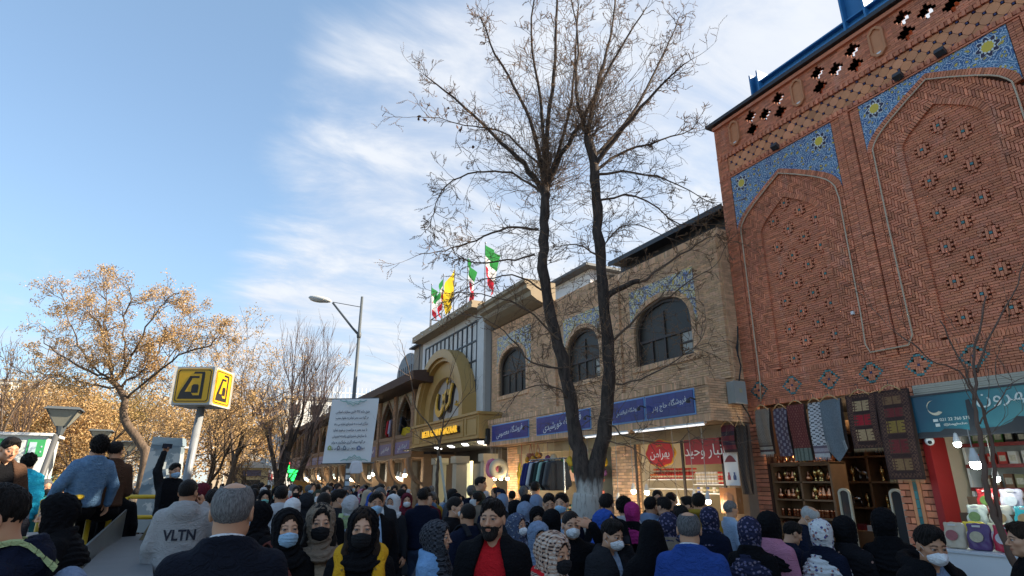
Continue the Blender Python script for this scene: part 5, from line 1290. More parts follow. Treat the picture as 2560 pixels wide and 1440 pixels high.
m = MB(); m.prism([(-.10, -.8, .75), (.0, 3.2, .75), (.0, 3.2, 1.42), (-.1, -.8, 1.12)], (.02, 0, 0)); m.build('pane', M('dusty_guard_glass', (.16, .18, .18), .3, .2, 3, alpha=.72), gs)
yel = M('yellow_paint', (.62, .40, .02), .4, .12)
def rail(name, label, segs, r=.032, posts=()):
 p0 = segs[0][0]; t = thing(name, label, 'railing', (p0.x, p0.y, 0), 'yellow stair rails'); o = Vector((p0.x, p0.y, 0))
 for s in segs: m = MB(); m.tube([p - o for p in s], r, 8); m.build('bar', yel, t, smooth=True)
 for p in posts: m = MB(); m.tube([Vector((p.x, p.y, 0)) - o, p - o], r, 8); m.build('post', yel, t, smooth=True)
 return t
A = lambda x, y, d: ath(x, y, d)
rail('stair_rail', 'yellow rail frame under the denim jacket man', [[A(105, 1255, 7.2), A(165, 1248, 7.2), A(286, 1230, 8.6)], [A(286, 1230, 8.6), A(275, 1282, 8.6)], [A(225, 1290, 8.4), A(278, 1268, 8.6)], [A(240, 1242, 8.3), A(222, 1300, 8.3)], [A(286, 1230, 8.6), A(266, 1330, 8.6)]], posts=(A(222, 1300, 8.3), A(110, 1250, 8.2)))
rail('stair_rail', 'yellow double rail by the grey metal panel where the boy stands', [[A(318, 1242, 9.6), A(430, 1242, 9.9)], [A(312, 1293, 9.6), A(440, 1293, 9.9)]], posts=(A(318, 1242, 9.6), A(430, 1242, 9.9)))
# green booths of the park
bo = thing('booth', 'white and green booth panel behind the brown jacket boy', 'booth', tuple(Vector((*ath(60, 1203, 16).xy, 0))))
m = MB(); m.box(-2.2, .30, 0, 1.5, 0, 2.95); m.build('wall', M('booth_white', (.62, .64, .60), .6), bo)
gm = M('booth_green', (.05, .34, .12), .5, .2)
for (a, b) in ((-1.2, -.55), (-.12, .26)):
 m = MB(); m.box(a, b, -.02, 0, 2.42, 2.85); gp = m.build('green_panel', gm, bo)
 m = MB(); m.box(a + .05, a + .2, -.03, -.02, 2.46, 2.78); m.box(a + .3, b - .05, -.03, -.02, 2.65, 2.69); m.box(a + .3, b - .05, -.03, -.02, 2.52, 2.56); m.build('print', M('booth_print', (.45, .55, .60), .6), gp)
m = MB(); m.box(-2.3, .4, -.1, 1.6, 2.95, 3.02); m.build('roof', white_paint, bo)
for i, (px, dh, w, h, c, lb_) in enumerate(((215, 30, 2.4, 2.7, (.10, .16, .15), 'dark green roofed stall behind the nearest lantern'), (130, 27, 2.0, 2.1, (.14, .38, .40), 'pale turquoise stall in the park'), (175, 26, .9, 2.0, (.60, .55, .05), 'yellow stall in the park crowd'))):
 p = ath(px, 1203, dh); t = thing('stall', lb_, 'stall', (p.x, p.y, 0), 'park stalls'); m = MB(); m.box(-w / 2, w / 2, 0, 1.2, 0, h - .3); m.build('wall', M('stall_wall_%d' % i, c, .6), t); m = MB(); m.prism([(-w / 2 - .2, -.3, h - .3), (w / 2 + .2, -.3, h - .3), (w / 2 + .1, .6, h), (-w / 2 - .1, .6, h)], (0, 1.0, 0)); m.build('roof', M('stall_roof_%d' % i, tuple(min(1, x * 2.0 + .08) for x in c), .6), t)
# ================================================================== people: distance fields turned into continuous surfaces
def snets(f, lo, h):
 s = f < 0; nx, ny, nz = f.shape
 c = np.zeros((nx - 1, ny - 1, nz - 1), np.int8)
 for a in (0, 1):
  for b in (0, 1):
   for d in (0, 1): c += s[a:nx - 1 + a, b:ny - 1 + b, d:nz - 1 + d]
 act = (c > 0) & (c < 8); I = np.argwhere(act); idx = -np.ones(act.shape, np.int64); idx[act] = np.arange(len(I))
 acc = np.zeros((len(I), 3)); cnt = np.zeros(len(I))
 offs = [(a, b, d) for a in (0, 1) for b in (0, 1) for d in (0, 1)]
 val = {o: f[I[:, 0] + o[0], I[:, 1] + o[1], I[:, 2] + o[2]] for o in offs}
 for o in offs:
  for ax in range(3):
   if o[ax]: continue
   q = list(o); q[ax] = 1; va, vb = val[o], val[tuple(q)]; m = (va < 0) != (vb < 0)
   t = np.where(m, va / np.where(m, va - vb, 1), 0.)
   p = np.zeros((len(I), 3)); p += o; p[:, ax] = t; acc[m] += p[m]; cnt[m] += 1
 V = (I + acc / cnt[:, None]) * h + lo; Q = []
 for ax in range(3):
  u, w = [(1, 2), (2, 0), (0, 1)][ax]
  sl0 = [slice(None)] * 3; sl1 = [slice(None)] * 3; sl0[ax] = slice(0, -1); sl1[ax] = slice(1, None)
  d = s[tuple(sl0)] != s[tuple(sl1)]; E = np.argwhere(d)
  ok = (E[:, u] > 0) & (E[:, w] > 0) & (E[:, u] < f.shape[u] - 1) & (E[:, w] < f.shape[w] - 1); E = E[ok]
  e = [E.copy() for _ in range(4)]; e[1][:, u] -= 1; e[2][:, u] -= 1; e[2][:, w] -= 1; e[3][:, w] -= 1
  q = np.stack([idx[k[:, 0], k[:, 1], k[:, 2]] for k in e], 1)
  inside = s[E[:, 0], E[:, 1], E[:, 2]]; q[~inside] = q[~inside][:, ::-1]; Q.append(q)
 return V, np.concatenate(Q)
def field(fn, lo, hi, h):
 lo = np.array(lo, float); n = np.ceil((np.array(hi) - lo) / h).astype(int) + 1
 g_ = np.stack(np.meshgrid(*[lo[i] + h * np.arange(n[i]) for i in range(3)], indexing='ij'), -1).reshape(-1, 3).astype(np.float32)
 return snets(fn(g_).reshape(n), lo, h)
def fast(name, V, Q, mats, col=None, mi=None):
 me = bpy.data.meshes.new(name); me.vertices.add(len(V)); me.vertices.foreach_set('co', np.asarray(V, np.float32).ravel())
 n = len(Q); me.loops.add(n * 4); me.loops.foreach_set('vertex_index', np.asarray(Q, np.int32).ravel())
 me.polygons.add(n); me.polygons.foreach_set('loop_start', np.arange(0, n * 4, 4, dtype=np.int32)); me.polygons.foreach_set('use_smooth', [True] * n)
 for m in mats: me.materials.append(m)
 if mi is not None: me.polygons.foreach_set('material_index', np.asarray(mi, np.int32))
 me.update(calc_edges=True)
 if col is not None:
  a = me.color_attributes.new('Col', 'FLOAT_COLOR', 'POINT'); a.data.foreach_set('color', np.hstack([col, np.ones((len(V), 1))]).astype(np.float32).ravel())
 return me
A3 = lambda *v: np.array(v, np.float32)
def ell(P, c, r):
 p = P - A3(*c); r = A3(*r); k0 = np.sqrt(((p / r) ** 2).sum(1)); k1 = np.sqrt(((p / r ** 2) ** 2).sum(1)) + 1e-6; return k0 * (k0 - 1) / k1
def rc(P, a, b, ra, rb, sq=None):
 a, b = A3(*a), A3(*b); p = P - a; d = b - a
 h = np.clip((p @ d) / float(d @ d), 0, 1); e = p - h[:, None] * d
 if sq is not None: e = e * A3(*sq)
 return np.sqrt((e ** 2).sum(1)) - (ra + (rb - ra) * h)
def smin(a, b, k): h = np.clip(.5 + .5 * (b - a) / k, 0, 1); return b * (1 - h) + a * h - k * h * (1 - h)
def smax(a, b, k): return -smin(-a, -b, k)
def loft(P, prof, ex=2.4):
 z = P[:, 2]; t = np.array(prof, np.float32); t = t[np.argsort(t[:, 0])]
 w, d, y = (np.interp(z, t[:, 0], t[:, i]) for i in (1, 2, 3))
 r = (np.abs(P[:, 0] / w) ** ex + np.abs((P[:, 1] - y) / d) ** ex) ** (1 / ex)
 return smax((r - 1) * np.minimum(w, d), np.maximum(t[0, 0] - z, z - t[-1, 0]), .02)
def ring(P, c, a, b, r, tilt=0.):
 x = P[:, 0] - c[0]; y = P[:, 1] - c[1]; z = P[:, 2] - c[2] - tilt * y
 q = (np.sqrt((x / a) ** 2 + (y / b) ** 2) - 1) * min(a, b); return np.sqrt(q ** 2 + z ** 2) - r
def fold(P, s=0., k=1.):
 x, y, z = P[:, 0], P[:, 1], P[:, 2]
 a = np.sin(58 * z + 16 * x + 3 * np.sin(13 * x + s) + 2.6 * np.sin(17 * y - s + 6 * z)); b = np.sin(41 * z - 39 * x + 3 * np.sin(19 * z + s) + s)
 return k * (.0042 * (1 - np.abs(a)) * (.6 + .4 * np.sin(7 * z + 5 * x + s)) + .0038 * (1 - np.abs(b)) * np.sin(9 * x + 6 * z + 4 * y) + .0012 * np.sin(87 * x + 61 * y + 47 * z + s * 2) - .002)
# ---- the head, centred between the ears; +y is the face
def head_sdf(P, sex='m', plump=0.):
 f = sex == 'f'; X = P.copy(); X[:, 0] = np.abs(X[:, 0])
 d = ell(X, (0, -.012, .030), (.076, .096, .087))
 d = smin(d, ell(X, (0, .022, -.042), (.057 + plump - (.004 if f else 0), .067, .070)), .03)
 d = smin(d, ell(X, (.0, .062, -.096), (.024 if not f else .019, .020, .017)), .03)
 d = smin(d, ell(X, (.046, .050, -.020), (.020, .026, .020)), .025)
 if not f: d = smin(d, ell(X, (.048, .012, -.070), (.016, .03, .022)), .03)
 d = smin(d, rc(X, (0, .082, .024), (.040, .066, .024), .011 if not f else .008, .008), .018)
 d = smax(d, -ell(X, (.032, .103, .001), (.019, .018, .012)), .012)
 lid = ell(X, (.0318, .0795, .0025), (.0165, .0135, .0135)); lid = smax(lid, -(np.abs(X[:, 2] - .0018 + 10 * (X[:, 0] - .032) ** 2) - .0036), .002); d = smin(d, lid, .006)
 d = smin(d, rc(X, (0, .084, .010), (0, .109, -.030), .0075, .0115 if not f else .0100), .010)
 d = smin(d, ell(X, (.012, .096, -.034), (.0085, .011, .007)), .006)
 d = smax(d, -ell(X, (0, .116, -.049), (.006, .010, .006)), .006)
 d = smin(d, ell(X, (0, .0835, -.0585), (.023, .011, .0058)), .005); d = smin(d, ell(X, (0, .0820, -.0700), (.019, .011, .0068)), .005)
 e = ell(X, (.079, -.012, -.006), (.010, .021, .033)); e = smax(e, -ell(X, (.090, -.005, -.004), (.008, .011, .020)), .005); d = smin(d, e, .008)
 neck = rc(P, (0, -.022, -.06), (0, -.040, -.21), .054 if not f else .047, .062 if not f else .052); d = smin(d, neck, .035)
 return smin(d, rc(P, (-.10, -.05, -.25), (.10, -.05, -.25), .045, .045), .05)
HEADS = {}
def head_mesh(sex, h, plump=0., stubble=0., brow=1.):
 k = (sex, h, plump, stubble, brow)
 if k in HEADS: return HEADS[k]
 V, Q = field(lambda P: head_sdf(P, sex, plump), (-.17, -.13, -.30), (.17, .14, .13), h)
 x, y, z = np.abs(V[:, 0]), V[:, 1], V[:, 2]; C = np.ones((len(V), 3)); w = max(h * .8, .004)
 def paint(mask, c): C[:] = C * (1 - mask[:, None]) + np.array(c) * mask[:, None]
 g_ = lambda q: np.clip(q, 0, 1)
 fr = g_((y - .03) / .02)
 paint(g_(1.2 - np.sqrt(((x - .045) / .026) ** 2 + ((z + .028) / .02) ** 2)) * fr * .35, (1.12, .82, .76))                # cheeks
 paint(g_(1.3 - np.sqrt((x / .018) ** 2 + ((z + .032) / .014) ** 2)) * fr * .3, (1.1, .80, .74))
 if stubble: paint(g_((-.038 - z) / .012) * g_((x - .012) / .01 + (z < -.05)) * fr * stubble, (.42, .38, .38))
 paint(g_(1.35 - np.sqrt((x / (.023)) ** 2 + ((z + .064) / .0105) ** 2)) * g_((y - .07) / .01), (.92, .46, .44) if sex == 'f' else (.85, .55, .52))
 paint(g_(1.4 - np.abs(z + .0642) / .0022) * (x < .021) * g_((y - .07) / .01) * .7, (.35, .16, .14))
 bz = .0225 + .12 * x - 2.2 * (np.maximum(x - .033, 0)) ** 1.0 * .25                                                 # brows
 paint(g_(1.5 - np.abs(z - bz) / (.0045 if sex == 'm' else .0034)) * g_((x - .009) / .006) * g_((.056 - x) / .01) * fr * brow, (.09, .07, .06))
 eye = np.sqrt(((x - .032) / .019) ** 2 + ((z - .003) / .0085) ** 2)
 paint(g_(1.55 - eye) * fr * .32, (.50, .36, .33)); paint(g_(1.25 - np.abs(z - .0085 + 9 * (x - .032) ** 2) / .0030) * (np.abs(x - .032) < .018) * fr * .95, (.07, .05, .05))
 HEADS[k] = (V, Q, C); return HEADS[k]
def eye_mesh():
 mb = MB()
 for s in (-1, 1):
  n0 = len(mb.V); c = (s * .0318, .0790, .0020); mb.ball(c, (.0132, .0118, .0122), 12, 10)
  for i in range(n0, len(mb.V)):
   v = mb.V[i]; r = math.hypot(v[0] - c[0] - .0, v[2] - c[2]); fr = v[1] > c[1]
   mb.C[i] = (.015, .01, .008) if fr and r < .0075 else (.40, .36, .34)
 return mb.mesh('eye', M('eye_surface', (1, 1, 1), .15, .02, attr=True, spec=.6), True)
SKIN = [M('skin_light', (.62, .345, .215), .55, .05, 40, attr=True), M('skin_mid', (.53, .285, .170), .55, .05, 40, attr=True), M('skin_tan', (.43, .22, .125), .55, .05, 40, attr=True)]
CACHE = {}
def cached(key, fn):
 if key not in CACHE: CACHE[key] = fn()
 return CACHE[key]
# ---- hands: wrist at the origin, fingers along +x, thumb towards +y, back of the hand towards +z
HAND = {'relaxed': (.30, .38, .30), 'grip': (.95, 1.15, .7), 'flat': (.06, .08, .05), 'fist': (1.35, 1.5, .9)}
def hand_vq(pose, h):
 def fn(P):
  c = HAND[pose]
  d = rc(P, (-.030, 0, 0), (.0, 0, 0), .022, .023, (1, .85, 1.15)); d = smin(d, rc(P, (.02, .004, 0), (.078, .002, 0), .030, .034, (1, .9, 2.0)), .012)
  for i, (y, L) in enumerate(((.028, .072), (.0095, .080), (-.0095, .074), (-.027, .058))):
   p = Vector((.082 - abs(y - .008) * .12, y, 0)); a = 0
   for sg, (fr, r0, r1) in enumerate(((.46, .0098, .0090), (.30, .0088, .0080), (.24, .0080, .0068))):
    a += c[0] * (1.0, 1.25, .8)[sg] * (1 + .08 * i); q = p + Vector((math.cos(a), y * .6, -math.sin(a))) * L * fr
    f_ = rc(P, p, q, r0, r1); d = smin(d, f_, .0035 if sg == 0 else .002); p = q
  p0, p1, p2, p3 = (.015, .022, -.006), (.040, .046, -.014), (.068, .056 - .02 * c[2], -.018 - .018 * c[2]), (.090, .055 - .04 * c[2], -.022 - .03 * c[2])
  d = smin(d, rc(P, p0, p1, .017, .0125), .012); d = smin(d, rc(P, p1, p2, .0115, .0102), .004); return smin(d, rc(P, p2, p3, .0100, .0085), .003)
 return cached(('hand', pose, h), lambda: field(fn, (-.08, -.055, -.10), (.185, .085, .05), h))
def place_hand(V, w, d, nrm, left):
 x = Vector(d).normalized(); z = Vector(nrm); z = (z - x * z.dot(x)).normalized(); y = z.cross(x)
 B = np.array([x, y, z]); L = V.copy()
 if left: L[:, 1] *= -1
 return L @ B + np.array(w)
# ---- poses: elbow, wrist, hand pose, back-of-hand direction, hand direction (x mirrored for the left arm)
ARM = {'down': ((.235, -.02, 1.13), (.250, .055, .90), 'relaxed', (1, .2, 0), (.0, .12, -1)), 'pocket': ((.255, -.07, 1.13), (.205, .09, .94), 'relaxed', (1, 0, 0), (-.4, .5, -.8)),
       'phone': ((.285, .10, 1.17), (.150, .085, 1.475), 'grip', (.9, -.2, .3), (-.25, .02, 1)), 'front': ((.215, .02, 1.12), (.11, .27, 1.12), 'grip', (.5, .2, .8), (-.5, .9, .1)),
       'brow': ((.285, .19, 1.36), (.145, .205, 1.60), 'flat', (.3, .95, .1), (-.9, -.08, .35)), 'up': ((.26, .10, 1.60), (.23, .20, 1.88), 'grip', (.3, -.9, 0), (-.05, .1, 1)),
       'reach': ((.24, .10, 1.16), (.19, .36, 1.18), 'grip', (.3, 0, .9), (-.1, 1, -.05)), 'back': ((.25, -.09, 1.13), (.14, -.15, .95), 'relaxed', (.3, -.9, 0), (-.9, .1, -.2)),
       'lap': ((.24, .03, 1.10), (.10, .24, .98), 'relaxed', (.3, .3, .9), (-.7, .7, -.1)), 'side': ((.30, -.02, 1.15), (.33, .05, .92), 'relaxed', (1, 0, 0), (.1, .1, -1))}
PRM = [(.78, .190, .130, .0), (.92, .185, .128, .0), (1.06, .172, .118, .008), (1.20, .185, .125, .012), (1.32, .190, .122, .008), (1.40, .172, .103, -.005), (1.455, .118, .082, -.018), (1.50, .076, .068, -.022)]
PRF = [(.78, .185, .130, .0), (.92, .180, .126, .0), (1.06, .150, .105, .006), (1.22, .165, .125, .018), (1.32, .166, .112, .010), (1.40, .145, .092, -.008), (1.455, .100, .074, -.018), (1.50, .066, .060, -.022)]
def torso(sex, zlo, grow=0., flare=0.):
 t = PRM if sex == 'm' else PRF; b = t[0]
 p = [(z, w + grow, d + grow, y) for z, w, d, y in t if z >= max(zlo, .78) - 1e-6]
 if zlo < .78: p = [(zlo, b[1] + grow + flare, b[2] + grow + flare * .8, 0), (.6, b[1] + grow + flare * .4, b[2] + grow + flare * .35, 0)] + p if zlo < .6 else [(zlo, b[1] + grow + flare, b[2] + grow, 0)] + p
 return p
def garment(sex, arms, h, zlo=.80, grow=.012, flare=.0, open_=0., hood=0, collar=1, puff=0, seed=0., sleeve=1., lapel=0):
 key = ('g', sex, arms, h, zlo, grow, flare, open_, hood, collar, puff, seed, sleeve)
 def make():
  sh = .170 if sex == 'm' else .146; r0 = (.061 if sex == 'm' else .051) + grow * .6
  def fn(P):
   d = loft(P, torso(sex, zlo, grow, flare)); arm = None
   for s, a in ((-1, arms[0]), (1, arms[1])):
    E, Wr = ARM[a][0], ARM[a][1]; k = sh / .170; e = (E[0] * s * (k if abs(E[0]) > .2 else 1), E[1], E[2]); w = (Wr[0] * s, Wr[1], Wr[2])
    if sleeve < 1: w = tuple(e[i] + (w[i] - e[i]) * .02 for i in range(3))
    q = smin(rc(P, (s * sh, -.012, 1.385), e, r0, r0 * .86), rc(P, e, w, r0 * .84, r0 * .62), .02); d = smin(d, q, .035)
   if puff: d = d - .013 * np.abs(np.sin(math.pi * P[:, 2] / .085)) + .010
   if collar: d = smin(d, ring(P, (0, -.020, 1.475), .078, .072, .018 if collar == 1 else .028, -.25), .015)
   if hood == 1:
    d = smin(d, ell(P, (0, -.115, 1.435), (.125, .062, .085)), .03); d = smax(d, -ell(P, (0, -.085, 1.535), (.075, .055, .06)), .02); d = smin(d, ring(P, (0, -.03, 1.485), .092, .085, .024, -.35), .02)
   if hood == 2: d = smin(d, ring(P, (0, -.045, 1.475), .120, .115, .048, -.28) + .006 * np.sin(P[:, 0] * 260) * np.sin(P[:, 1] * 240 + P[:, 2] * 200), .02)
   d = d + fold(P, seed, .9 if not puff else .6)
   if open_:
    wz = np.interp(P[:, 2], [.75, 1.05, 1.3, 1.46, 1.56], [open_ * 1.15, open_, open_ * .72, .052, .07]); d = smax(d, -np.maximum(np.abs(P[:, 0]) - wz, .012 - P[:, 1]), .012)
   return d
  xs = max(.40, *(abs(ARM[a][1][0]) + .1 for a in arms)); zt = max(1.60, *(ARM[a][1][2] + .08 for a in arms), *(ARM[a][0][2] + .12 for a in arms))
  return field(fn, (-xs, -.30 - flare, zlo - .05), (xs, max(.27 + flare, *(ARM[a][1][1] + .1 for a in arms)), zt), h)
 return cached(key, make)
def shirt_vq(sex, h, neck=.0):
 return cached(('shirt', sex, h), lambda: field(lambda P: smax(loft(P, torso(sex, .82, -.008)) + fold(P, 2., .6), -ell(P, (0, .10, 1.50), (.052, .10, .085)), .01), (-.25, -.2, .78), (.25, .2, 1.56), h))
def legs_vq(pose, h):
 def fn(P):
  d = ell(P, (0, -.005, .88), (.165, .125, .14))
  for s in (-1, 1):
   st = {'stand': 0, 'walk': .17 * s}.get(pose, 0)
   if pose == 'sit': hp, kn, an = (s * .09, 0, .86), (s * .12, .38, .84), (s * .12, .40, .42)
   elif pose == 'climb': hp, kn, an = (s * .09, 0, .88), (s * (.10 if s < 0 else .30), .02, .50), (s * (.10 if s < 0 else .62), 0, .09)
   else: hp, kn, an = (s * .088, 0, .88), (s * .098, st * .55 + .02, .48), (s * .10, st * 1.2 - .02, .09)
   d = smin(d, smin(rc(P, hp, kn, .088, .066), rc(P, kn, an, .064, .052), .02), .03)
  return d + fold(P, 1., .8)
 lo, hi = ((-.26, -.2, .02), (.26, .5, 1.02)) if pose == 'sit' else ((-.26, -.3, .02), (.76, .3, 1.02)) if pose == 'climb' else ((-.26, -.36, .02), (.26, .36, 1.02))
 return cached(('legs', pose, h), lambda: field(fn, lo, hi, h))
def shoes_vq(pose, h):
 def fn(P):
  d = None
  for s in (-1, 1):
   st = .2 * s if pose == 'walk' else 0; x = s * .10; y0 = st - .02; z = .04
   if pose == 'sit': x, y0, z = s * .12, .40, .37
   if pose == 'climb' and s > 0: x = .62
   q = smin(rc(P, (x, y0 - .05, z), (x + s * .02, y0 + .15, z - .005), .042, .036), rc(P, (x, y0 - .02, z), (x, y0 - .02, z + .07), .046, .046), .03); q = smax(q, z - .04 - P[:, 2], .01)
   d = q if d is None else np.minimum(d, q)
  return d
 lo, hi = ((-.26, .3, .31), (.26, .65, .52)) if pose == 'sit' else ((-.26, -.35, -.01), (.76, .48, .2))
 return cached(('shoes', pose, h), lambda: field(fn, lo, hi, h))
# ---- what is worn on the head (head-centred)
def scarf_vq(style, h):
 def fn(P):
  d = smin(ell(P, (0, -.012, .034), (.097, .112, .100)), ell(P, (0, .008, -.046), (.088, .086, .088)), .04)
  d = smin(d, ell(P, (0, -.085, .0), (.070, .055, .075)), .05)
  if style == 'drape': cape = loft(P, [(-.36, .200, .175, -.02), (-.29, .195, .165, -.02), (-.20, .135, .125, -.02), (-.12, .082, .092, -.01), (-.05, .078, .085, -.005)]); d = smin(d, cape, .03)
  else: d = smin(d, loft(P, [(-.27, .125, .110, -.035), (-.19, .105, .10, -.022), (-.11, .084, .094, -.01), (-.05, .078, .085, -.005)]), .03); d = smin(d, ring(P, (0, -.0, -.165), .105, .098, .030, -.35), .025)
  op0 = ell(P, (0, .125, -.004), (.0635, .115, .09)); zz = P[:, 2]; wr = np.clip((-.07 - zz) / .05, 0, 1)
  d = d + fold(P * 1.6, 1.5, .9) + (1 - wr) * .0030 * np.sin(op0 * 210 + 2.5 * np.sin(zz * 30 + P[:, 0] * 22)) * np.clip(op0 / .02, 0, 1) + wr * .0048 * np.sin(zz * 150 + 26 * P[:, 0] + 2.2 * np.sin(P[:, 0] * 24 + P[:, 1] * 20))
  top = .100 if style == 'loose' else .088
  op = ell(P, (0, .125, -.004 + (top - .088)), (.0635, .115, top)); return smax(d, -op, .010)
 return cached(('scarf', style, h), lambda: field(fn, (-.24, -.22, -.40), (.24, .20, .16), h))
def hair_vq(style, h):
 rg = np.random.default_rng(3)
 def fn(P):
  t = {'short': .013, 'buzz': .006, 'quiff': .015, 'grey': .010, 'bald': .009, 'long': .018, 'band': .008, 'curly': .03}[style]
  x, y, z = np.abs(P[:, 0]), P[:, 1], P[:, 2]
  d = ell(P, (0, -.014, .032), (.076 + t * .8, .096 + t * .9, .087 + t))
  if style in ('short', 'quiff'):
   d = smin(d, ell(P, (0, .022, .100), (.058, .070, .024 if style == 'short' else .030)), .03); d = d + .009 * np.clip((.055 - z) / .07, 0, 1)
  if style == 'curly': d = smin(d, ell(P, (0, .030, .098), (.056, .062, .026)), .025)
  ang = np.arctan2(P[:, 0], y + .04); cl = np.sin(ang * 9 + 2.2 * np.sin(z * 40 + P[:, 0] * 30)) * np.sin(ang * 23 + z * 65 + 2 * np.sin(y * 50)); st = np.sin(ang * 61 + 4 * np.sin(z * 50)) + .8 * np.sin(P[:, 0] * 260 + P[:, 2] * 160 + y * 120)
  d = d + {'buzz': .0004, 'band': .0008, 'bald': .0016, 'grey': .002}.get(style, .0042) * cl + (.0003 if style in ('buzz', 'band', 'bald') else .0016) * st * (7 if style == 'curly' else 1)
  jag = .0045 * np.sin(P[:, 0] * 330 + 2 * np.sin(z * 90)) + .004 * np.sin(P[:, 0] * 140 + z * 120 + 1)
  face = ell(P, (0, .128, -.022), (.074, .094, .108 if style != 'band' else .099))
  d = smax(d, -face + jag, .006)
  if style in ('short', 'buzz', 'quiff', 'grey', 'bald', 'curly'):
   nape = np.maximum(-.070 - z, -.045 - z + (y + .02) * .9); d = smax(d, nape, .012)
   ear = ell(np.stack([x, y, z], 1).astype(np.float32), (.090, .012, -.020), (.034, .034, .042)); d = smax(d, -ear, .008)
  if style == 'bald': d = smax(d, -ell(P, (0, -.025, .125), (.052, .066, .055)), .012)
  if style == 'long':
   X = np.stack([x, y, z], 1).astype(np.float32); d = smin(d, rc(X, (.074, .0, -.01), (.092, .030, -.20), .030, .034) + .004 * np.sin(z * 70 + P[:, 0] * 60), .02); d = smin(d, rc(P, (0, -.075, 0), (0, -.10, -.22), .055, .05), .03)
  if style == 'band': d = smax(d, -z + .015, .01)
  return d
 return cached(('hair', style, h), lambda: field(fn, (-.15, -.17, -.28 if style == 'long' else -.12), (.15, .14, .165), h))
def beard_vq(h):
 def fn(P):
  X = P.copy(); X[:, 0] = np.abs(X[:, 0]); z = P[:, 2]
  d = smin(ell(X, (0, .018, -.046), (.069, .076, .076)), ell(X, (0, .060, -.106), (.040, .038, .032)), .03); d = smin(d, ell(X, (0, .088, -.0465), (.030, .014, .007)), .008)
  d = smax(d, np.maximum(z + .043 - np.maximum(np.abs(P[:, 0]) - .036, 0) * 2.3, -.012 - P[:, 1]), .008); d = smax(d, -ell(X, (0, .105, -.064), (.023, .035, .0105)), .004)
  return d + .0016 * np.sin(P[:, 0] * 380) * np.sin(z * 340 + P[:, 1] * 200)
 return cached(('beard', h), lambda: field(fn, (-.09, -.03, -.15), (.09, .14, 0.03), h))
def mask_vq(style, h):
 def fn(P):
  X = P.copy(); X[:, 0] = np.abs(X[:, 0]); z = P[:, 2]
  if style == 'cup': d = smin(ell(X, (0, .052, -.052), (.062, .072, .058)), rc(X, (0, .098, -.02), (0, .130, -.050), .006, .007), .035)
  else: d = smin(ell(X, (0, .040, -.050), (.068, .082, .078)), ell(X, (0, .095, -.038), (.022, .026, .030)), .04) + .0014 * np.sin(z * 300)
  top = -.012 - X[:, 0] * .28; return smax(d, np.maximum(np.maximum(z - top, -.108 + X[:, 0] * .35 - z), .024 - P[:, 1] + 0 * z), .006)
 def make():
  V, Q = field(fn, (-.09, .0, -.13), (.09, .17, .02), h); return V, Q
 return cached(('mask', style, h), make)
def strap_mesh(col):
 m = MB()
 for s in (-1, 1):
  m.tube([(s * .060, .040, -.030), (s * .074, .012, .002), (s * .084, -.016, .016)], .0016, 4); m.tube([(s * .058, .038, -.078), (s * .072, .010, -.050), (s * .086, -.022, -.028)], .0016, 4)
 return m
def cloth(name, col, var=.16, bump=.35, rough=.9, attr=False, fn=None, bs=220):
 new = 'cloth_' + name not in MATS
 if 'hair' in name and fn is None: fn = greyf(tuple(x * .5 for x in col), tuple(x * 3.2 for x in col))
 m = M('cloth_' + name, col, rough, var, 5, bump=bump, bscale=bs, fn=fn, spec=.12, attr=attr)
 if new and 'hair' not in name:                                    # soft wrinkles under the weave
  t = NT(m.node_tree); b = [n for n in t.n if n.type == 'BSDF_PRINCIPLED'][0]; bp = [n for n in t.n if n.type == 'BUMP'][0]; tc = [n for n in t.n if n.type == 'TEX_COORD'][0].outputs['Object']
  mp = t.node('ShaderNodeMapping', {'Vector': tc, 'Scale': (1, 1, 1.7), 'Rotation': (.3, .5, 0)}).outputs[0]; rid = t.noise(mp, 13, 3, .5, dist=1.4)
  b2_ = t.node('ShaderNodeBump', {'Height': t.math('ABSOLUTE', t.math('SUBTRACT', rid, .5)), 'Strength': .75, 'Distance': .045}); t.l.new(b2_.outputs[0], bp.inputs['Normal'])
 return m
def greyf(lo, hi):
 def f(t, tc): mp = t.node('ShaderNodeMapping', {'Vector': tc, 'Scale': (60, 60, 9)}).outputs[0]; return t.mix(t.mr(t.noise(mp, 3, 5, .7), .3, .7), lo, hi)
 return f
# ================================================================== shop goods
def simple(name, label, cat, loc, me, group=None, rz=0., s=1.):
 o = link(name, me, None, label=label, category=cat, group=group); o.location = loc; o.rotation_euler = (0, 0, rz); o.scale = (s, s, s); return o
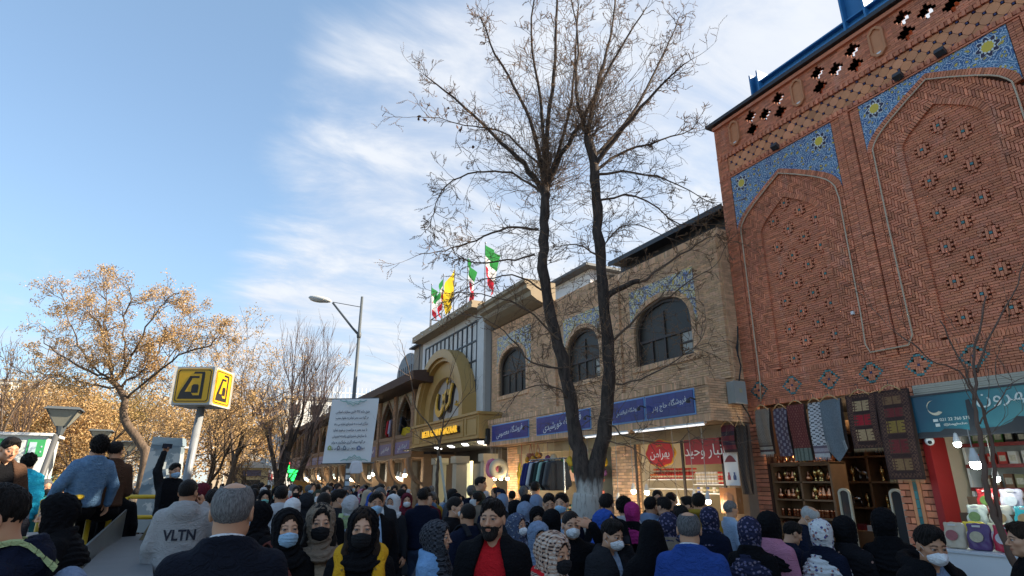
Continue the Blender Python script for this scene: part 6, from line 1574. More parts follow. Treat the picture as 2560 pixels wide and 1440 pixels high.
# ---- hanging rugs: woven print as colours of a fine grid
def rug(label, y0, y1, z0, z1, X, pat, point=0., group='rugs hung above the copper shop', nu=30, nv=64, fringe=None):
 w, h = y1 - y0, z1 - z0; t = thing('hanging_rug', label, 'rug', (X, (y0 + y1) / 2, z0), group)
 m = MB(); ph = random.uniform(0, 6)
 def P(u, v, o=0): return (o + .014 * math.sin(v * 5 + ph) + .008 * math.sin(u * 8 + v * 3 + ph), (.5 - u) * w * (1 - .04 * math.sin(v * 3.1)), v * h + (point * (abs(2 * u - 1)) if v < .001 else point * abs(2 * u - 1) * max(0, 1 - v * 3.2)))
 for j in range(nv):
  for i in range(nu):
   c = pat((i + .5) / nu, (j + .5) / nv); k = random.uniform(.85, 1.12)
   m.add([P(i / nu, j / nv), P((i + 1) / nu, j / nv), P((i + 1) / nu, (j + 1) / nv), P(i / nu, (j + 1) / nv)], [(0, 1, 2, 3)], 0, tuple(x * k for x in c))
 m.add([P(0, 0, .034), P(1, 0, .034), P(1, 1, .034), P(0, 1, .034)], [(0, 1, 2, 3)], 0, (.08, .05, .04)); m.build('pile', M('rug_pile', (1, 1, 1), .95, .08, 30, bump=.4, bscale=300, attr=True), t)
 if fringe:
  m = MB()
  for i in range(int(w / .012)):
   y = (.5 - (i + .5) * .012 / w) * w; m.add([(0, y - .003, 0), (0, y + .003, 0), (random.uniform(-.01, .01), y, -.05)], [(0, 1, 2)])
  m.build('fringe', M('rug_fringe_%s' % fringe[0], fringe[1], .9), t, kind='stuff')
 hg = thing('clothes_hanger', 'wooden hanger holding the ' + label, 'hanger', (X - .005, (y0 + y1) / 2, z1), 'wooden hangers of the rugs'); k = min(.13, w * .48)
 m = MB(); m.tube([(0, -k, -.02), (0, -k * .5, .035), (0, 0, .06), (0, k * .5, .035), (0, k, -.02)], [.007, .009, .010, .009, .007], 6); m.build('bar', wood_pale, hg, smooth=True)
 m = MB(); m.tube([(0, 0, .06), (0, 0, .11), (0, .02, .13), (0, .035, .115)], .004, 5); m.build('hook', dark_metal, hg)
def band(lst, v):
 for a, c in lst:
  if v < a: return c
 return lst[-1][1]
def persian(f, dark, cells):
 def p(u, v):
  e = min(u, 1 - u) * 1.0; b = min(v, 1 - v) * 2.6
  if e < .05 or b < .05: return dark
  if e < .20 or b < .16: return f if math.sin(u * 60) * math.sin(v * 150) > .1 else dark
  for a, b_, c, c2 in cells:
   if a < v < b_:
    q = (v - (a + b_) / 2) / (b_ - a); st = abs(math.sin((v - a) / (b_ - a) * math.pi * 4)); return c2 if (abs(u - .5) > .18 + .06 * (st > .5) and st < .55) or abs(q) > .46 else c if math.sin(u * 70) > -.8 else c2
  return tuple(x * .9 for x in dark)
 return p
cr, br_, dk = (.45, .30, .16), (.10, .045, .032), (.055, .028, .024)
rug('beige patterned runner nearest the tan building', 6.07, 6.32, 2.18, 2.83, 7.43, lambda u, v: (.28, .22, .17) if v > .25 and math.sin(u * 40) * math.sin(v * 90) > -.2 else band([(.05, (.45, .40, .33)), (.10, (.10, .05, .05)), (.15, (.38, .33, .26)), (.19, (.10, .06, .05)), (2, (.20, .155, .12))], v), fringe=('a', (.50, .46, .38)))
rug('violet brown runner second from the tan building', 5.77, 6.00, 2.14, 2.81, 7.44, lambda u, v: (.24, .20, .22) if (int(u * 5) + int(v * 15)) % 2 and abs(math.sin(u * 15.7)) > .4 else (.09, .06, .085))
rug('dark red runner with a grey green end', 5.47, 5.75, 2.07, 2.83, 7.43, lambda u, v: ((.17, .19, .15) if math.sin(u * 30) > -.5 else (.08, .09, .07)) if v < .22 else (.15, .035, .03) if math.sin(u * 44) * math.sin(v * 70) < .45 else (.25, .08, .06))
rug('white runner with small black leaf print', 5.21, 5.44, 2.11, 2.83, 7.45, lambda u, v: (.62, .60, .60) if v > .2 and math.sin(u * 31.4) * math.sin(v * 88 + (int(u * 5) % 2) * 3) < .35 else (.05, .05, .06) if v > .2 else band([(.07, (.55, .52, .5)), (.1, (.22, .17, .2)), (.16, (.40, .34, .36)), (2, (.16, .12, .15))], v), fringe=('b', (.62, .60, .58)))
rug('grey pointed table runner with a pale border', 4.93, 5.22, 2.04, 2.84, 7.41, lambda u, v: (.34, .36, .36) if (min(u, 1 - u) < .07 or (min(u, 1 - u) > .10 and min(u, 1 - u) < .13)) and v < .33 else (.155, .18, .20), point=.16)
rug('small brown Persian rug with cream and red panels', 4.47, 4.86, 2.19, 2.86, 7.43, persian((.16, .075, .05), dk, [(.13, .35, cr, br_), (.41, .62, (.36, .02, .03), br_), (.68, .88, cr, br_)]), fringe=('c', (.50, .34, .18)))
rug('long brown Persian rug hung over the turquoise striped pier', 4.06, 4.46, 1.82, 2.86, 7.40, persian((.13, .065, .045), dk, [(.10, .23, (.24, .14, .065), br_), (.28, .44, (.17, .03, .03), br_), (.50, .65, (.28, .18, .045), br_), (.69, .79, (.17, .03, .03), br_), (.83, .93, (.22, .12, .06), br_)]), fringe=('d', (.40, .27, .13)), nv=90)
rug('small dark red striped rug under the tan ledge', 6.50, 6.76, 2.22, 2.62, 7.16, lambda u, v: band([(.1, (.06, .03, .03)), (.25, (.16, .03, .04)), (.4, (.06, .03, .045)), (.6, (.17, .035, .04)), (.75, (.05, .03, .04)), (2, (.14, .03, .04))], v), group='small rugs beside the red sign', fringe=('e', (.2, .1, .08)))
rug('narrow dark brown rug at the corner of the two buildings', 6.30, 6.48, 1.62, 2.60, 7.16, lambda u, v: (.10, .065, .045) if math.sin(u * 40) * math.sin(v * 100) > .1 else (.045, .032, .026), group='small rugs beside the red sign')
# ---- copper shop
copper = M('copper', (.62, .26, .13), .22, .15, 20, metal=1.); brass_m = M('brass_ware', (.62, .42, .16), .25, .15, 20, metal=1.); silverware = M('silver_ware', (.5, .5, .48), .25, .1, metal=1.); wood_dk = M('dark_walnut', (.105, .055, .028), .5, .3, 9)
sf = thing('shelf_unit', 'brown wooden shelf unit with copperware behind the left rugs', 'shelf', (7.70, 5.42, 0))
def sb(x0, x1, y0, y1, z0, z1, nm): m = MB(); m.box(x0, x1, y0, y1, z0, z1); m.build(nm, wood_mid, sf)
SHZ = (1.08, 1.32, 1.56, 1.80, 2.03)
for y in (0, .47, .94): sb(0, .32, y, y + .03, 0, 2.05, 'upright')
for z in SHZ: sb(0, .32, .03, .94, z - .022, z, 'shelf_board')
sb(.32, .34, 0, .97, 0, 2.05, 'back_board'); sb(-.01, .33, .0, .97, 2.03, 2.06, 'top_board')
def lm(name, prof, mt, n=12, extra=None):
 m = MB(); m.lathe((0, 0, 0), prof, n)
 if extra: extra(m)
 return m.mesh(name, mt, True)
pots = [lm('copper_pot', [(.03, 0), (.045, .02), (.05, .05), (.035, .08), (.02, .10), (.026, .13), (.02, .135)], copper), lm('copper_jug', [(.025, 0), (.04, .03), (.038, .07), (.018, .11), (.022, .15)], copper, 12, lambda m: m.tube([(.02, 0, .13), (.055, 0, .12), (.055, 0, .07), (.037, 0, .05)], .005, 5)),
  lm('copper_cup', [(.018, 0), (.022, .01), (.02, .07), (.026, .09)], copper), lm('brass_lamp', [(.035, 0), (.02, .02), (.012, .06), (.035, .09), (.03, .14), (.01, .16), (.014, .19)], brass_m), lm('silver_bowl', [(.02, 0), (.03, .012), (.06, .06), (.065, .065)], silverware)]
pn = ['round bellied copper pot', 'copper jug with handle', 'small copper cup', 'brass lamp', 'silver bowl']; shn = ['lowest', 'second', 'middle', 'fourth', 'top']
for si, z in enumerate(SHZ):
 ys = [.07 + .07 * k for k in range(13)] if si != 1 else [.06 + .05 * k for k in range(18)]
 for y in ys:
  if abs(y - .485) < .035: continue
  k = 2 if si == 1 else random.choice((0, 1, 1, 3) if si else (0, 1, 4)); simple(pots[k].name.split('.')[0], '%s on the %s shelf of the copper shop' % (pn[k], shn[si]), 'copperware', (7.70 + random.uniform(.06, .16), 5.42 + y, z), pots[k], 'wares on the copper shop shelves', random.uniform(0, 6), random.uniform(.85, 1.25) if si != 1 else 1.2)
s2 = thing('shelf_unit', 'dark walnut shelf unit with silver figures at the back of the copper shop', 'shelf', (8.6, 4.55, 0))
for y in (0, .45, .9, 1.3): m = MB(); m.box(0, .35, y, y + .035, 0, 2.7); m.build('upright', wood_mid, s2)
for z in (.8, 1.1, 1.45, 1.8, 2.15, 2.5): m = MB(); m.box(0, .35, .0, 1.33, z - .025, z); m.build('shelf_board', wood_mid, s2)
m = MB(); m.box(.35, .38, 0, 1.33, 0, 2.75); m.build('back_board', wood_dk, s2)
def horse(m): m.ball((0, 0, .10), (.06, .02, .03), 8, 5); m.tube([(.05, 0, .11), (.08, 0, .17), (.11, 0, .165)], [.018, .014, .010], 6); [m.tube([(x, y, .09), (x, y, 0)], .006, 4) for x in (-.045, .045) for y in (-.012, .012)]
fm = MB(); horse(fm); fig = fm.mesh('silver_figure', silverware, True)
for i, z in enumerate((1.1, 1.45, 1.8, 2.15)):
 for j, y in enumerate((.12, .30, .58, .74, 1.02, 1.18)):
  me_ = fig if (i + j) % 3 == 0 else random.choice(pots[3:]); simple(me_.name.split('.')[0], '%s on the %s shelf of the back walnut unit' % ('small silver animal figure' if me_ is fig else 'metal ware', shn[i]), 'metalware', (8.70, 4.55 + y + .04, z), me_, 'silver and brass on the back shelves', random.uniform(1, 2), random.uniform(.9, 1.3))
rnd_ = lambda w, zs, zb: [(-w, zb), (w, zb)] + [(w * math.cos(R(a)), zs + w * .75 * math.sin(R(a))) for a in range(0, 181, 15)]
for yy, lb_ in ((5.28, 'cream arched mirror frame beside the copper shelf'), (4.60, 'cream arched mirror frame beside the turquoise striped pier')):
 t = thing('mirror_frame', lb_, 'mirror', (7.72, yy, .2)); a = rnd_(.085, 1.45, .35); b = rnd_(.060, 1.44, .39); m = MB()
 for i in range(len(a)): j = (i + 1) % len(a); m.prism([(0, *a[i]), (0, *a[j]), (0, *b[j]), (0, *b[i])], (-.03, 0, 0))
 m.build('frame', M('cream_frame', (.52, .46, .34), .5), t); m = MB(); m.prism([(-.008, *p) for p in b], (-.004, 0, 0)); m.build('mirror_glass', M('mirror_glass', (.05, .05, .05), .05, spec=.9), t); m = MB(); m.box(-.08, .08, -.1, .1, 0, .03); m.box(-.015, .015, -.04, .04, .03, .36); m.build('stand', wood_mid, t)
tb = thing('display_table', 'low table crowded with small wares before the copper shop', 'table', (6.9, 5.1, 0)); m = MB(); m.box(-.35, .35, -.5, 1.2, .82, .86); m.build('top', wood_dk, tb)
for x in (-.3, .3):
 for y in (-.45, 1.15): m = MB(); m.box(x - .025, x + .025, y - .025, y + .025, 0, .82); m.build('leg', wood_dk, tb)
bxm = [(c, (lambda m: (m.box(-.06, .06, -.045, .045, 0, .07), m)[1])(MB()).mesh('gift_box', M('box_' + n, c, .5), False), n) for n, c in (('red', (.40, .03, .03)), ('white', (.62, .62, .60)), ('maroon', (.14, .02, .03)), ('blue', (.05, .07, .2)))]
for k in range(34):
 c, me_, n = random.choice(bxm); simple('gift_box', '%s gift box on the display table before the copper shop' % n, 'box', (6.9 + random.uniform(-.28, .28), 5.1 + random.uniform(-.42, 1.12), .86 + (.072 if k > 24 else 0)), me_, 'boxes on the copper shop table', random.uniform(0, 3))
for k in range(16):
 c, me_, n = random.choice(bxm[:3]); simple('gift_box', '%s box stacked inside the copper shop by the mirrors' % n, 'box', (8.5 + random.uniform(-.2, .2), 4.62 + (k % 8) * .15, 1.16 + .074 * (k // 8)), me_, 'boxes inside the copper shop', random.uniform(-.2, .2))
m = MB(); m.box(8.2, 8.8, 4.5, 5.85, 0, 1.16); tag(m.build('sales_counter', wood_mid), 'brown wooden sales counter inside the copper shop', 'counter')
# ---- bulbs
bulb_g = M('bulb_glow', (1, 1, 1), .4, emit=14., ecol=(1, .80, .48)); bulb_c = M('cool_bulb_glow', (1, 1, 1), .4, emit=12., ecol=(.88, 1, .90)); bulb_s = M('bulb_socket', (.60, .60, .58), .5)
def bulb(x, y, z, label, cool=0, zt=2.6, e=6., s=1., group='hanging bulbs of the shops'):
 t = thing('hanging_bulb', label, 'light bulb', (x, y, z), group)
 m = MB(); m.tube([(0, 0, .13 * s), (0, 0, zt - z)], .006, 4); m.build('cord', M('pale_cord', (.40, .38, .34), .7), t); m = MB(); m.lathe((0, 0, .03 * s), [(.042 * s, 0), (.040 * s, .04 * s), (.024 * s, .09 * s), (.018 * s, .12 * s)], 10); m.build('socket', bulb_s, t)
 m = MB(); m.lathe((0, 0, -.035 * s), [(.012 * s, 0), (.038 * s, .016 * s), (.043 * s, .05 * s), (.042 * s, .064 * s)], 10); m.build('globe', bulb_c if cool else bulb_g, t, smooth=True)
 if e: l = bpy.data.lights.new('bulb_light', 'POINT'); l.energy = e; l.color = (.9, 1, .92) if cool else (1, .80, .52); l.shadow_soft_size = .05; o = bpy.data.objects.new('bulb_light', l); COL.objects.link(o); o.parent = t; o.location = (0, 0, -.08)
for (x, y, z, c, lb_) in [(7.0, 8.78, 1.62, 0, 'first warm bulb left of the round red sign'), (7.0, 8.42, 1.61, 0, 'warm bulb under the round red sign'), (7.0, 9.23, 1.45, 0, 'low warm bulb at the teal streaked pier'), (7.0, 7.69, 1.42, 0, 'low warm bulb before the saffron trays'), (7.05, 7.35, 1.52, 0, 'dim bulb between the two red signs'), (7.0, 7.02, 1.50, 0, 'warm bulb at the brown bag under the poster'),
                          (7.0, 10.16, 2.05, 1, 'cool bulb hanging between the two trunks'), (7.0, 12.13, 1.97, 1, 'cool bulb beside the clothes rail'), (7.0, 14.4, 1.86, 0, 'left bulb of the three under the float rings'), (7.0, 14.05, 1.86, 0, 'middle bulb of the three under the float rings'), (7.0, 13.7, 1.86, 0, 'right bulb of the three under the float rings'), (7.1, 12.9, 1.84, 0, 'warm bulb under the garlands'), (7.1, 12.65, 1.84, 0, 'second warm bulb under the garlands'), (7.3, 12.4, 1.9, 0, 'bulb at the orange and yellow display')]:
 bulb(x, y, z, lb_, c, 2.62, 2.2 if y < 10 else 3.)
bulb(6.9, 3.28, 1.95, 'large greenish bulb before the spice shelves', 1, 2.3, 1.4, 1.1); bulb(7.6, 3.45, 1.82, 'small greenish lamp behind the sapling', 1, 2.3, .6, .8); bulb(7.2, 3.55, 2.17, 'cool lamp just under the teal sign', 1, 2.3, .8, .8)
for k in range(18): bulb(7.0 + .3 * (k % 3), 22.0 + k * 1.45 + .3 * math.sin(k * 3), 2.0 + .12 * math.sin(k * 5), 'bulb hanging in the arcade shops', k % 2, 2.6, 16. if k % 3 == 0 else 0, 1.7, 'bulbs along the arcade')
for (x, y, z, e) in ((8.3, 8.0, 2.35, 7.), (8.4, 12.4, 2.35, 6.), (8.7, 5.0, 2.88, 20.), (8.0, 1.6, 2.75, 9.), (8.0, 17, 2.5, 20.)):
 t = thing('ceiling_lamp', 'ceiling lamp inside the ' + ('saffron shop' if y == 8 else 'garland shop' if y == 12.4 else 'copper shop' if y == 5. else 'spice shop' if y == 1.6 else 'bazaar entrance'), 'lamp', (x, y, z)); m = MB(); m.lathe((0, 0, 0), [(.11, 0), (.12, .03), (.05, .06)], 12); m.build('lamp_shade', M('shade_glow', (1, 1, 1), .4, emit=6., ecol=(1, .86, .62)), t)
 l = bpy.data.lights.new('ceiling_light', 'POINT'); l.energy = e; l.color = (1, .82, .56); l.shadow_soft_size = .12; o = bpy.data.objects.new('ceiling_light', l); COL.objects.link(o); o.parent = t; o.location = (0, 0, -.08)
# ---- saffron shop
oc = thing('round_sign', 'round scalloped red sign with yellow border and white lettering', 'sign', (7.34, 8.38, 2.27)); m = MB()
def scal(r, a, n=8): return [(0, r * (1 + a * math.cos(n * t)) * math.cos(t), r * .62 * (1 + a * math.cos(n * t)) * math.sin(t)) for t in [2 * math.pi * k / 96 for k in range(96)]]
m.prism(scal(.385, .03), (-.02, 0, 0)); m.build('border', M('sign_gold', (.66, .36, .03), .4), oc); m = MB(); m.prism([(-.021, p[1], p[2]) for p in scal(.355, .045)], (-.01, 0, 0)); m.build('face', M('sign_red', (.56, .02, .02), .35), oc)
m = MB(); fac_text(m, fa('بهرامن'), 0, 0, -.02, .50, .20, .032, depth=.006); m.build('lettering', white_letter, oc); m = MB(); fac_text(m, fa('زعفران'), 0, 0, .135, .16, .05, .032, depth=.005); m.build('small_lettering', gold_l, oc)
rs = thing('shop_banner', 'square dark red sign with large white lettering beside the round red sign', 'sign', (7.34, 6.88, 2.06)); m = MB(); m.box(-.01, .01, 0, .90, 0, .40); m.build('board', M('banner_red', (.34, .03, .035), .45), rs); m = MB(); fac_text(m, fa('انبار وحید'), 0, .45, .20, .88, .30, .012, depth=.004); m.build('lettering', white_letter, rs)
fr_ = MB(); fr_.box(7.33, 7.36, 7.83, 7.87, .9, 2.46); fr_.box(7.33, 7.36, 9.07, 9.11, .9, 2.46); fr_.box(7.33, 7.36, 6.95, 6.99, .9, 2.46); tag(fr_.build('shop_door_frame', frame_brown), 'dark metal frame of the saffron shop window with its uprights', 'window frame')
sh_ = thing('wall_shelf', 'white shelf with rows of red saffron tins under the round sign', 'shelf', (7.55, 7.9, 1.84))
for k, z in enumerate((0, -.16)): m = MB(); m.box(0, .35, 0, 1.15, z - .02, z); m.build('shelf_board', white_paint, sh_)
tin = {}
for n, c in (('red', (.50, .03, .02)), ('white', (.62, .60, .58)), ('orange', (.58, .14, .03)), ('blue', (.06, .10, .30)), ('green', (.10, .26, .06)), ('olive', (.24, .22, .10)), ('brown', (.22, .11, .06)), ('cream', (.50, .42, .30)), ('black', (.03, .03, .03)), ('yellow', (.60, .42, .04)), ('purple', (.16, .05, .22)), ('teal', (.05, .33, .35))):
 m = MB(); m.lathe((0, 0, 0), [(.030, 0), (.034, .004), (.034, .084), (.030, .09)], 8); tn = m; tn.lathe((0, 0, .028), [(.0345, 0), (.0345, .03)], 8, 1); tin[n] = tn.mesh('tin', [M('tin_' + n, c, .4), M('tin_label', (.55, .45, .30), .5, .5, 40)])
for r_ in range(2):
 for k in range(15): n = 'red' if k < 11 else random.choice(('orange', 'white', 'red')); simple('tin', '%s tin in the %s row of the saffron shelf' % (n, ('front', 'upper')[r_]), 'tin', (7.6 + .08 * r_, 7.94 + k * .073, 1.84 + .092 * r_), tin[n], 'tins of the saffron shop')
for r_ in range(3):
 for k in range(12): n = ('white' if k > 4 else 'red') if r_ else random.choice(('blue', 'olive', 'white')); simple('tin', '%s tin in the %s row under the square red sign' % (n, ('lowest', 'middle', 'upper')[r_]), 'tin', (7.55, 6.98 + k * .07, 1.62 + .10 * r_ + (.04 if r_ else 0)), tin[n], 'tins under the square red sign')
m = MB(); m.box(7.5, 7.8, 6.95, 7.82, 1.60, 1.62); m.box(7.5, 7.8, 6.95, 7.82, 1.74, 1.755); tag(m.build('glass_shelf', white_paint), 'two white shelf boards under the square red sign', 'shelf')
ct = thing('saffron_counter', 'pale glass counter of the saffron shop heaped with yellow trays', 'counter', (6.95, 7.0, 0)); m = MB(); m.box(0, .55, 0, 2.05, 0, 1.0); m.build('case', M('counter_pale', (.50, .45, .36), .4), ct); m = MB(); m.box(-.02, .57, -.02, 2.07, 1.0, 1.03); m.build('top', white_paint, ct)
for k, (n, c) in enumerate((('orange yellow', (.62, .34, .02)), ('yellow', (.66, .46, .03)), ('golden', (.55, .30, .03)), ('pale yellow', (.62, .50, .12)), ('deep orange', (.58, .20, .02)))):
 t = thing('spice_tray', '%s heap in a tray on the saffron counter' % n, 'tray', (7.22, 7.2 + k * .4, 1.03), 'trays on the saffron counter'); m = MB(); m.box(-.22, .22, -.18, .18, 0, .03); m.build('tray', silverware, t); m = MB(); m.ball((0, 0, .03), (.20, .16, .14), 12, 8); m.build('heap', M('spice_%d' % k, c, .9, .3, 40, bump=.8, bscale=120), t, smooth=True)
po = thing('poster', 'white hanging poster with a maroon heap and two small bottles', 'poster', (7.28, 6.62, 1.74)); m = MB(); m.box(-.006, .006, 0, .27, 0, .48); m.build('sheet', white_paint, po); m = MB(); m.prism([(-.008, .02 + .23 * k / 10, .34 + .10 * math.sin(math.pi * k / 10)) for k in range(11)], (-.002, 0, 0)); m.build('heap_print', M('print_maroon', (.20, .04, .05), .7), po)
for y, n, c in ((.08, 'left', (.07, .10, .22)), (.19, 'right', (.42, .06, .08))): m = MB(); m.lathe((-.009, y, .08), [(.03, 0), (.03, .05), (.015, .08), (.016, .11)], 8); o = m.build('bottle_print', M('print_' + n, c, .6), po); o.scale = (.06, 1, 1); o.location = (-.009, 0, 0)
sk_ = thing('brown_sack', 'brown glazed bag hanging under the poster by the counter', 'bag', (7.2, 6.75, 1.35)); m = MB(); m.box(-.06, .06, -.16, .16, 0, .36); m.ball((0, 0, .18), (.085, .17, .17), 12, 8); m.build('bag', M('amber_bag', (.42, .17, .06), .35, .3, 8), sk_)
# ---- garland shop, clothes rail, float rings
def ringfloat(y, z, c, lb_, rz):
 t = thing('float_ring', lb_, 'swim ring', (6.9, y, z), 'swim rings hung at the garland shop', rz); n1, n2 = 22, 10; m = MB()
 m.add([((.085 * math.sin(b)) * .8, (.165 + .085 * math.cos(b)) * math.cos(a), (.165 + .085 * math.cos(b)) * math.sin(a)) for a in [2 * math.pi * i / n1 for i in range(n1)] for b in [2 * math.pi * j / n2 for j in range(n2)]], [(i * n2 + j, ((i + 1) % n1) * n2 + j, ((i + 1) % n1) * n2 + (j + 1) % n2, i * n2 + (j + 1) % n2) for i in range(n1) for j in range(n2)]); m.build('ring', M('ring_' + c[0], c[1], .35), t, smooth=True)
 m = MB(); m.tube([(0, 0, .25), (0, 0, 2.62 - z)], .006, 4); m.build('string', MATS['pale_cord'], t)
ringfloat(14.38, 2.12, ('pink', (.62, .16, .26)), 'pink swim ring hanging beside the bazaar entrance', .2); ringfloat(13.98, 2.10, ('pale', (.50, .46, .34)), 'pale blue and cream swim ring beside the pink one', 1.25)
def cluster(name, lb_, y, z, c, n, sp, r, cat, bar=False):
 t = thing(name, lb_, cat, (6.95, y, z)); m = MB()
 for k in range(n):
  q = (random.gauss(0, sp[0]), random.gauss(0, sp[1]), random.gauss(0, sp[2]))
  if bar: m.tube([q, (q[0] - .03, q[1] + .02, q[2] - .10), (q[0] - .02, q[1] + .02, q[2] - .2)], [r * .4, r, r * .3], 6)
  else: m.ball(q, r, 8, 6)
 m.build('fruit', M('fruit_' + c[0], c[1], .4, .2, 10), t, smooth=True, kind='stuff'); m = MB(); m.tube([(0, 0, .1), (0, 0, 2.64 - z)], .007, 4); m.build('string', M('red_string', (.42, .10, .08), .7), t)
cluster('banana_bunch', 'bunch of yellow toy bananas hanging under the tan ledge', 12.85, 2.02, ('yellow', (.62, .44, .02)), 26, (.05, .07, .13), .022, 'toy fruit', True); cluster('orange_garland', 'cluster of orange toy fruit hanging right of the toy bananas', 12.25, 2.18, ('orange', (.62, .28, .02)), 34, (.07, .16, .11), .055, 'toy fruit')
cluster('pink_garland', 'pink and red ornament string right of the trunk', 9.75, 1.95, ('pink', (.58, .16, .12)), 22, (.04, .05, .20), .045, 'ornament string')
for k, (y, c) in enumerate(((12.5, (.30, .10, .06)), (12.15, (.16, .10, .09)))): t = thing('macrame_bag', ('red brown' if k == 0 else 'grey brown') + ' hanging basket with cords over the orange toy fruit', 'basket', (7.0, y, 2.3)); m = MB(); m.lathe((0, 0, 0), [(.06, 0), (.10, .06), (.09, .12)], 10); m.build('basket', M('wicker_%d' % k, c, .8), t); m = MB(); m.tube([(0, -.09, .1), (0, 0, .34)], .006, 4); m.tube([(0, .09, .1), (0, 0, .34)], .006, 4); m.build('cord', MATS['red_string'], t)
rl = thing('clothes_rail', 'metal clothes rail standing left of the limewashed trunk', 'clothes rail', (6.75, 10.65, 0)); m = MB(); m.tube([(0, 0, 0), (0, 0, 2.25)], .018, 6); m.tube([(0, 1.4, 0), (0, 1.4, 2.25)], .018, 6); m.tube([(0, -.1, 2.25), (0, 1.5, 2.25)], .015, 6); m.build('frame', M('chrome', (.5, .5, .5), .25, metal=.9), rl)
for k, (n, c) in enumerate((('dark blue', (.02, .025, .13)), ('dark blue', (.018, .022, .11)), ('white', (.5, .5, .52)), ('black', (.012, .013, .014)), ('dark green', (.015, .035, .03)), ('mint green', (.28, .45, .38)), ('black', (.013, .013, .015)), ('grey', (.10, .10, .10)), ('charcoal', (.03, .03, .034)))):
 t = thing('hanging_shirt', '%s garment, number %s from the far end of the clothes rail' % (n, ['one', 'two', 'three', 'four', 'five', 'six', 'seven', 'eight', 'nine'][k]), 'shirt', (6.75, 12.0 - k * .14, 1.62), 'garments on the clothes rail'); V, Q = cached(('hs',), lambda: field(lambda P: smin(loft(P, [(0, .24, .045, 0), (.3, .22, .05, 0), (.52, .19, .045, 0), (.6, .06, .035, 0)]), np.minimum(rc(P, (.17, 0, .52), (.27, 0, .12), .05, .045), rc(P, (-.17, 0, .52), (-.27, 0, .12), .05, .045)), .03) + fold(P, 1, .8), (-.36, -.1, -.04), (.36, .1, .64), .022))
 link('cloth', fast('cloth', V, Q, [M('garment_%d' % k, c, .9, .15, 6, bump=.2)]), t); m = MB(); m.tube([(0, 0, .58), (0, 0, .63)], .005, 4); m.build('hook', dark_metal, t)
orn = []
for n, c in (('red', (.45, .05, .04)), ('yellow', (.6, .42, .04)), ('violet', (.20, .08, .22)), ('cream', (.5, .42, .3)), ('green', (.08, .25, .08))):
 m = MB(); m.lathe((0, 0, 0), [(.015, 0), (.06, .02), (.075, .08), (.05, .15), (.012, .18)], 8); m.tube([(0, 0, .17), (0, 0, .42)], .004, 4); orn.append((n, m.mesh('hanging_toy', M('toy_' + n, c, .6), True)))
for k in range(26): n, me_ = orn[k % 5]; simple('hanging_toy', '%s hanging toy on a string at the garland shop front' % n, 'toy', (7.15 + random.uniform(-.15, .6), random.choice((10.1 + .06 * k, 11.3 + .1 * k)), random.uniform(1.85, 2.2)), me_, 'toys hung at the garland shop', random.uniform(0, 3), random.uniform(.8, 1.3))
dc = MB(); dc.box(8.6, 8.9, 11.3, 13.8, .2, 1.1); tag(dc.build('back_counter', wood_pale), 'pale wooden counter at the back of the garland shop', 'counter')
for k in range(18): n = random.choice(list(tin)); simple('tin', '%s jar on the back counter of the garland shop' % n, 'jar', (8.7, 11.4 + k * .13, 1.1), tin[n], 'jars of the garland shop', 0, 1.6)
for k, (y, z, c) in enumerate(((12.3, 1.75, (.62, .46, .03)), (11.7, 1.7, (.55, .52, .40)), (13.3, 1.8, (.5, .3, .2)))): m = MB(); m.box(8.9, 8.93, y, y + .5, z, z + .4); tag(m.build('picture_board', M('board_%d' % k, c, .5, .4, 7, emit=.25)), ['yellow', 'cream', 'tan'][k] + ' lit board on the back wall of the garland shop', 'board')
og = thing('striped_lamp', 'orange striped lamp column before the bazaar entrance', 'lamp', (6.6, 13.6, 1.3)); m = MB(); m.lathe((0, 0, 0), [(.05, 0), (.07, .05), (.05, .1), (.07, .15), (.05, .2), (.065, .25), (.045, .3), (.055, .36), (.02, .42)], 10); m.build('shade', M('orange_glow', (.8, .25, .05), .4, emit=.9, ecol=(1, .28, .06)), og); m = MB(); m.tube([(0, 0, -1.3), (0, 0, 0)], .02, 5); m.build('stem', dark_metal, og)
# ---- spice shop
ss = thing('shelf_unit', 'wide red edged shelf unit filled with packets in the spice shop', 'shelf', (8.3, .85, 0)); SZ = (.95, 1.2, 1.45, 1.72, 1.98, 2.22)
for z in SZ: m = MB(); m.box(0, .32, 0, 3.2, z - .02, z); m.build('shelf_board', white_paint, ss); m = MB(); m.box(-.012, 0, 0, 3.2, z - .03, z + .012); m.build('price_strip', M('price_red', (.22, .03, .03), .5, .6, 25), ss)
for y in (0, 1.06, 2.13, 3.2): m = MB(); m.box(.02, .32, y - .015, y + .015, .3, 2.5); m.build('upright', white_paint, ss)
m = MB(); m.box(.32, .34, 0, 3.2, .3, 2.55); m.build('back_board', M('grey_back', (.34, .36, .35), .6), ss); m = MB(); m.box(-.05, .3, 0, 3.25, 2.38, 2.62); m.build('red_header', M('header_red', (.17, .02, .025), .5), ss)
pk_ = {}
for n in tin: c = MATS['tin_' + n]; m = MB(); m.box(-.03, .03, -.042, .042, 0, .15); m.box(-.032, -.0305, -.032, .032, .045, .11, 1); pk_[n] = m.mesh('packet', [c, M('packet_label', (.50, .46, .36), .5, .6, 60)])
rowc = (('cream', 'olive', 'brown'), ('black', 'olive', 'cream', 'white'), ('olive', 'cream', 'brown'), ('red', 'olive', 'brown', 'cream'), ('white', 'white', 'red', 'cream'), ('green', 'white', 'black'))
for i, z in enumerate(SZ):
 for k in range(27):
  blk_ = rowc[i][(k // 4) % len(rowc[i])]; simple('packet', '%s packet on the %s shelf of the spice shop' % (blk_, (shn + ['highest'])[i]), 'packet', (8.40 + random.uniform(-.03, .03), .93 + k * .115, z), pk_[blk_], 'packets on the spice shop shelves', random.uniform(-.1, .1), random.uniform(.85, 1.1))
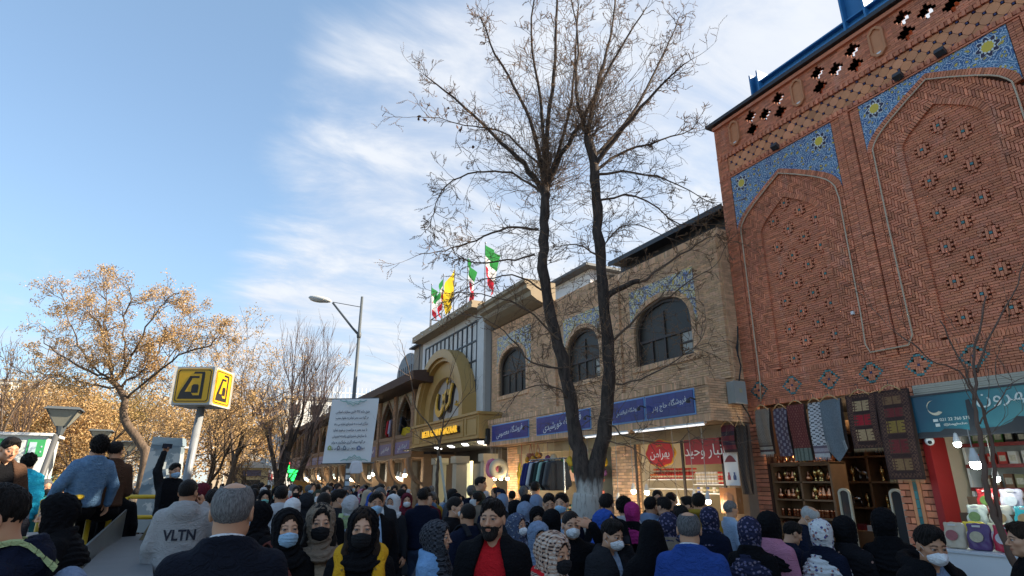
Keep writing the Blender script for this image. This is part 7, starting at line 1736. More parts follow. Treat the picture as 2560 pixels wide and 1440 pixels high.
cn = thing('counter', 'plain white counter front under the pouches of the spice shop', 'counter', (6.3, 2.0, 0)); m = MB(); m.box(0, .9, 0, 1.5, 0, 1.18); m.build('front', white_paint, cn); m = MB(); m.box(-.015, .92, -.015, 1.515, 1.18, 1.20); m.build('top', M('counter_top', (.66, .67, .68), .3), cn)
m = MB(); m.box(-.004, 0, .42, .62, .78, .86); m.build('notice', M('notice_paper', (.72, .72, .70), .7), cn)
white_p0 = white_paint; white_paint = wood_dk; st_ = thing('display_stand', 'stepped dark stand behind the white counter', 'stand', (6.75, 2.05, 1.20))
for k in range(3): m = MB(); m.box(.0 + k * .2, .6, 0, 1.5, k * .15, k * .15 + .15); m.build('step', white_paint, st_)
white_paint = white_p0
def pouch(n, c, c2):
 V, Q = cached(('pouch',), lambda: field(lambda P: loft(P, [(0, .085, .038, 0), (.08, .088, .042, 0), (.17, .084, .022, 0), (.215, .082, .006, 0)], 3.) + .0016 * np.sin(P[:, 0] * 90 + P[:, 2] * 60), (-.11, -.06, -.01), (.11, .06, .235), .009)); t = thing('pouch', '', 'pouch', group='pouches on the spice shop counter'); link('bag', fast('bag', V, Q, [M('pouch_' + n.replace(' ', '_'), c, .28, .25, 14)]), t)
 m = MB(); m.prism([(.05 * math.cos(a), -.046, .10 + .042 * math.sin(a)) for a in [2 * math.pi * i / 16 for i in range(16)]], (0, -.003, 0)); m.build('label', M('pouch_label_' + n.replace(' ', '_'), c2, .5, .4, 30), t); m = MB(); m.box(-.03, .03, -.035, -.032, .175, .19); m.build('print', M('pouch_print', (.6, .55, .5), .5), t); return t
pl_ = [[('cream', (.52, .42, .30), (.35, .1, .1)), ('violet', (.10, .05, .14), (.45, .38, .25)), ('red', (.50, .02, .05), (.55, .5, .5)), ('dark green', (.02, .10, .08), (.4, .35, .3)), ('lilac', (.30, .17, .48), (.5, .45, .55)), ('pale lilac', (.48, .36, .55), (.5, .3, .4))],
       [('yellow', (.55, .42, .04), (.7, .7, .68)), ('pale yellow', (.62, .58, .36), (.7, .7, .7)), ('navy', (.03, .04, .13), (.3, .3, .4)), ('dark blue', (.03, .05, .22), (.3, .35, .5)), ('brown', (.18, .10, .06), (.5, .4, .3)), ('rose', (.55, .38, .35), (.6, .5, .4))],
       [('white green', (.58, .60, .50), (.2, .3, .1)), ('ivory', (.62, .55, .42), (.5, .3, .12)), ('turquoise', (.04, .40, .42), (.5, .3, .12)), ('white', (.62, .62, .60), (.5, .45, .3)), ('dark brown', (.07, .05, .04), (.55, .4, .3)), ('orange', (.55, .22, .06), (.6, .5, .35))],
       [('bright red', (.52, .03, .03), (.15, .25, .05)), ('white pink', (.62, .55, .6), (.7, .7, .7)), ('gold', (.50, .35, .10), (.5, .2, .1)), ('black', (.04, .04, .04), (.5, .45, .4))]]
rn = ['front', 'second', 'third', 'top']
for r_, row in enumerate(pl_):
 for k, (n, c, c2) in enumerate(row): t = pouch(n + ' ' + rn[r_], c, c2); t['label'] = '%s pouch in the %s row on the spice shop counter' % (n, rn[r_]); t.location = (6.42 + r_ * .19 + (.06 if r_ == 0 else .15), 3.40 - k * .205 - (.04 if r_ % 2 else 0), 1.20 + .15 * r_ + (0 if r_ == 0 else -.15)); t.rotation_euler = (R(-8), 0, R(-90 + random.uniform(-9, 9))); t.scale = (1.12,) * 3
 # rows climb the stand
wc = thing('camera_globe', 'small white security camera at the red panel of the spice shop', 'camera', (7.5, 3.98, 2.24)); m = MB(); m.ball((0, 0, 0), .05, 10, 7); m.build('dome', white_paint, wc, smooth=True); m = MB(); m.ball((-.035, -.02, -.015), .022, 8, 6); m.build('lens', M('black_plastic', (.02, .02, .02)), wc)
# ---- upper arcade garments, green neon, small street things
for k, (y, c, n) in enumerate(((22.0, (.60, .42, .02), 'yellow cloth'), (24.3, (.50, .02, .03), 'red garment'), (23.95, (.45, .42, .55), 'pale lilac garment'), (22.5, (.05, .05, .06), 'black garment'))):
 V, Q = CACHE[('hs',)]; t = thing('hanging_garment', n + ' hung in the upper arcade opening near the golden arch', 'garment', (6.98, y, 3.5 if k else 3.42), rz=.2); o = link('cloth', fast('cloth', V, Q, [M('arcade_cloth_%d' % k, c, .8)]), t); o.rotation_euler = (0, 0, R(90 if k == 0 else 40)); o.scale = (1.2, 1, 1.15 if k else .55)
neon = M('green_neon', (.02, .3, .05), .4, emit=1.6, ecol=(.02, 1, .12)); redneon = M('red_neon', (.3, .02, .02), .4, emit=2., ecol=(1, .05, .04))
for (px, py, w, h, mt, n) in ((733, 1193, .30, .22, neon, 'round bright green neon sign low by the tall bare tree'), (729, 1178, .40, .11, neon, 'flat green neon sign above the round green one'), (717, 1168, .15, .17, neon, 'small green cross sign beside the tall bare tree'), (716, 1160, .2, .12, redneon, 'small red neon sign above the green cross')):
 p = ath(px, py, 34); t = thing('neon_sign', n, 'neon sign', tuple(p), 'green neon signs'); m = MB(); m.box(-w, w, 0, .1, -h, h); m.build('case', dark_metal, t); m = MB()
 (m.ball((0, -.06, 0), (w * .9, .05, h * .9), 12, 8) if 'round' in n else m.box(-w * .9, w * .9, -.03, -.01, -h * .8, h * .8)); m.build('glow_face', mt, t)
ts = thing('hanging_shirt', 'white shirt dangling from the lower edge of the banner', 'shirt', tuple(ath(889, 1184, 15.1)), rz=-.4); o = link('cloth', fast('cloth', *CACHE[('hs',)], [M('white_shirt', (.62, .62, .66), .8)]), ts); o.scale = (.55, .8, .5)
for k, (px, w, h, n, c) in enumerate(((763, .75, 1.75, 'tilted orange brown cart board in the crowd', (.36, .16, .03)), (800, .5, 1.6, 'second orange brown cart board farther right', (.26, .10, .03)))):
 p = ath(px, 1203, 17.5 + 2 * k); t = thing('cart_board', n, 'board', (p.x, p.y, 0)); m = MB(); m.obox((0, 0, h / 2), (w / 2, 0, -.1), (0, .02, 0), (.08, 0, h / 2)); m.build('board', M('cart_%d' % k, c, .7), t)
for k in range(14):
 p = ath(640 + k * 4.2, 1203, 48 + k * .7); c = [(.5, .03, .03), (.62, .6, .58), (.45, .05, .06), (.1, .1, .14)][k % 4]; t = thing('street_banner', ['red', 'white', 'crimson', 'navy'][k % 4] + ' hanging goods at the far end of the street', 'goods', (p.x, p.y, 0), 'far hanging goods'); m = MB(); m.box(-.22, .22, -.05, .05, 1.9, 2.3 + .5 * ((k * 7) % 5) / 5); m.build('cloth', M('far_goods_%d' % (k % 4), c, .7), t); q = MB(); q.tube([(0, .06, 0), (0, .06, 2.9)], .03, 4); q.build('pole', dark_metal, t)
HC = Vector((0, .026, 1.602))
def res(d): return (.0055, .016, .0048) if d < 5.6 else (.0085, .024, .007) if d < 8.6 else (.013, .034, .012)
EYES = eye_mesh()
def link_vq(name, vq, mats, parent, col=None, key=None, **kw):
 me = cached(('mesh', key, tuple(m.name for m in mats)), lambda: fast(name, vq[0], vq[1], mats, col)) if key else fast(name, vq[0], vq[1], mats, col)
 return link(name, me, parent, **kw)
def person(label, px, py, d, face, sex='m', top='jacket', topc=None, legs=None, legpose='stand', arms=('down', 'down'), hair='short', hairc=None, scarf=None, scarfc=None, mask=None, maskc=None,
           beard=None, skin=1, yaw=0, pitch=0, stub=0., opts=None, shirt=None, group='people in the crowd', raise_=0., lean=0., z0=None, brow=1., plump=0., shoes=None, pos=None, scale=None, res_d=None, tilt=0.):
 """one person, the top of the head at pixel (px, py) of the photograph at depth d; face: 0 to the camera, 90 to the right, 180 away, -90 to the left"""
 opts = dict(opts or {})
 if pos is None:
  p = at(px, py, d); foot = z0 if z0 is not None else 0.; sc = (p.z - foot) / (1.735 if not scarf else 1.75)
  if scale: foot = p.z - scale * 1.735; sc = scale
  x, y = p.x, p.y
 else: x, y, foot = pos; sc = scale or 1.
 dirv_ = Vector((x, y, 0)).normalized(); rgt = Vector((dirv_.y, -dirv_.x, 0)); fr = -dirv_ * math.cos(R(face)) + rgt * math.sin(R(face))
 t = thing('person', label, 'person', (x, y, foot), group, rz=math.atan2(-fr.x, fr.y)); t.scale = (sc, sc, sc)
 hh, hg, hd_ = res(res_d or d); hm = SKIN[skin]
 Rh = Matrix.Rotation(R(yaw), 3, 'Z') @ Matrix.Rotation(R(-pitch), 3, 'X') @ Matrix.Rotation(R(tilt), 3, 'Y'); piv = Vector((0, -.02, -.10)); off = HC + piv - Rh @ piv
 if lean: t.rotation_euler.x = R(-lean)
 V, Q, C = head_mesh(sex, hh, plump, stub, brow); Rn = np.array(Rh)
 V = V @ Rn.T + np.array(off); Vs, Qs, Cs = [V], [Q], [C]; n = len(V)
 for s, a in ((-1, arms[0]), (1, arms[1])):
  E_, Wr, hp, nr, dr_ = ARM[a]
  hv, hq = hand_vq(hp, max(.0055, hh * .9)); w = (Wr[0] * s, Wr[1], Wr[2]); hv = place_hand(hv, w, (dr_[0] * s, dr_[1], dr_[2]), (nr[0] * s, nr[1], nr[2]), s < 0)
  Vs.append(hv); Qs.append(hq + n); Cs.append(np.ones((len(hv), 3)) * (1, .95, .93)); n += len(hv)
 def core():
  def fn(P):
   q = loft(P, [(z_, w_ - .03, d_ - .03, y_) for z_, w_, d_, y_ in torso(sex, .80)])
   for s, a in ((-1, arms[0]), (1, arms[1])):
    E_, Wr = ARM[a][0], ARM[a][1]; kk = .94 if sex == 'm' else .8; e = (E_[0] * s * kk, E_[1], E_[2]); q = smin(q, smin(rc(P, (s * .15, -.01, 1.37), e, .042, .034), rc(P, e, (Wr[0] * s, Wr[1], Wr[2]), .034, .022), .01), .02)
   return q
  return field(fn, (-.5, -.25, .75), (.5, .45, 2.0), .03)
 cv, cq = cached(('core', sex, arms), core); Vs.append(cv); Qs.append(cq + n); Cs.append(np.ones((len(cv), 3))); n += len(cv)
 link('body', fast('body', np.concatenate(Vs), np.concatenate(Qs), [hm], np.concatenate(Cs)), t)
 M4 = Matrix.Translation(off) @ Rh.to_4x4()
 def onhead(o): o.matrix_local = M4; return o
 if d < 9: onhead(link('eye', EYES, t))
 if hair: onhead(link_vq('hair', hair_vq(hair, hd_ * 1.1), [hairc or cloth('black_hair', (.008, .0065, .006), .3, .5, .5, bs=400)], t, key=('hair', hair, hd_)))
 if beard: onhead(link_vq('beard', beard_vq(hd_), [beard], t, key=('beard', hd_)))
 if scarf: onhead(link_vq('headscarf', scarf_vq(scarf, hd_ * 1.3), [scarfc], t, key=('scarf', scarf, hd_)))
 if mask:
  mk = onhead(link_vq('face_mask', mask_vq(mask, hd_), [maskc or MASKW], t, key=('mask', mask, hd_)))
  if d < 8 and not scarf: st = strap_mesh(0).build('strap', maskc or MASKW, mk, smooth=True)
 if top:
  kw = dict({'jacket': dict(zlo=.80, grow=.014), 'suit': dict(zlo=.74, grow=.012), 'puffer': dict(zlo=.78, grow=.030, puff=1, collar=2), 'coat': dict(zlo=.42, grow=.016, flare=.05), 'manto': dict(zlo=.55, grow=.014, flare=.03),
                   'hoodie': dict(zlo=.80, grow=.020, hood=1), 'parka': dict(zlo=.74, grow=.030, hood=2, collar=0), 'shirt': dict(zlo=.82, grow=-.002), 'tee': dict(zlo=.82, grow=-.002, sleeve=.4), 'sweater': dict(zlo=.80, grow=.010)}[top], **opts)
  nm = {'suit': 'suit_jacket', 'coat': 'long_coat', 'manto': 'overcoat', 'puffer': 'padded_jacket', 'tee': 't_shirt'}.get(top, top)
  g_ = link_vq(nm, garment(sex, arms, hg, **kw), [topc], t, key=('g', sex, arms, hg, tuple(sorted(kw.items()))))
 if top == 'suit':
  m = MB(); m.tube([(.066 * math.cos(a), -.022 + .064 * math.sin(a), 1.497 - .020 * math.sin(a)) for a in [R(200 + 140 * i / 12) for i in range(13)]], .011, 6); m.build('shirt_collar', cloth('white', (.68, .68, .68)), t, smooth=True)
 if shirt: link_vq('shirt', shirt_vq(sex, hg), [shirt], t, key=('shirt', sex, hg))
 lm = legs or cloth('dark_trousers', (.022, .022, .028)); link_vq('trousers', legs_vq(legpose, max(hg, .022)), [lm], t, key=('legs', legpose, hg))
 link_vq('shoe', shoes_vq(legpose, .014 if hg < .02 else .022), [shoes or cloth('black_shoe', (.02, .018, .016), rough=.5)], t, key=('shoes', legpose, hg < .02))
 t['_d'] = d
 return t
MASKW = cloth('white_mask', (.72, .73, .74), .03, .15); MASKB = cloth('blue_mask', (.34, .52, .68), .04, .15); MASKK = cloth('black_mask', (.018, .018, .02), .1, .2); MASKT = cloth('turquoise_mask', (.20, .50, .44), .04, .15)
# ------------------------------------------------------------------ cloths
def K(n): return MATS['cloth_' + n]
for n, c in dict(navy=(.008, .011, .026), black=(.0055, .0055, .007), charcoal=(.020, .021, .025), grey=(.30, .29, .28), darkgrey=(.085, .088, .095), olive=(.045, .055, .040), brown=(.085, .045, .028), maroon=(.11, .015, .025), beige=(.42, .34, .24),
                 taupe=(.22, .17, .125), mustard=(.30, .19, .025), yellow=(.66, .34, .018), red=(.56, .016, .022), pink=(.48, .20, .29), blazer=(.025, .065, .26), skyblue=(.34, .46, .62), white=(.68, .68, .68), magenta=(.40, .03, .17), bluegrey=(.19, .25, .36),
                 turquoise=(.02, .34, .52), royal=(.03, .08, .33), lightgrey=(.46, .46, .47), cream=(.55, .49, .40), teal=(.03, .16, .17), purple=(.10, .05, .16), palegreen=(.42, .50, .24), khaki=(.20, .16, .09), suitnavy=(.010, .012, .020), hoodgrey=(.34, .335, .33)).items(): cloth(n, c)
def denim(lo, hi):
 def f(t, tc):
  w = t.math('SINE', t.math('MULTIPLY', t.node('ShaderNodeSeparateXYZ', {0: tc}).outputs[2], 900.)); n = t.noise(tc, 22, 6, .7); return t.mix(t.math('ADD', t.mr(n, .2, .8, .2, .7), t.math('MULTIPLY', w, .06)), lo, hi)
 return f
cloth('denim', (.1, .2, .3), fn=denim((.055, .125, .24), (.20, .33, .48))); cloth('lightdenim', (.1, .2, .3), fn=denim((.15, .31, .56), (.27, .46, .70)))
cloth('jeans', (.1, .1, .2), fn=denim((.02, .03, .06), (.06, .085, .14)))
def plaid(a, b, c, s):
 def f(t, tc):
  x = t.node('ShaderNodeSeparateXYZ', {0: t.vm('ADD', tc, t.vm('SCALE', t.noise(tc, 7, 2, out=1), sc=.05))}).outputs
  u = t.math('ADD', x[0], t.math('MULTIPLY', x[1], .8)); sq = lambda v, k: t.math('GREATER_THAN', t.math('SINE', t.math('MULTIPLY', v, k)), .15)
  A_, B_ = sq(u, s), sq(x[2], s); return t.mix(t.math('MULTIPLY', A_, B_), t.mix(t.math('MAXIMUM', A_, B_), a, c), b)
 return f
cloth('plaid_grey', (.1, .1, .1), fn=plaid((.035, .037, .045), (.012, .012, .016), (.075, .078, .09), 190.)); cloth('houndstooth', (.4, .4, .4), fn=plaid((.56, .47, .40), (.03, .025, .03), (.46, .30, .22), 260.))
def floralcloth(bg, c1, c2, s, th=.30):
 def f(t, tc):
  v = t.node('ShaderNodeTexVoronoi', {'Vector': tc, 'Scale': s}); d = v.outputs['Distance']; n = t.noise(tc, s * 1.6, 3)
  return t.mix(t.mr(d, th, th - .06), bg, t.mix(t.math('GREATER_THAN', n, .52), c1, c2))
 return f
cloth('white_print', (.6, .6, .6), fn=floralcloth((.66, .66, .66), (.06, .07, .22), (.40, .18, .12), 26., .36)); cloth('navy_floral', (.1, .1, .1), fn=floralcloth((.022, .024, .055), (.12, .11, .20), (.20, .16, .20), 30., .40)); cloth('black_floral', (.1, .1, .1), fn=floralcloth((.011, .011, .014), (.36, .22, .18), (.30, .28, .25), 14., .20))
cloth('blue_print', (.1, .1, .1), fn=floralcloth((.07, .09, .15), (.30, .32, .36), (.03, .03, .06), 34., .40))
hair_black = cloth('black_hair', (.008, .0065, .006), .3, .9, .45, bs=300); hair_brown = cloth('dark_brown_hair', (.016, .010, .007), .3, .9, .5, bs=300)
hair_black = cloth('black_hair', (.008, .0065, .006), .3, .9, .45, bs=300); hair_brown = cloth('dark_brown_hair', (.016, .010, .007), .3, .9, .5, bs=300)
def greyf(lo, hi):
 def f(t, tc): mp = t.node('ShaderNodeMapping', {'Vector': tc, 'Scale': (60, 60, 9)}).outputs[0]; return t.mix(t.mr(t.noise(mp, 3, 5, .7), .3, .7), lo, hi)
 return f
hair_grey = cloth('grey_hair', (.2, .2, .2), .3, .9, .6, fn=greyf((.085, .082, .08), (.30, .295, .29)), bs=300); hair_salt = cloth('dark_grey_hair', (.2, .2, .2), .3, .9, .6, fn=greyf((.035, .034, .034), (.20, .20, .205)), bs=300); hair_white = cloth('white_hair', (.5, .5, .5), .3, .9, .6, fn=greyf((.30, .30, .29), (.58, .57, .55)), bs=300)
hair_bown = hair_brown
# ------------------------------------------------------------------ people near the camera
G0 = 'people closest to the camera'
P_ = person
p_phone = {}
men = {}
men['green_strap'] = P_('dark haired man in profile with turquoise mask and green backpack straps at the front edge', 48, 1204, 2.45, -94, top='jacket', topc=K('navy'), opts=dict(hood=1), hair='short', mask='flat', maskc=MASKT, skin=1, pitch=14, group=G0)
P_('woman in black headscarf and black coat in profile behind the turquoise mask man', 172, 1224, 4.1, -95, 'f', 'manto', K('black'), scarf='drape', scarfc=K('black'), hair='band', skin=0, pitch=10, group=G0)
P_('boy in brown jacket looking down from a raised seat at the park edge', 26, 1090, 6.3, 25, top='jacket', topc=K('brown'), opts=dict(open_=.10, collar=2), shirt=K('black'), hair='short', skin=1, pitch=16, scale=.98, legpose='sit', group=G0, arms=('lap', 'lap'))
P_('man in turquoise padded jacket seen from behind by the park edge', 76, 1134, 9.0, 165, top='puffer', topc=K('turquoise'), hair='curly', skin=1, scale=1.0, group=G0)
men['denim'] = P_('man in blue denim jacket sitting on the yellow rail, back turned', 222, 1087, 7.6, 205, top='jacket', topc=K('denim'), opts=dict(collar=2, grow=.022), hair='curly', skin=1, scale=1.03, legpose='sit', arms=('side', 'side'), legs=K('black'), lean=-10, tilt=6, group=G0, yaw=-20)
P_('man in black jacket sitting between the denim and brown jackets', 258, 1096, 7.9, 200, top='jacket', topc=K('black'), hair='short', scale=1.02, legpose='sit', arms=('lap', 'lap'), group=G0)
P_('man in dark brown jacket sitting at the end of the yellow rail', 293, 1103, 8.0, 195, top='jacket', topc=K('brown'), opts=dict(collar=2), hair='short', scale=1.03, legpose='sit', arms=('lap', 'lap'), legs=K('black'), group=G0, yaw=-35)
men['boy'] = P_('boy in black vest with grey sleeves clinging to the metal panel, phone raised', 439, 1157, 8.4, 12, top='jacket', topc=K('charcoal'), opts=dict(grow=.02), hair='short', mask='flat', maskc=MASKB, skin=1, scale=.88, legpose='climb', arms=('side', 'up'), legs=K('khaki'), shoes=cloth('green_shoe', (.30, .32, .08)), group=G0, yaw=15)
men['vltn'] = P_('man in grey hooded sweatshirt with dark back lettering holding a phone to his ear', 474, 1195, 6.0, 176, top='hoodie', topc=K('hoodgrey'), hair='buzz', skin=2, arms=('down', 'phone'), legs=K('jeans'), yaw=-22, group=G0, opts=dict(grow=.03))
P_('grey haired balding man in dark navy suit, back turned, closest to the camera', 590, 1198, 2.62, 178, top='suit', topc=K('suitnavy'), opts=dict(collar=2, grow=.02), hair='bald', hairc=hair_grey, skin=1, yaw=-10, plump=.006, group=G0)
P_('woman in black coat with blue mask half hidden by the balding man', 652, 1246, 5.0, -60, 'f', 'manto', K('black'), scarf='tight', scarfc=K('black'), hair='band', mask='flat', maskc=MASKB, skin=0, group=G0)
men['w1'] = P_('woman in black headscarf with pale blue mask and a brown shoulder strap', 722, 1263, 3.75, 12, 'f', 'jacket', K('black'), scarf='loose', scarfc=K('black'), hair='band', hairc=hair_brown, mask='flat', maskc=MASKB, skin=0, group=G0, brow=.8)
P_('woman in taupe headscarf and beige sweater with black mask', 806, 1251, 3.95, 4, 'f', 'jacket', K('taupe'), opts=dict(open_=.115), shirt=K('beige'), scarf='loose', scarfc=K('taupe'), hair='long', mask='flat', maskc=MASKK, skin=0, group=G0)
men['yellow'] = P_('woman in yellow padded jacket with black sleeves and black mask', 912, 1260, 3.6, -3, 'f', 'jacket', K('black'), scarf='loose', scarfc=K('black'), hair='long', hairc=hair_brown, mask='flat', maskc=MASKK, skin=0, group=G0, opts=dict(grow=.02))
men['denim_w'] = P_('woman in dark plaid headscarf and light blue denim jacket looking right', 1088, 1293, 4.15, 72, 'f', 'jacket', K('lightdenim'), scarf='drape', scarfc=K('plaid_grey'), hair='band', skin=0, group=G0, opts=dict(grow=.02, collar=2))
P_('bearded man in red sweater under an open black jacket', 1234, 1245, 3.95, -10, top='parka', topc=K('black'), opts=dict(hood=0, collar=2, open_=.140, grow=.030, zlo=.70), shirt=K('red'), hair='short', beard=cloth('beard_hair', (.012, .010, .009), .3, .8, .6, bs=300), skin=1, yaw=-8, plump=.006, group=G0, res_d=3)
men['hound'] = P_('woman in black and cream checked headscarf with red and white jacket and black mask', 1372, 1318, 3.35, 52, 'f', 'jacket', K('red'), scarf='tight', scarfc=K('houndstooth'), hair='band', hairc=hair_brown, mask='flat', maskc=MASKK, skin=1, pitch=8, group=G0, opts=dict(collar=2))
P_('woman in blue grey headscarf looking over the checked headscarf', 1342, 1296, 4.7, 20, 'f', 'manto', K('bluegrey'), scarf='drape', scarfc=K('bluegrey'), hair='band', mask='flat', maskc=MASKW, skin=2, pitch=10, group=G0)
P_('man with white cup mask holding his hand to his forehead', 1425, 1274, 4.9, 15, top='jacket', topc=K('black'), hair='buzz', mask='cup', maskc=MASKW, skin=1, arms=('brow', 'down'), group=G0, opts=dict(grow=.02))
men['phone'] = P_('man in black padded jacket with white mask talking on a phone', 1518, 1294, 4.6, 48, top='jacket', topc=K('charcoal'), opts=dict(open_=.05, collar=2, grow=.026), shirt=K('skyblue'), hair='short', mask='cup', maskc=MASKW, skin=1, arms=('phone', 'down'), pitch=14, group=G0)
men['blazer'] = P_('grey haired man in bright blue blazer, back turned', 1718, 1275, 3.95, 172, top='suit', topc=K('blazer'), opts=dict(collar=2, grow=.02), hair='bald', hairc=hair_salt, skin=1, yaw=12, group=G0)
P_('woman in navy floral headscarf and black coat seen from behind', 1868, 1286, 4.6, 160, 'f', 'manto', K('black'), scarf='drape', scarfc=K('navy_floral'), hair='band', skin=0, group=G0, yaw=20)
men['pink'] = P_('woman in pink coat and black headscarf with a black shoulder bag strap', 1916, 1272, 4.9, 150, 'f', 'coat', K('pink'), scarf='drape', scarfc=K('black'), hair='band', skin=0, arms=('down', 'front'), group=G0, opts=dict(grow=.03))
P_('white haired old man in navy jacket bending over the copper goods', 2003, 1257, 6.4, 70, top='jacket', topc=K('navy'), hair='bald', hairc=hair_white, mask='flat', maskc=MASKW, skin=1, arms=('front', 'reach'), pitch=34, group=G0)
men['white_scarf'] = P_('woman in white printed headscarf and navy coat facing the copper shop', 2046, 1292, 4.75, 150, 'f', 'manto', K('navy'), scarf='drape', scarfc=K('white_print'), hair='band', skin=0, yaw=25, group=G0)
P_('woman in black floral coat and black headscarf beside the white printed headscarf', 2104, 1284, 4.8, 165, 'f', 'coat', K('black_floral'), scarf='drape', scarfc=K('black'), hair='band', skin=0, group=G0, arms=('down', 'front'))
P_('tall woman in plain black coat and black headscarf before the carpet pier', 2203, 1264, 4.75, 190, 'f', 'coat', K('black'), scarf='drape', scarfc=K('black'), hair='band', skin=0, group=G0)
men['fur'] = P_('young man with white cup mask and black fur hooded jacket at the front', 2306, 1309, 3.65, 42, top='parka', topc=K('black'), opts=dict(open_=.135), shirt=K('bluegrey'), hair='quiff', mask='cup', maskc=MASKW, skin=2, pitch=12, yaw=-12, group=G0, res_d=3)
P_('dark haired person in black jacket cut off by the photo edge', 2556, 1304, 4.0, -70, top='jacket', topc=K('black'), hair='short', hairc=hair_brown, skin=1, group=G0)
# the woman under a chador
def chador(label, px, py, d, face, mat):
 def fn(P):
  b = loft(P, [(1.775, .055, .07, -.02), (1.74, .082, .105, -.015), (1.68, .100, .125, -.012), (1.60, .112, .135, -.015), (1.52, .135, .140, -.02), (1.44, .215, .155, -.02), (1.32, .262, .175, -.005), (1.1, .295, .215, .02), (.8, .315, .255, .03), (.4, .335, .285, .02), (.03, .37, .315, 0)], 2.1)
  return b + fold(P * A3(1.4, 1.4, .35), 3., 2.0) + .006 * np.sin(P[:, 0] * 38 + 3 * np.sin(P[:, 2] * 2.2)) * np.clip(1.6 - P[:, 2], 0, 1)
 p = at(px, py, d); sc = p.z / 1.775; dv = Vector((p.x, p.y, 0)).normalized(); rg = Vector((dv.y, -dv.x, 0)); fr = -dv * math.cos(R(face)) + rg * math.sin(R(face))
 t = thing('person', label, 'person', (p.x, p.y, 0), G0, rz=math.atan2(-fr.x, fr.y)); t.scale = (sc,) * 3
 hm, q, c = head_mesh('f', .0085); link('body', fast('body', hm + np.array(HC), q, [SKIN[0]], c), t)
 link_vq('chador', cached(('chador',), lambda: field(fn, (-.42, -.40, -.02), (.42, .40, 1.86), .022)), [mat], t, key=('chador',)); return t
chador('woman wrapped in a plain black chador, back turned, left of the blue blazer', 1626, 1300, 4.25, 178, K('black'))
# ------------------------------------------------------------------ carried and printed things
def on(t, name, label, cat, group=None):
 o = thing(name, label, cat, t.location, group); o.rotation_euler = t.rotation_euler; o.scale = t.scale; return o
def backpack(t, label, c, cs, w=.16, h=.24, z=1.17):
 o = on(t, 'backpack', label, 'backpack'); V, Q = cached(('bp', w, h), lambda: field(lambda P: np.minimum(smin(ell(P, (0, -.02, 0), (w, .11, h)), ell(P, (0, -.075, -.08), (w * .72, .075, h * .5)), .01), 9) + fold(P, 1, .5), (-.22, -.2, -.34), (.22, .15, .34), .016))
 b = link('bag', fast('bag', V + np.array((0, -.215, z)), Q, [c]), o)
 for s in (-1, 1):
  m = MB(); pts = spl([(s * .085, -.16, 1.38), (s * .088, -.05, 1.475), (s * .098, .075, 1.42), (s * .11, .155, 1.25), (s * .135, .10, 1.05), (s * .13, -.1, .98)], 5)
  for i in range(len(pts) - 1):
   a, e = Vector(pts[i]), Vector(pts[i + 1]); d = e - a; c_ = (a + e) / 2; nn = Vector((c_.x * .2, c_.y, max(0, c_.z - 1.25) * 1.6)).normalized(); sd_ = d.cross(nn).normalized() * .026; m.obox(c_ + nn * .040, d * .54, sd_, nn * .008)
  m.build('strap', cs, o)
 return o
def phone(t, arm, label):
 s = 1 if arm == 'R' else -1; pose = t['_ph']; E_, Wr, hp, nr, dr_ = ARM[pose]; o = on(t, 'phone', label, 'phone')
 w = Vector((Wr[0] * s, Wr[1], Wr[2])); d = Vector((dr_[0] * s, dr_[1], dr_[2])).normalized(); n = Vector((nr[0] * s, nr[1], nr[2])).normalized(); u = d.cross(n).normalized(); c = w + d * .10 - n * .045
 m = MB(); m.obox(c, d * .036, u * .075, n * .0045); m.build('case', K('black'), o); m = MB(); m.obox(c - n * .0055, d * .032, u * .069, n * .001); m.build('screen', M('phone_screen', (.03, .035, .05), .15), o); return o
def body_text(t, part, txt, w, h, zc, back, mat, xc=0., name='lettering'):
 o = [c for c in t.children if c.name.split('.')[0] == part][0]; n = len(o.data.vertices); a = np.empty(n * 3, np.float32); o.data.vertices.foreach_get('co', a); a = a.reshape(-1, 3)
 vs, fs = text_mesh(txt, 1., 0., 3, .028); v = np.array(vs); kx = w / np.ptp(v[:, 0]); kz = h / np.ptp(v[:, 2]); cx, cz = (v[:, 0].max() + v[:, 0].min()) / 2, (v[:, 2].max() + v[:, 2].min()) / 2; s = 1 if back else -1
 a = a[(a[:, 1] < 0) if back else (a[:, 1] > 0)]; out = []
 for p in v:
  x, z = xc + s * (p[0] - cx) * kx, zc + (p[2] - cz) * kz; d2 = (a[:, 0] - x) ** 2 + (a[:, 2] - z) ** 2; k = np.argsort(d2)[:3]; y = a[k, 1].min() if back else a[k, 1].max(); out.append((x, y - s * .006, z))
 m = MB(); m.add(out, fs); return m.build(name, mat, o)
printm = M('dark_print', (.02, .022, .035), .8)
body_text(men['vltn'], 'hoodie', 'VLTN', .27, .095, 1.235, True, printm)
body_text(men['fur'], 'shirt', 'LEGENDS', .24, .07, 1.20, False, printm)
men['vltn']['_ph'] = 'phone'; men['phone']['_ph'] = 'phone'; men['boy']['_ph'] = 'up'
phone(men['vltn'], 'R', 'dark phone at the ear of the grey hooded sweatshirt man'); phone(men['phone'], 'L', 'black phone held to the ear above the white mask'); phone(men['boy'], 'R', 'dark phone raised by the boy on the metal panel')
backpack(men['green_strap'], 'blue grey backpack with green straps worn by the turquoise mask man', K('bluegrey'), K('palegreen'))
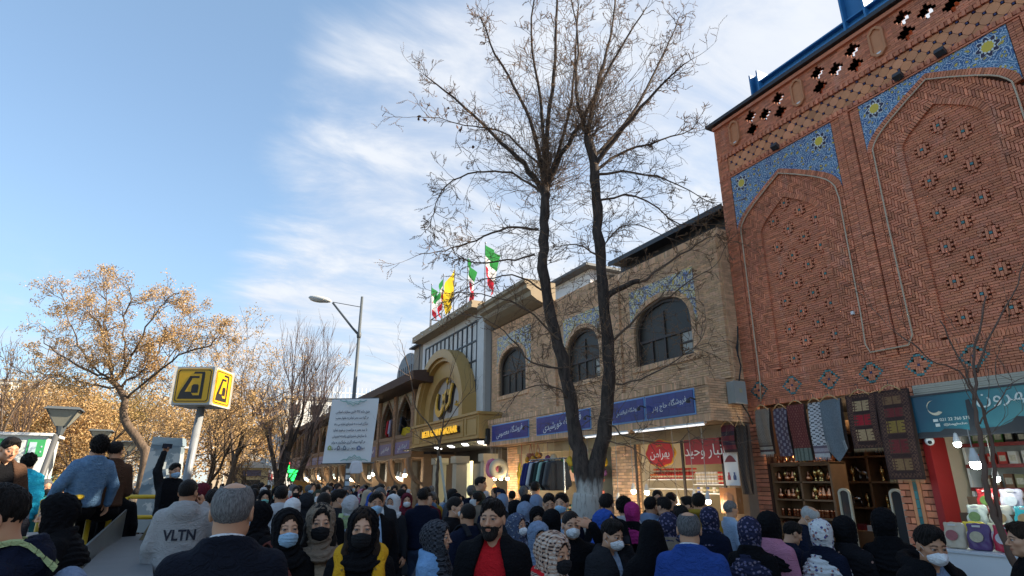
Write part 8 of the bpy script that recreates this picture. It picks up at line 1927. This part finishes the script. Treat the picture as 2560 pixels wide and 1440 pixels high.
def sling(t, name, label, mat, side=1, w=.018, bag=None):
 o = on(t, name, label, 'bag'); m = MB(); pts = spl([(side * .10, -.11, 1.43), (side * .07, -.02, 1.485), (side * .02, .11, 1.38), (-side * .08, .155, 1.18), (-side * .17, .10, .98), (-side * .19, -.02, .90)], 6)
 for i in range(len(pts) - 1):
  a, e = Vector(pts[i]), Vector(pts[i + 1]); d = e - a; c_ = (a + e) / 2; nn = Vector((c_.x, c_.y, max(0, c_.z - 1.3))).normalized(); m.obox(c_ + nn * .04, d * .54, d.cross(nn).normalized() * w, nn * .005)
 m.build('strap', mat, o); q = MB(); q.ball((-side * .22, .0, .82), (.05, .12, .10), 12, 8); q.build('pouch', mat, o, smooth=True); return o
sling(men['w1'], 'shoulder_bag', 'brown shoulder bag strap across the black coat of the blue mask woman', cloth('strap_brown', (.17, .05, .04)))
sling(men['pink'], 'shoulder_bag', 'black shoulder bag carried over the pink coat', K('black'), -1, .035)
# yellow padded vest panels over the black jacket
def vest():
 t = men['yellow']
 def fn(P):
  d = loft(P, torso('f', .80, .040)) ; d = smin(d, ring(P, (0, -.02, 1.45), .120, .105, .038, -.30), .03); d = d - .008 * np.abs(np.sin(math.pi * P[:, 2] / .11)) + fold(P, 4, .8)
  wz = np.interp(P[:, 2], [.75, 1.1, 1.3, 1.40, 1.47], [.085, .075, .070, .085, .11]); d = smax(d, -np.maximum(np.abs(P[:, 0]) - wz, -P[:, 1]), .012)
  return smax(d, np.abs(P[:, 0]) - np.interp(P[:, 2], [.8, 1.2, 1.40, 1.46], [.25, .175, .150, .19]), .02)
 V, Q = field(fn, (-.3, -.3, .76), (.3, .3, 1.56), .014); v = link('yellow_vest', fast('yellow_vest', V, Q, [K('yellow')]), t)
 m = MB()
 for s in (-1, 1):
  for z in (1.0, 1.13, 1.26, 1.385): m.lathe((s * .098, .175 - (z > 1.3) * .03, z), [(.008, 0), (.006, .004)], 8, axis=(0, 1, 0))
 m.build('snap_button', M('brass', (.35, .22, .06), .35, metal=.8), v)
 n = MB(); n.ball((.0, .182, 1.17), (.015, .006, .019), 10, 6); n.build('pendant', M('silver', (.7, .7, .68), .25, metal=.8), t)
vest()
# white yoke of the red jacket, boy's black vest over grey sleeves
def shell(t, name, sex, mat, fnx, grow=.02, zlo=.8, lo=(-.3, -.3, .78), hi=(.3, .3, 1.56)):
 V, Q = field(lambda P: smax(loft(P, torso(sex, zlo, grow)) + fold(P, 2, .6), fnx(P), .015), lo, hi, .016); link(name, fast(name, V, Q, [mat]), t)
shell(men['boy'], 'vest', 'm', K('black'), lambda P: np.abs(P[:, 0]) - .155, .045)
shell(men['hound'], 'white_yoke', 'f', K('white'), lambda P: np.maximum(P[:, 0] + .045, 1.36 - P[:, 2]), .045)
bgb = on(men['boy'], 'waist_bag', 'black waist bag worn by the boy on the metal panel', 'bag'); m = MB(); m.ball((.06, .17, .99), (.15, .05, .07), 12, 8); m.build('pouch', K('charcoal'), bgb, smooth=True)
# white N: the raised seat under the brown jacket boy
q = men['denim'].location
bs = at(26, 1090, 6.3); blk = thing('concrete_block', 'concrete ledge under the brown jacket boy and beside the booth', 'ledge', (bs.x, bs.y, 0)); m = MB(); m.box(-.6, .5, -.2, .6, 0, bs.z - 1.735 + .86 - .13); m.build('block', concrete, blk)
# ------------------------------------------------------------------ people farther back, placed as in the photograph
G1 = 'people in the middle of the crowd'
def mid(label, px, py, d, face, sex='m', topc='black', top='jacket', **k):
 if sex == 'f': k.setdefault('scarf', 'tight'); k.setdefault('scarfc', K('black')); k.setdefault('hair', 'band')
 if isinstance(k.get('scarfc'), str): k['scarfc'] = K(k['scarfc'])
 if isinstance(k.get('shirt'), str): k['shirt'] = K(k['shirt']); k.setdefault('opts', dict(open_=.09))
 return P_(label, px, py, d, face, sex, top, K(topc), group=G1, **k)
mid('grey hooded man with black body, back turned, left of centre', 705, 1214, 7.6, 178, topc='lightgrey', top='hoodie', scale=1.0, legs=K('black'))
mid('person in white fluffy hat behind the blue mask woman', 733, 1241, 7.0, 160, 'f', 'charcoal', scarfc='white', scarf='tight')
mid('person in dark hood between the white hat and the taupe headscarf', 768, 1228, 7.4, 175, 'f', 'charcoal', scarfc='charcoal')
mid('man in black beanie like cropped hair above the taupe headscarf', 812, 1228, 6.6, 178, hair='buzz', topc='black')
mid('man in grey coat looking right with white mask near the lamp post', 846, 1222, 7.6, 130, topc='charcoal', mask='flat', yaw=-40)
ybp = mid('person in pale grey hood carrying a pale blue and yellow backpack', 878, 1234, 6.9, 172, 'f', 'palegreen', scarfc='lightgrey', top='jacket')
backpack(ybp, 'pale blue backpack on the person in the pale grey hood', K('skyblue'), K('palegreen'), .13, .19)
mid('man with blue mask and glasses behind the yellow jacket woman', 941, 1229, 6.6, 10, mask='flat', maskc=MASKB, topc='black', shirt='skyblue', skin=2)
mid('grey haired man in dark blazer and white shirt above the yellow jacket', 951, 1217, 8.0, 8, hair='grey', hairc=hair_salt, topc='charcoal', shirt='white')
lc = mid('woman in long open grey coat walking towards the camera with white mask', 1018, 1229, 9.6, 4, 'f', 'darkgrey', top='coat', mask='flat', shirt='maroon', scarfc='maroon', legpose='walk')
mid('person in white headscarf and pale mask left of the long grey coat', 985, 1232, 8.2, -30, 'f', 'charcoal', scarfc='white', mask='flat')
mid('man in navy jacket, back turned, right of the long grey coat', 1058, 1220, 8.4, 175, topc='navy', legs=K('jeans'))
mid('man with white cup mask in profile behind the thin sapling', 1135, 1239, 6.6, 75, topc='black', mask='cup', hair='buzz')
m46 = mid('man with cropped hair and glasses carrying a navy backpack', 1172, 1256, 5.9, -150, topc='navy', hair='buzz', skin=2)
backpack(m46, 'navy backpack on the man with cropped hair and glasses', K('navy'), K('charcoal'), .14, .2)
mid('young man in dark green jacket standing above the crowd before the bazaar', 1199, 1191, 10.6, 80, topc='olive', arms=('front', 'front'), scale=1.03)
mid('man in cream shirt at the back of the garland shop', 1338, 1203, 10.8, 175, topc='cream', top='shirt')
mid('youth in white shirt facing the camera by the trunk', 1371, 1231, 7.6, 8, topc='white', top='shirt', pitch=14)
mid('man with pale blue mask in navy jacket over light shirt by the trunk', 1405, 1231, 7.0, -20, topc='navy', shirt='skyblue', mask='flat', maskc=MASKB)
mid('woman in black headscarf looking down behind the red sweater man', 1342, 1259, 6.4, 5, 'f', 'black', pitch=20, scarf='loose')
mid('woman in black hood behind the hand on forehead man', 1378, 1268, 6.0, 150, 'f', 'olive')
mid('woman in blue patterned headscarf with white cup mask', 1289, 1278, 5.7, 50, 'f', 'olive', scarfc='blue_print', mask='cup')
mid('woman in grey patterned headscarf seen from behind', 1311, 1250, 6.8, 165, 'f', 'black', scarfc='bluegrey')
mid('woman in tight black hood left of the grey patterned headscarf', 1288, 1246, 7.3, 170, 'f', 'charcoal')
mid('woman in slate blue headscarf farther back under the garlands', 1340, 1233, 8.4, 170, 'f', 'bluegrey', scarfc='bluegrey')
mid('person in slate headscarf beside the striped orange lamp', 1256, 1231, 8.6, 175, 'f', 'charcoal', scarfc='bluegrey')
mid('woman in black headscarf under the clothes rail', 1316, 1233, 9.0, 180, 'f', 'black')
mid('woman in navy headscarf at the crowd before the garland shop', 1225, 1238, 9.2, 175, 'f', 'navy', scarfc='navy')
mid('man in black suit, back turned, right of the limewashed trunk', 1514, 1233, 6.7, 165, topc='black', top='suit')
mid('woman in royal blue scarf and black mask right of the trunk', 1506, 1268, 5.6, 60, 'f', 'royal', scarfc='royal', mask='flat', maskc=MASKK)
mid('woman in magenta headscarf and black coat by the saffron counter', 1578, 1251, 6.9, 168, 'f', 'black', scarfc='magenta', scarf='drape', top='coat')
mid('curly haired person in pale shirt beside the magenta headscarf', 1558, 1243, 7.4, 170, hair='curly', topc='lightgrey')
mid('man in grey blue hooded top at the saffron counter', 1624, 1241, 7.4, 150, topc='bluegrey', top='hoodie')
mid('man in blue denim jacket at the saffron counter', 1661, 1241, 7.2, -140, topc='denim')
mid('shopkeeper in dark coat behind the saffron counter', 1643, 1224, 8.9, 0, topc='brown', skin=1)
mid('dark haired shopkeeper leaning over the yellow saffron trays', 1680, 1228, 8.6, -20, topc='charcoal', pitch=20)
mus = mid('person in mustard padded coat with fur hood at the counter', 1744, 1232, 7.1, 165, topc='mustard', top='puffer', opts=dict(hood=2, collar=0), hair='short')
mid('elderly man in light blue shirt at the counter under the red sign', 1821, 1250, 7.9, 120, topc='skyblue', top='shirt', hair='grey', hairc=hair_grey, legs=K('darkgrey'))
mid('woman in violet print headscarf with brown bag behind the chador', 1668, 1276, 5.3, 165, 'f', 'taupe', scarfc='navy_floral')
mid('man in blue cap of dark hair right of the blue blazer', 1702, 1262, 6.2, -150, topc='denim')
mid('woman in grey printed headscarf between the blazer and the mustard coat', 1770, 1262, 5.9, 160, 'f', 'navy', scarfc='navy_floral')
mid('person with dark hair half hidden behind the mustard coat', 1722, 1240, 7.6, -90, topc='black')
mid('person bending over goods by the copper shop in dark clothes', 1965, 1300, 5.6, 120, topc='navy', pitch=20, arms=('front', 'reach'))
mid('man with dark face mask behind the black headscarf in the park', 118, 1196, 9.5, 20, topc='teal', mask='flat', maskc=MASKK, hair='grey', hairc=hair_salt, skin=2)
mid('man in black suit, back turned, between the yellow rails', 305, 1200, 8.6, 178, topc='black', top='suit')
mid('white capped old person at the park edge', 45, 1186, 7.4, 150, 'f', 'lightgrey', scarfc='lightgrey', scarf='tight')
mid('woman in dark red coat beyond the grey hooded sweatshirt man', 508, 1203, 8.2, 150, 'f', 'maroon', scarfc='maroon')
mid('person in grey jacket with backpack right of the grey hooded sweatshirt man', 535, 1222, 7.0, 175, topc='charcoal')
mid('woman in black coat with turquoise mask left of the grey hooded man', 664, 1222, 9.6, 6, 'f', 'black', mask='flat', maskc=MASKT)
mid('woman with turquoise mask by the tall bare tree', 695, 1213, 10.5, 0, 'f', 'charcoal', mask='flat', maskc=MASKT)
# ------------------------------------------------------------------ the far crowd: small figures of one mesh each
def far_proto(kind):
 def build():
  h = .034
  parts = []
  arm = 'down'
  woman = kind in ('scarf', 'scarf_mask', 'chador')
  def coat(P):
   d = loft(P, torso('f' if woman else 'm', .40 if woman else .78, .015, .04 if woman else 0))
   for s in (-1, 1): d = smin(d, smin(rc(P, (s * .16, 0, 1.39), (s * .23, -.02, 1.13), .062, .052), rc(P, (s * .23, -.02, 1.13), (s * .24, .06, .92), .05, .04), .02), .04)
   return d
  def skin(P):
   q = P - A3(*HC); return np.minimum(smin(ell(q, (0, .0, .01), (.068, .088, .10)), ell(q, (0, .035, -.05), (.052, .06, .065)), .02), np.minimum(rc(P, (.24, .06, .90), (.24, .08, .80), .034, .03), rc(P, (-.24, .06, .90), (-.24, .08, .80), .034, .03)))
  def hair(P):
   q = P - A3(*HC)
   if woman: return smax(smin(smin(ell(q, (0, -.012, .03), (.094, .112, .102)), ell(q, (0, .0, -.06), (.092, .085, .09)), .03), rc(P, (0, -.01, 1.54), (0, 0, 1.42), .095, .13), .03), -ell(q, (0, .12, .0), (.058, .10, .085)), .01)
   return smax(ell(q, (0, -.016, .032), (.085, .104, .098)), -ell(q, (0, .125, -.03), (.078, .09, .10)), .01)
  def mask(P):
   q = P - A3(*HC); return smax(smin(ell(q, (0, .040, -.052), (.068, .084, .072)), ell(q, (0, .095, -.038), (.024, .028, .03)), .03), np.maximum(q[:, 2] + .012, .03 - q[:, 1]), .006) if 'mask' in kind else np.full(len(P), 9., np.float32)
  def legs(P):
   d = ell(P, (0, 0, .88), (.16, .12, .13))
   for s in (-1, 1): d = smin(d, smin(rc(P, (s * .09, 0, .88), (s * .10, .02, .48), .085, .062), rc(P, (s * .10, .02, .48), (s * .10, -.02, .04), .06, .05), .02), .03)
   return d
  fs = (coat, skin, hair, mask, legs)
  V, Q = field(lambda P: np.min([f(P) for f in fs], 0), (-.32, -.24, -.02), (.32, .24, 1.80), h)
  c = V[Q].mean(1).astype(np.float32); mi = np.argmin(np.stack([f(c) for f in fs]), 0)
  return fast('person', V, Q, [K('black'), SKIN[1], K('charcoal'), MASKW, K('charcoal')], np.ones((len(V), 3)), mi)
 return cached(('far', kind), build)
frd = random.Random(77)
LMK = [(0, 'at the edge of the park'), (110, 'by the green park stalls'), (230, 'below the park lanterns'), (330, 'near the crooked golden tree'), (470, 'past the metro sign pole'), (560, 'before the cream kiosk'), (650, 'left of the tall bare tree'), (725, 'right of the tall bare tree'),
       (790, 'beside the banner post'), (870, 'under the white banner'), (940, 'before the arcade shops'), (1010, 'below the violet signs'), (1080, 'by the thin sapling'), (1140, 'at the golden bazaar door'), (1210, 'by the first garland shop'), (1300, 'under the tan ledge')]
COLS = [('black', 'black', 9), ('navy', 'navy', 6), ('charcoal', 'dark grey', 6), ('darkgrey', 'grey', 3), ('brown', 'brown', 3), ('olive', 'olive', 3), ('maroon', 'maroon', 2), ('beige', 'beige', 1), ('lightgrey', 'pale grey', 2), ('red', 'red', 1), ('royal', 'royal blue', 1), ('taupe', 'taupe', 2), ('skyblue', 'light blue', 1), ('teal', 'teal', 1), ('cream', 'cream', 1), ('mustard', 'mustard', 1), ('pink', 'pink', 1), ('denim', 'denim blue', 2)]
pool = [c for c in COLS for _ in range(c[2])]
taken = [(o.location.x, o.location.y) for o in COL.objects if o.parent is None and o.name.startswith('person')]
seen = {}; n_far = 0
def far_person(x, y):
 global n_far
 q = proj((x, y, 1.6))
 if not q or not (-60 < q[0] < 1330): return
 lm = [s for p, s in LMK if q[0] >= p] or ['at the edge of the park']
 for _ in range(24):
  woman = frd.random() < .45; masked = frd.random() < .75; kind = ('scarf' if woman else 'man') + ('_mask' if masked else '')
  cc = frd.choice(pool); sc_ = frd.choice(pool); away = frd.random() < .42
  face = frd.choice((180, 170, 195, 150, 210)) if away else frd.choice((0, 15, -20, 60, -70))
  mk = frd.choice(((MASKW, 'white'), (MASKB, 'blue'), (MASKK, 'black'))); dist = 'far ' if q[2] > 24 else '' if q[2] > 14 else 'nearer '
  hc = (K(sc_[0]), sc_[1]) if woman else frd.choice(((hair_black, 'black'), (hair_black, 'black'), (hair_brown, 'brown'), (hair_salt, 'grey')))
  lab = dist + ('woman in %s coat, %s scarf, ' % (cc[1], hc[1]) if woman else 'man in %s jacket, %s hair, ' % (cc[1], hc[1])) + (('back turned ' if away else ('%s mask ' % mk[1] if masked else 'facing this way ')) ) + lm[-1]
  lab = ' '.join(lab.split()[-16:])
  if lab not in seen: break
 seen[lab] = 1
 me = far_proto(kind); o = link('person', me, None, label=lab, category='person', group='people in the far crowd'); o.location = (x, y, 0)
 dv = Vector((x, y, 0)).normalized(); rg = Vector((dv.y, -dv.x, 0)); fr = -dv * math.cos(R(face)) + rg * math.sin(R(face)); o.rotation_euler = (0, 0, math.atan2(-fr.x, fr.y)); s = frd.uniform(.95, 1.06) * (.95 if woman else 1.0) * (1 - .035); o.scale = (s * frd.uniform(.95, 1.1), s, s)
 for i, m_ in enumerate((K(cc[0]), SKIN[frd.randint(0, 2)], hc[0], mk[0], K(frd.choice(('black', 'jeans', 'charcoal', 'khaki'))))):
  o.material_slots[i].link = 'OBJECT'; o.material_slots[i].material = m_
 n_far += 1
def try_at(d0, d1, px0, px1, n, gap):
 k = 0; tries = 0
 while k < n and tries < n * 30:
  tries += 1; d = d0 * (d1 / d0) ** frd.random(); p = at(frd.uniform(px0, px1), 1203, d); x, y = p.x, p.y
  if x > 6.5 or (x < -.2 and x > -1.5 and y < 13): continue
  if any((x - a) ** 2 + (y - b) ** 2 < gap * gap for a, b in taken): continue
  q = proj((x, y, 1.6))
  taken.append((x, y)); far_person(x, y); k += 1
try_at(9.2, 14, 560, 1330, 52, .42); try_at(14, 24, 500, 1250, 62, .5); try_at(24, 46, 480, 1000, 60, .6); try_at(9.5, 30, -40, 470, 46, .5)
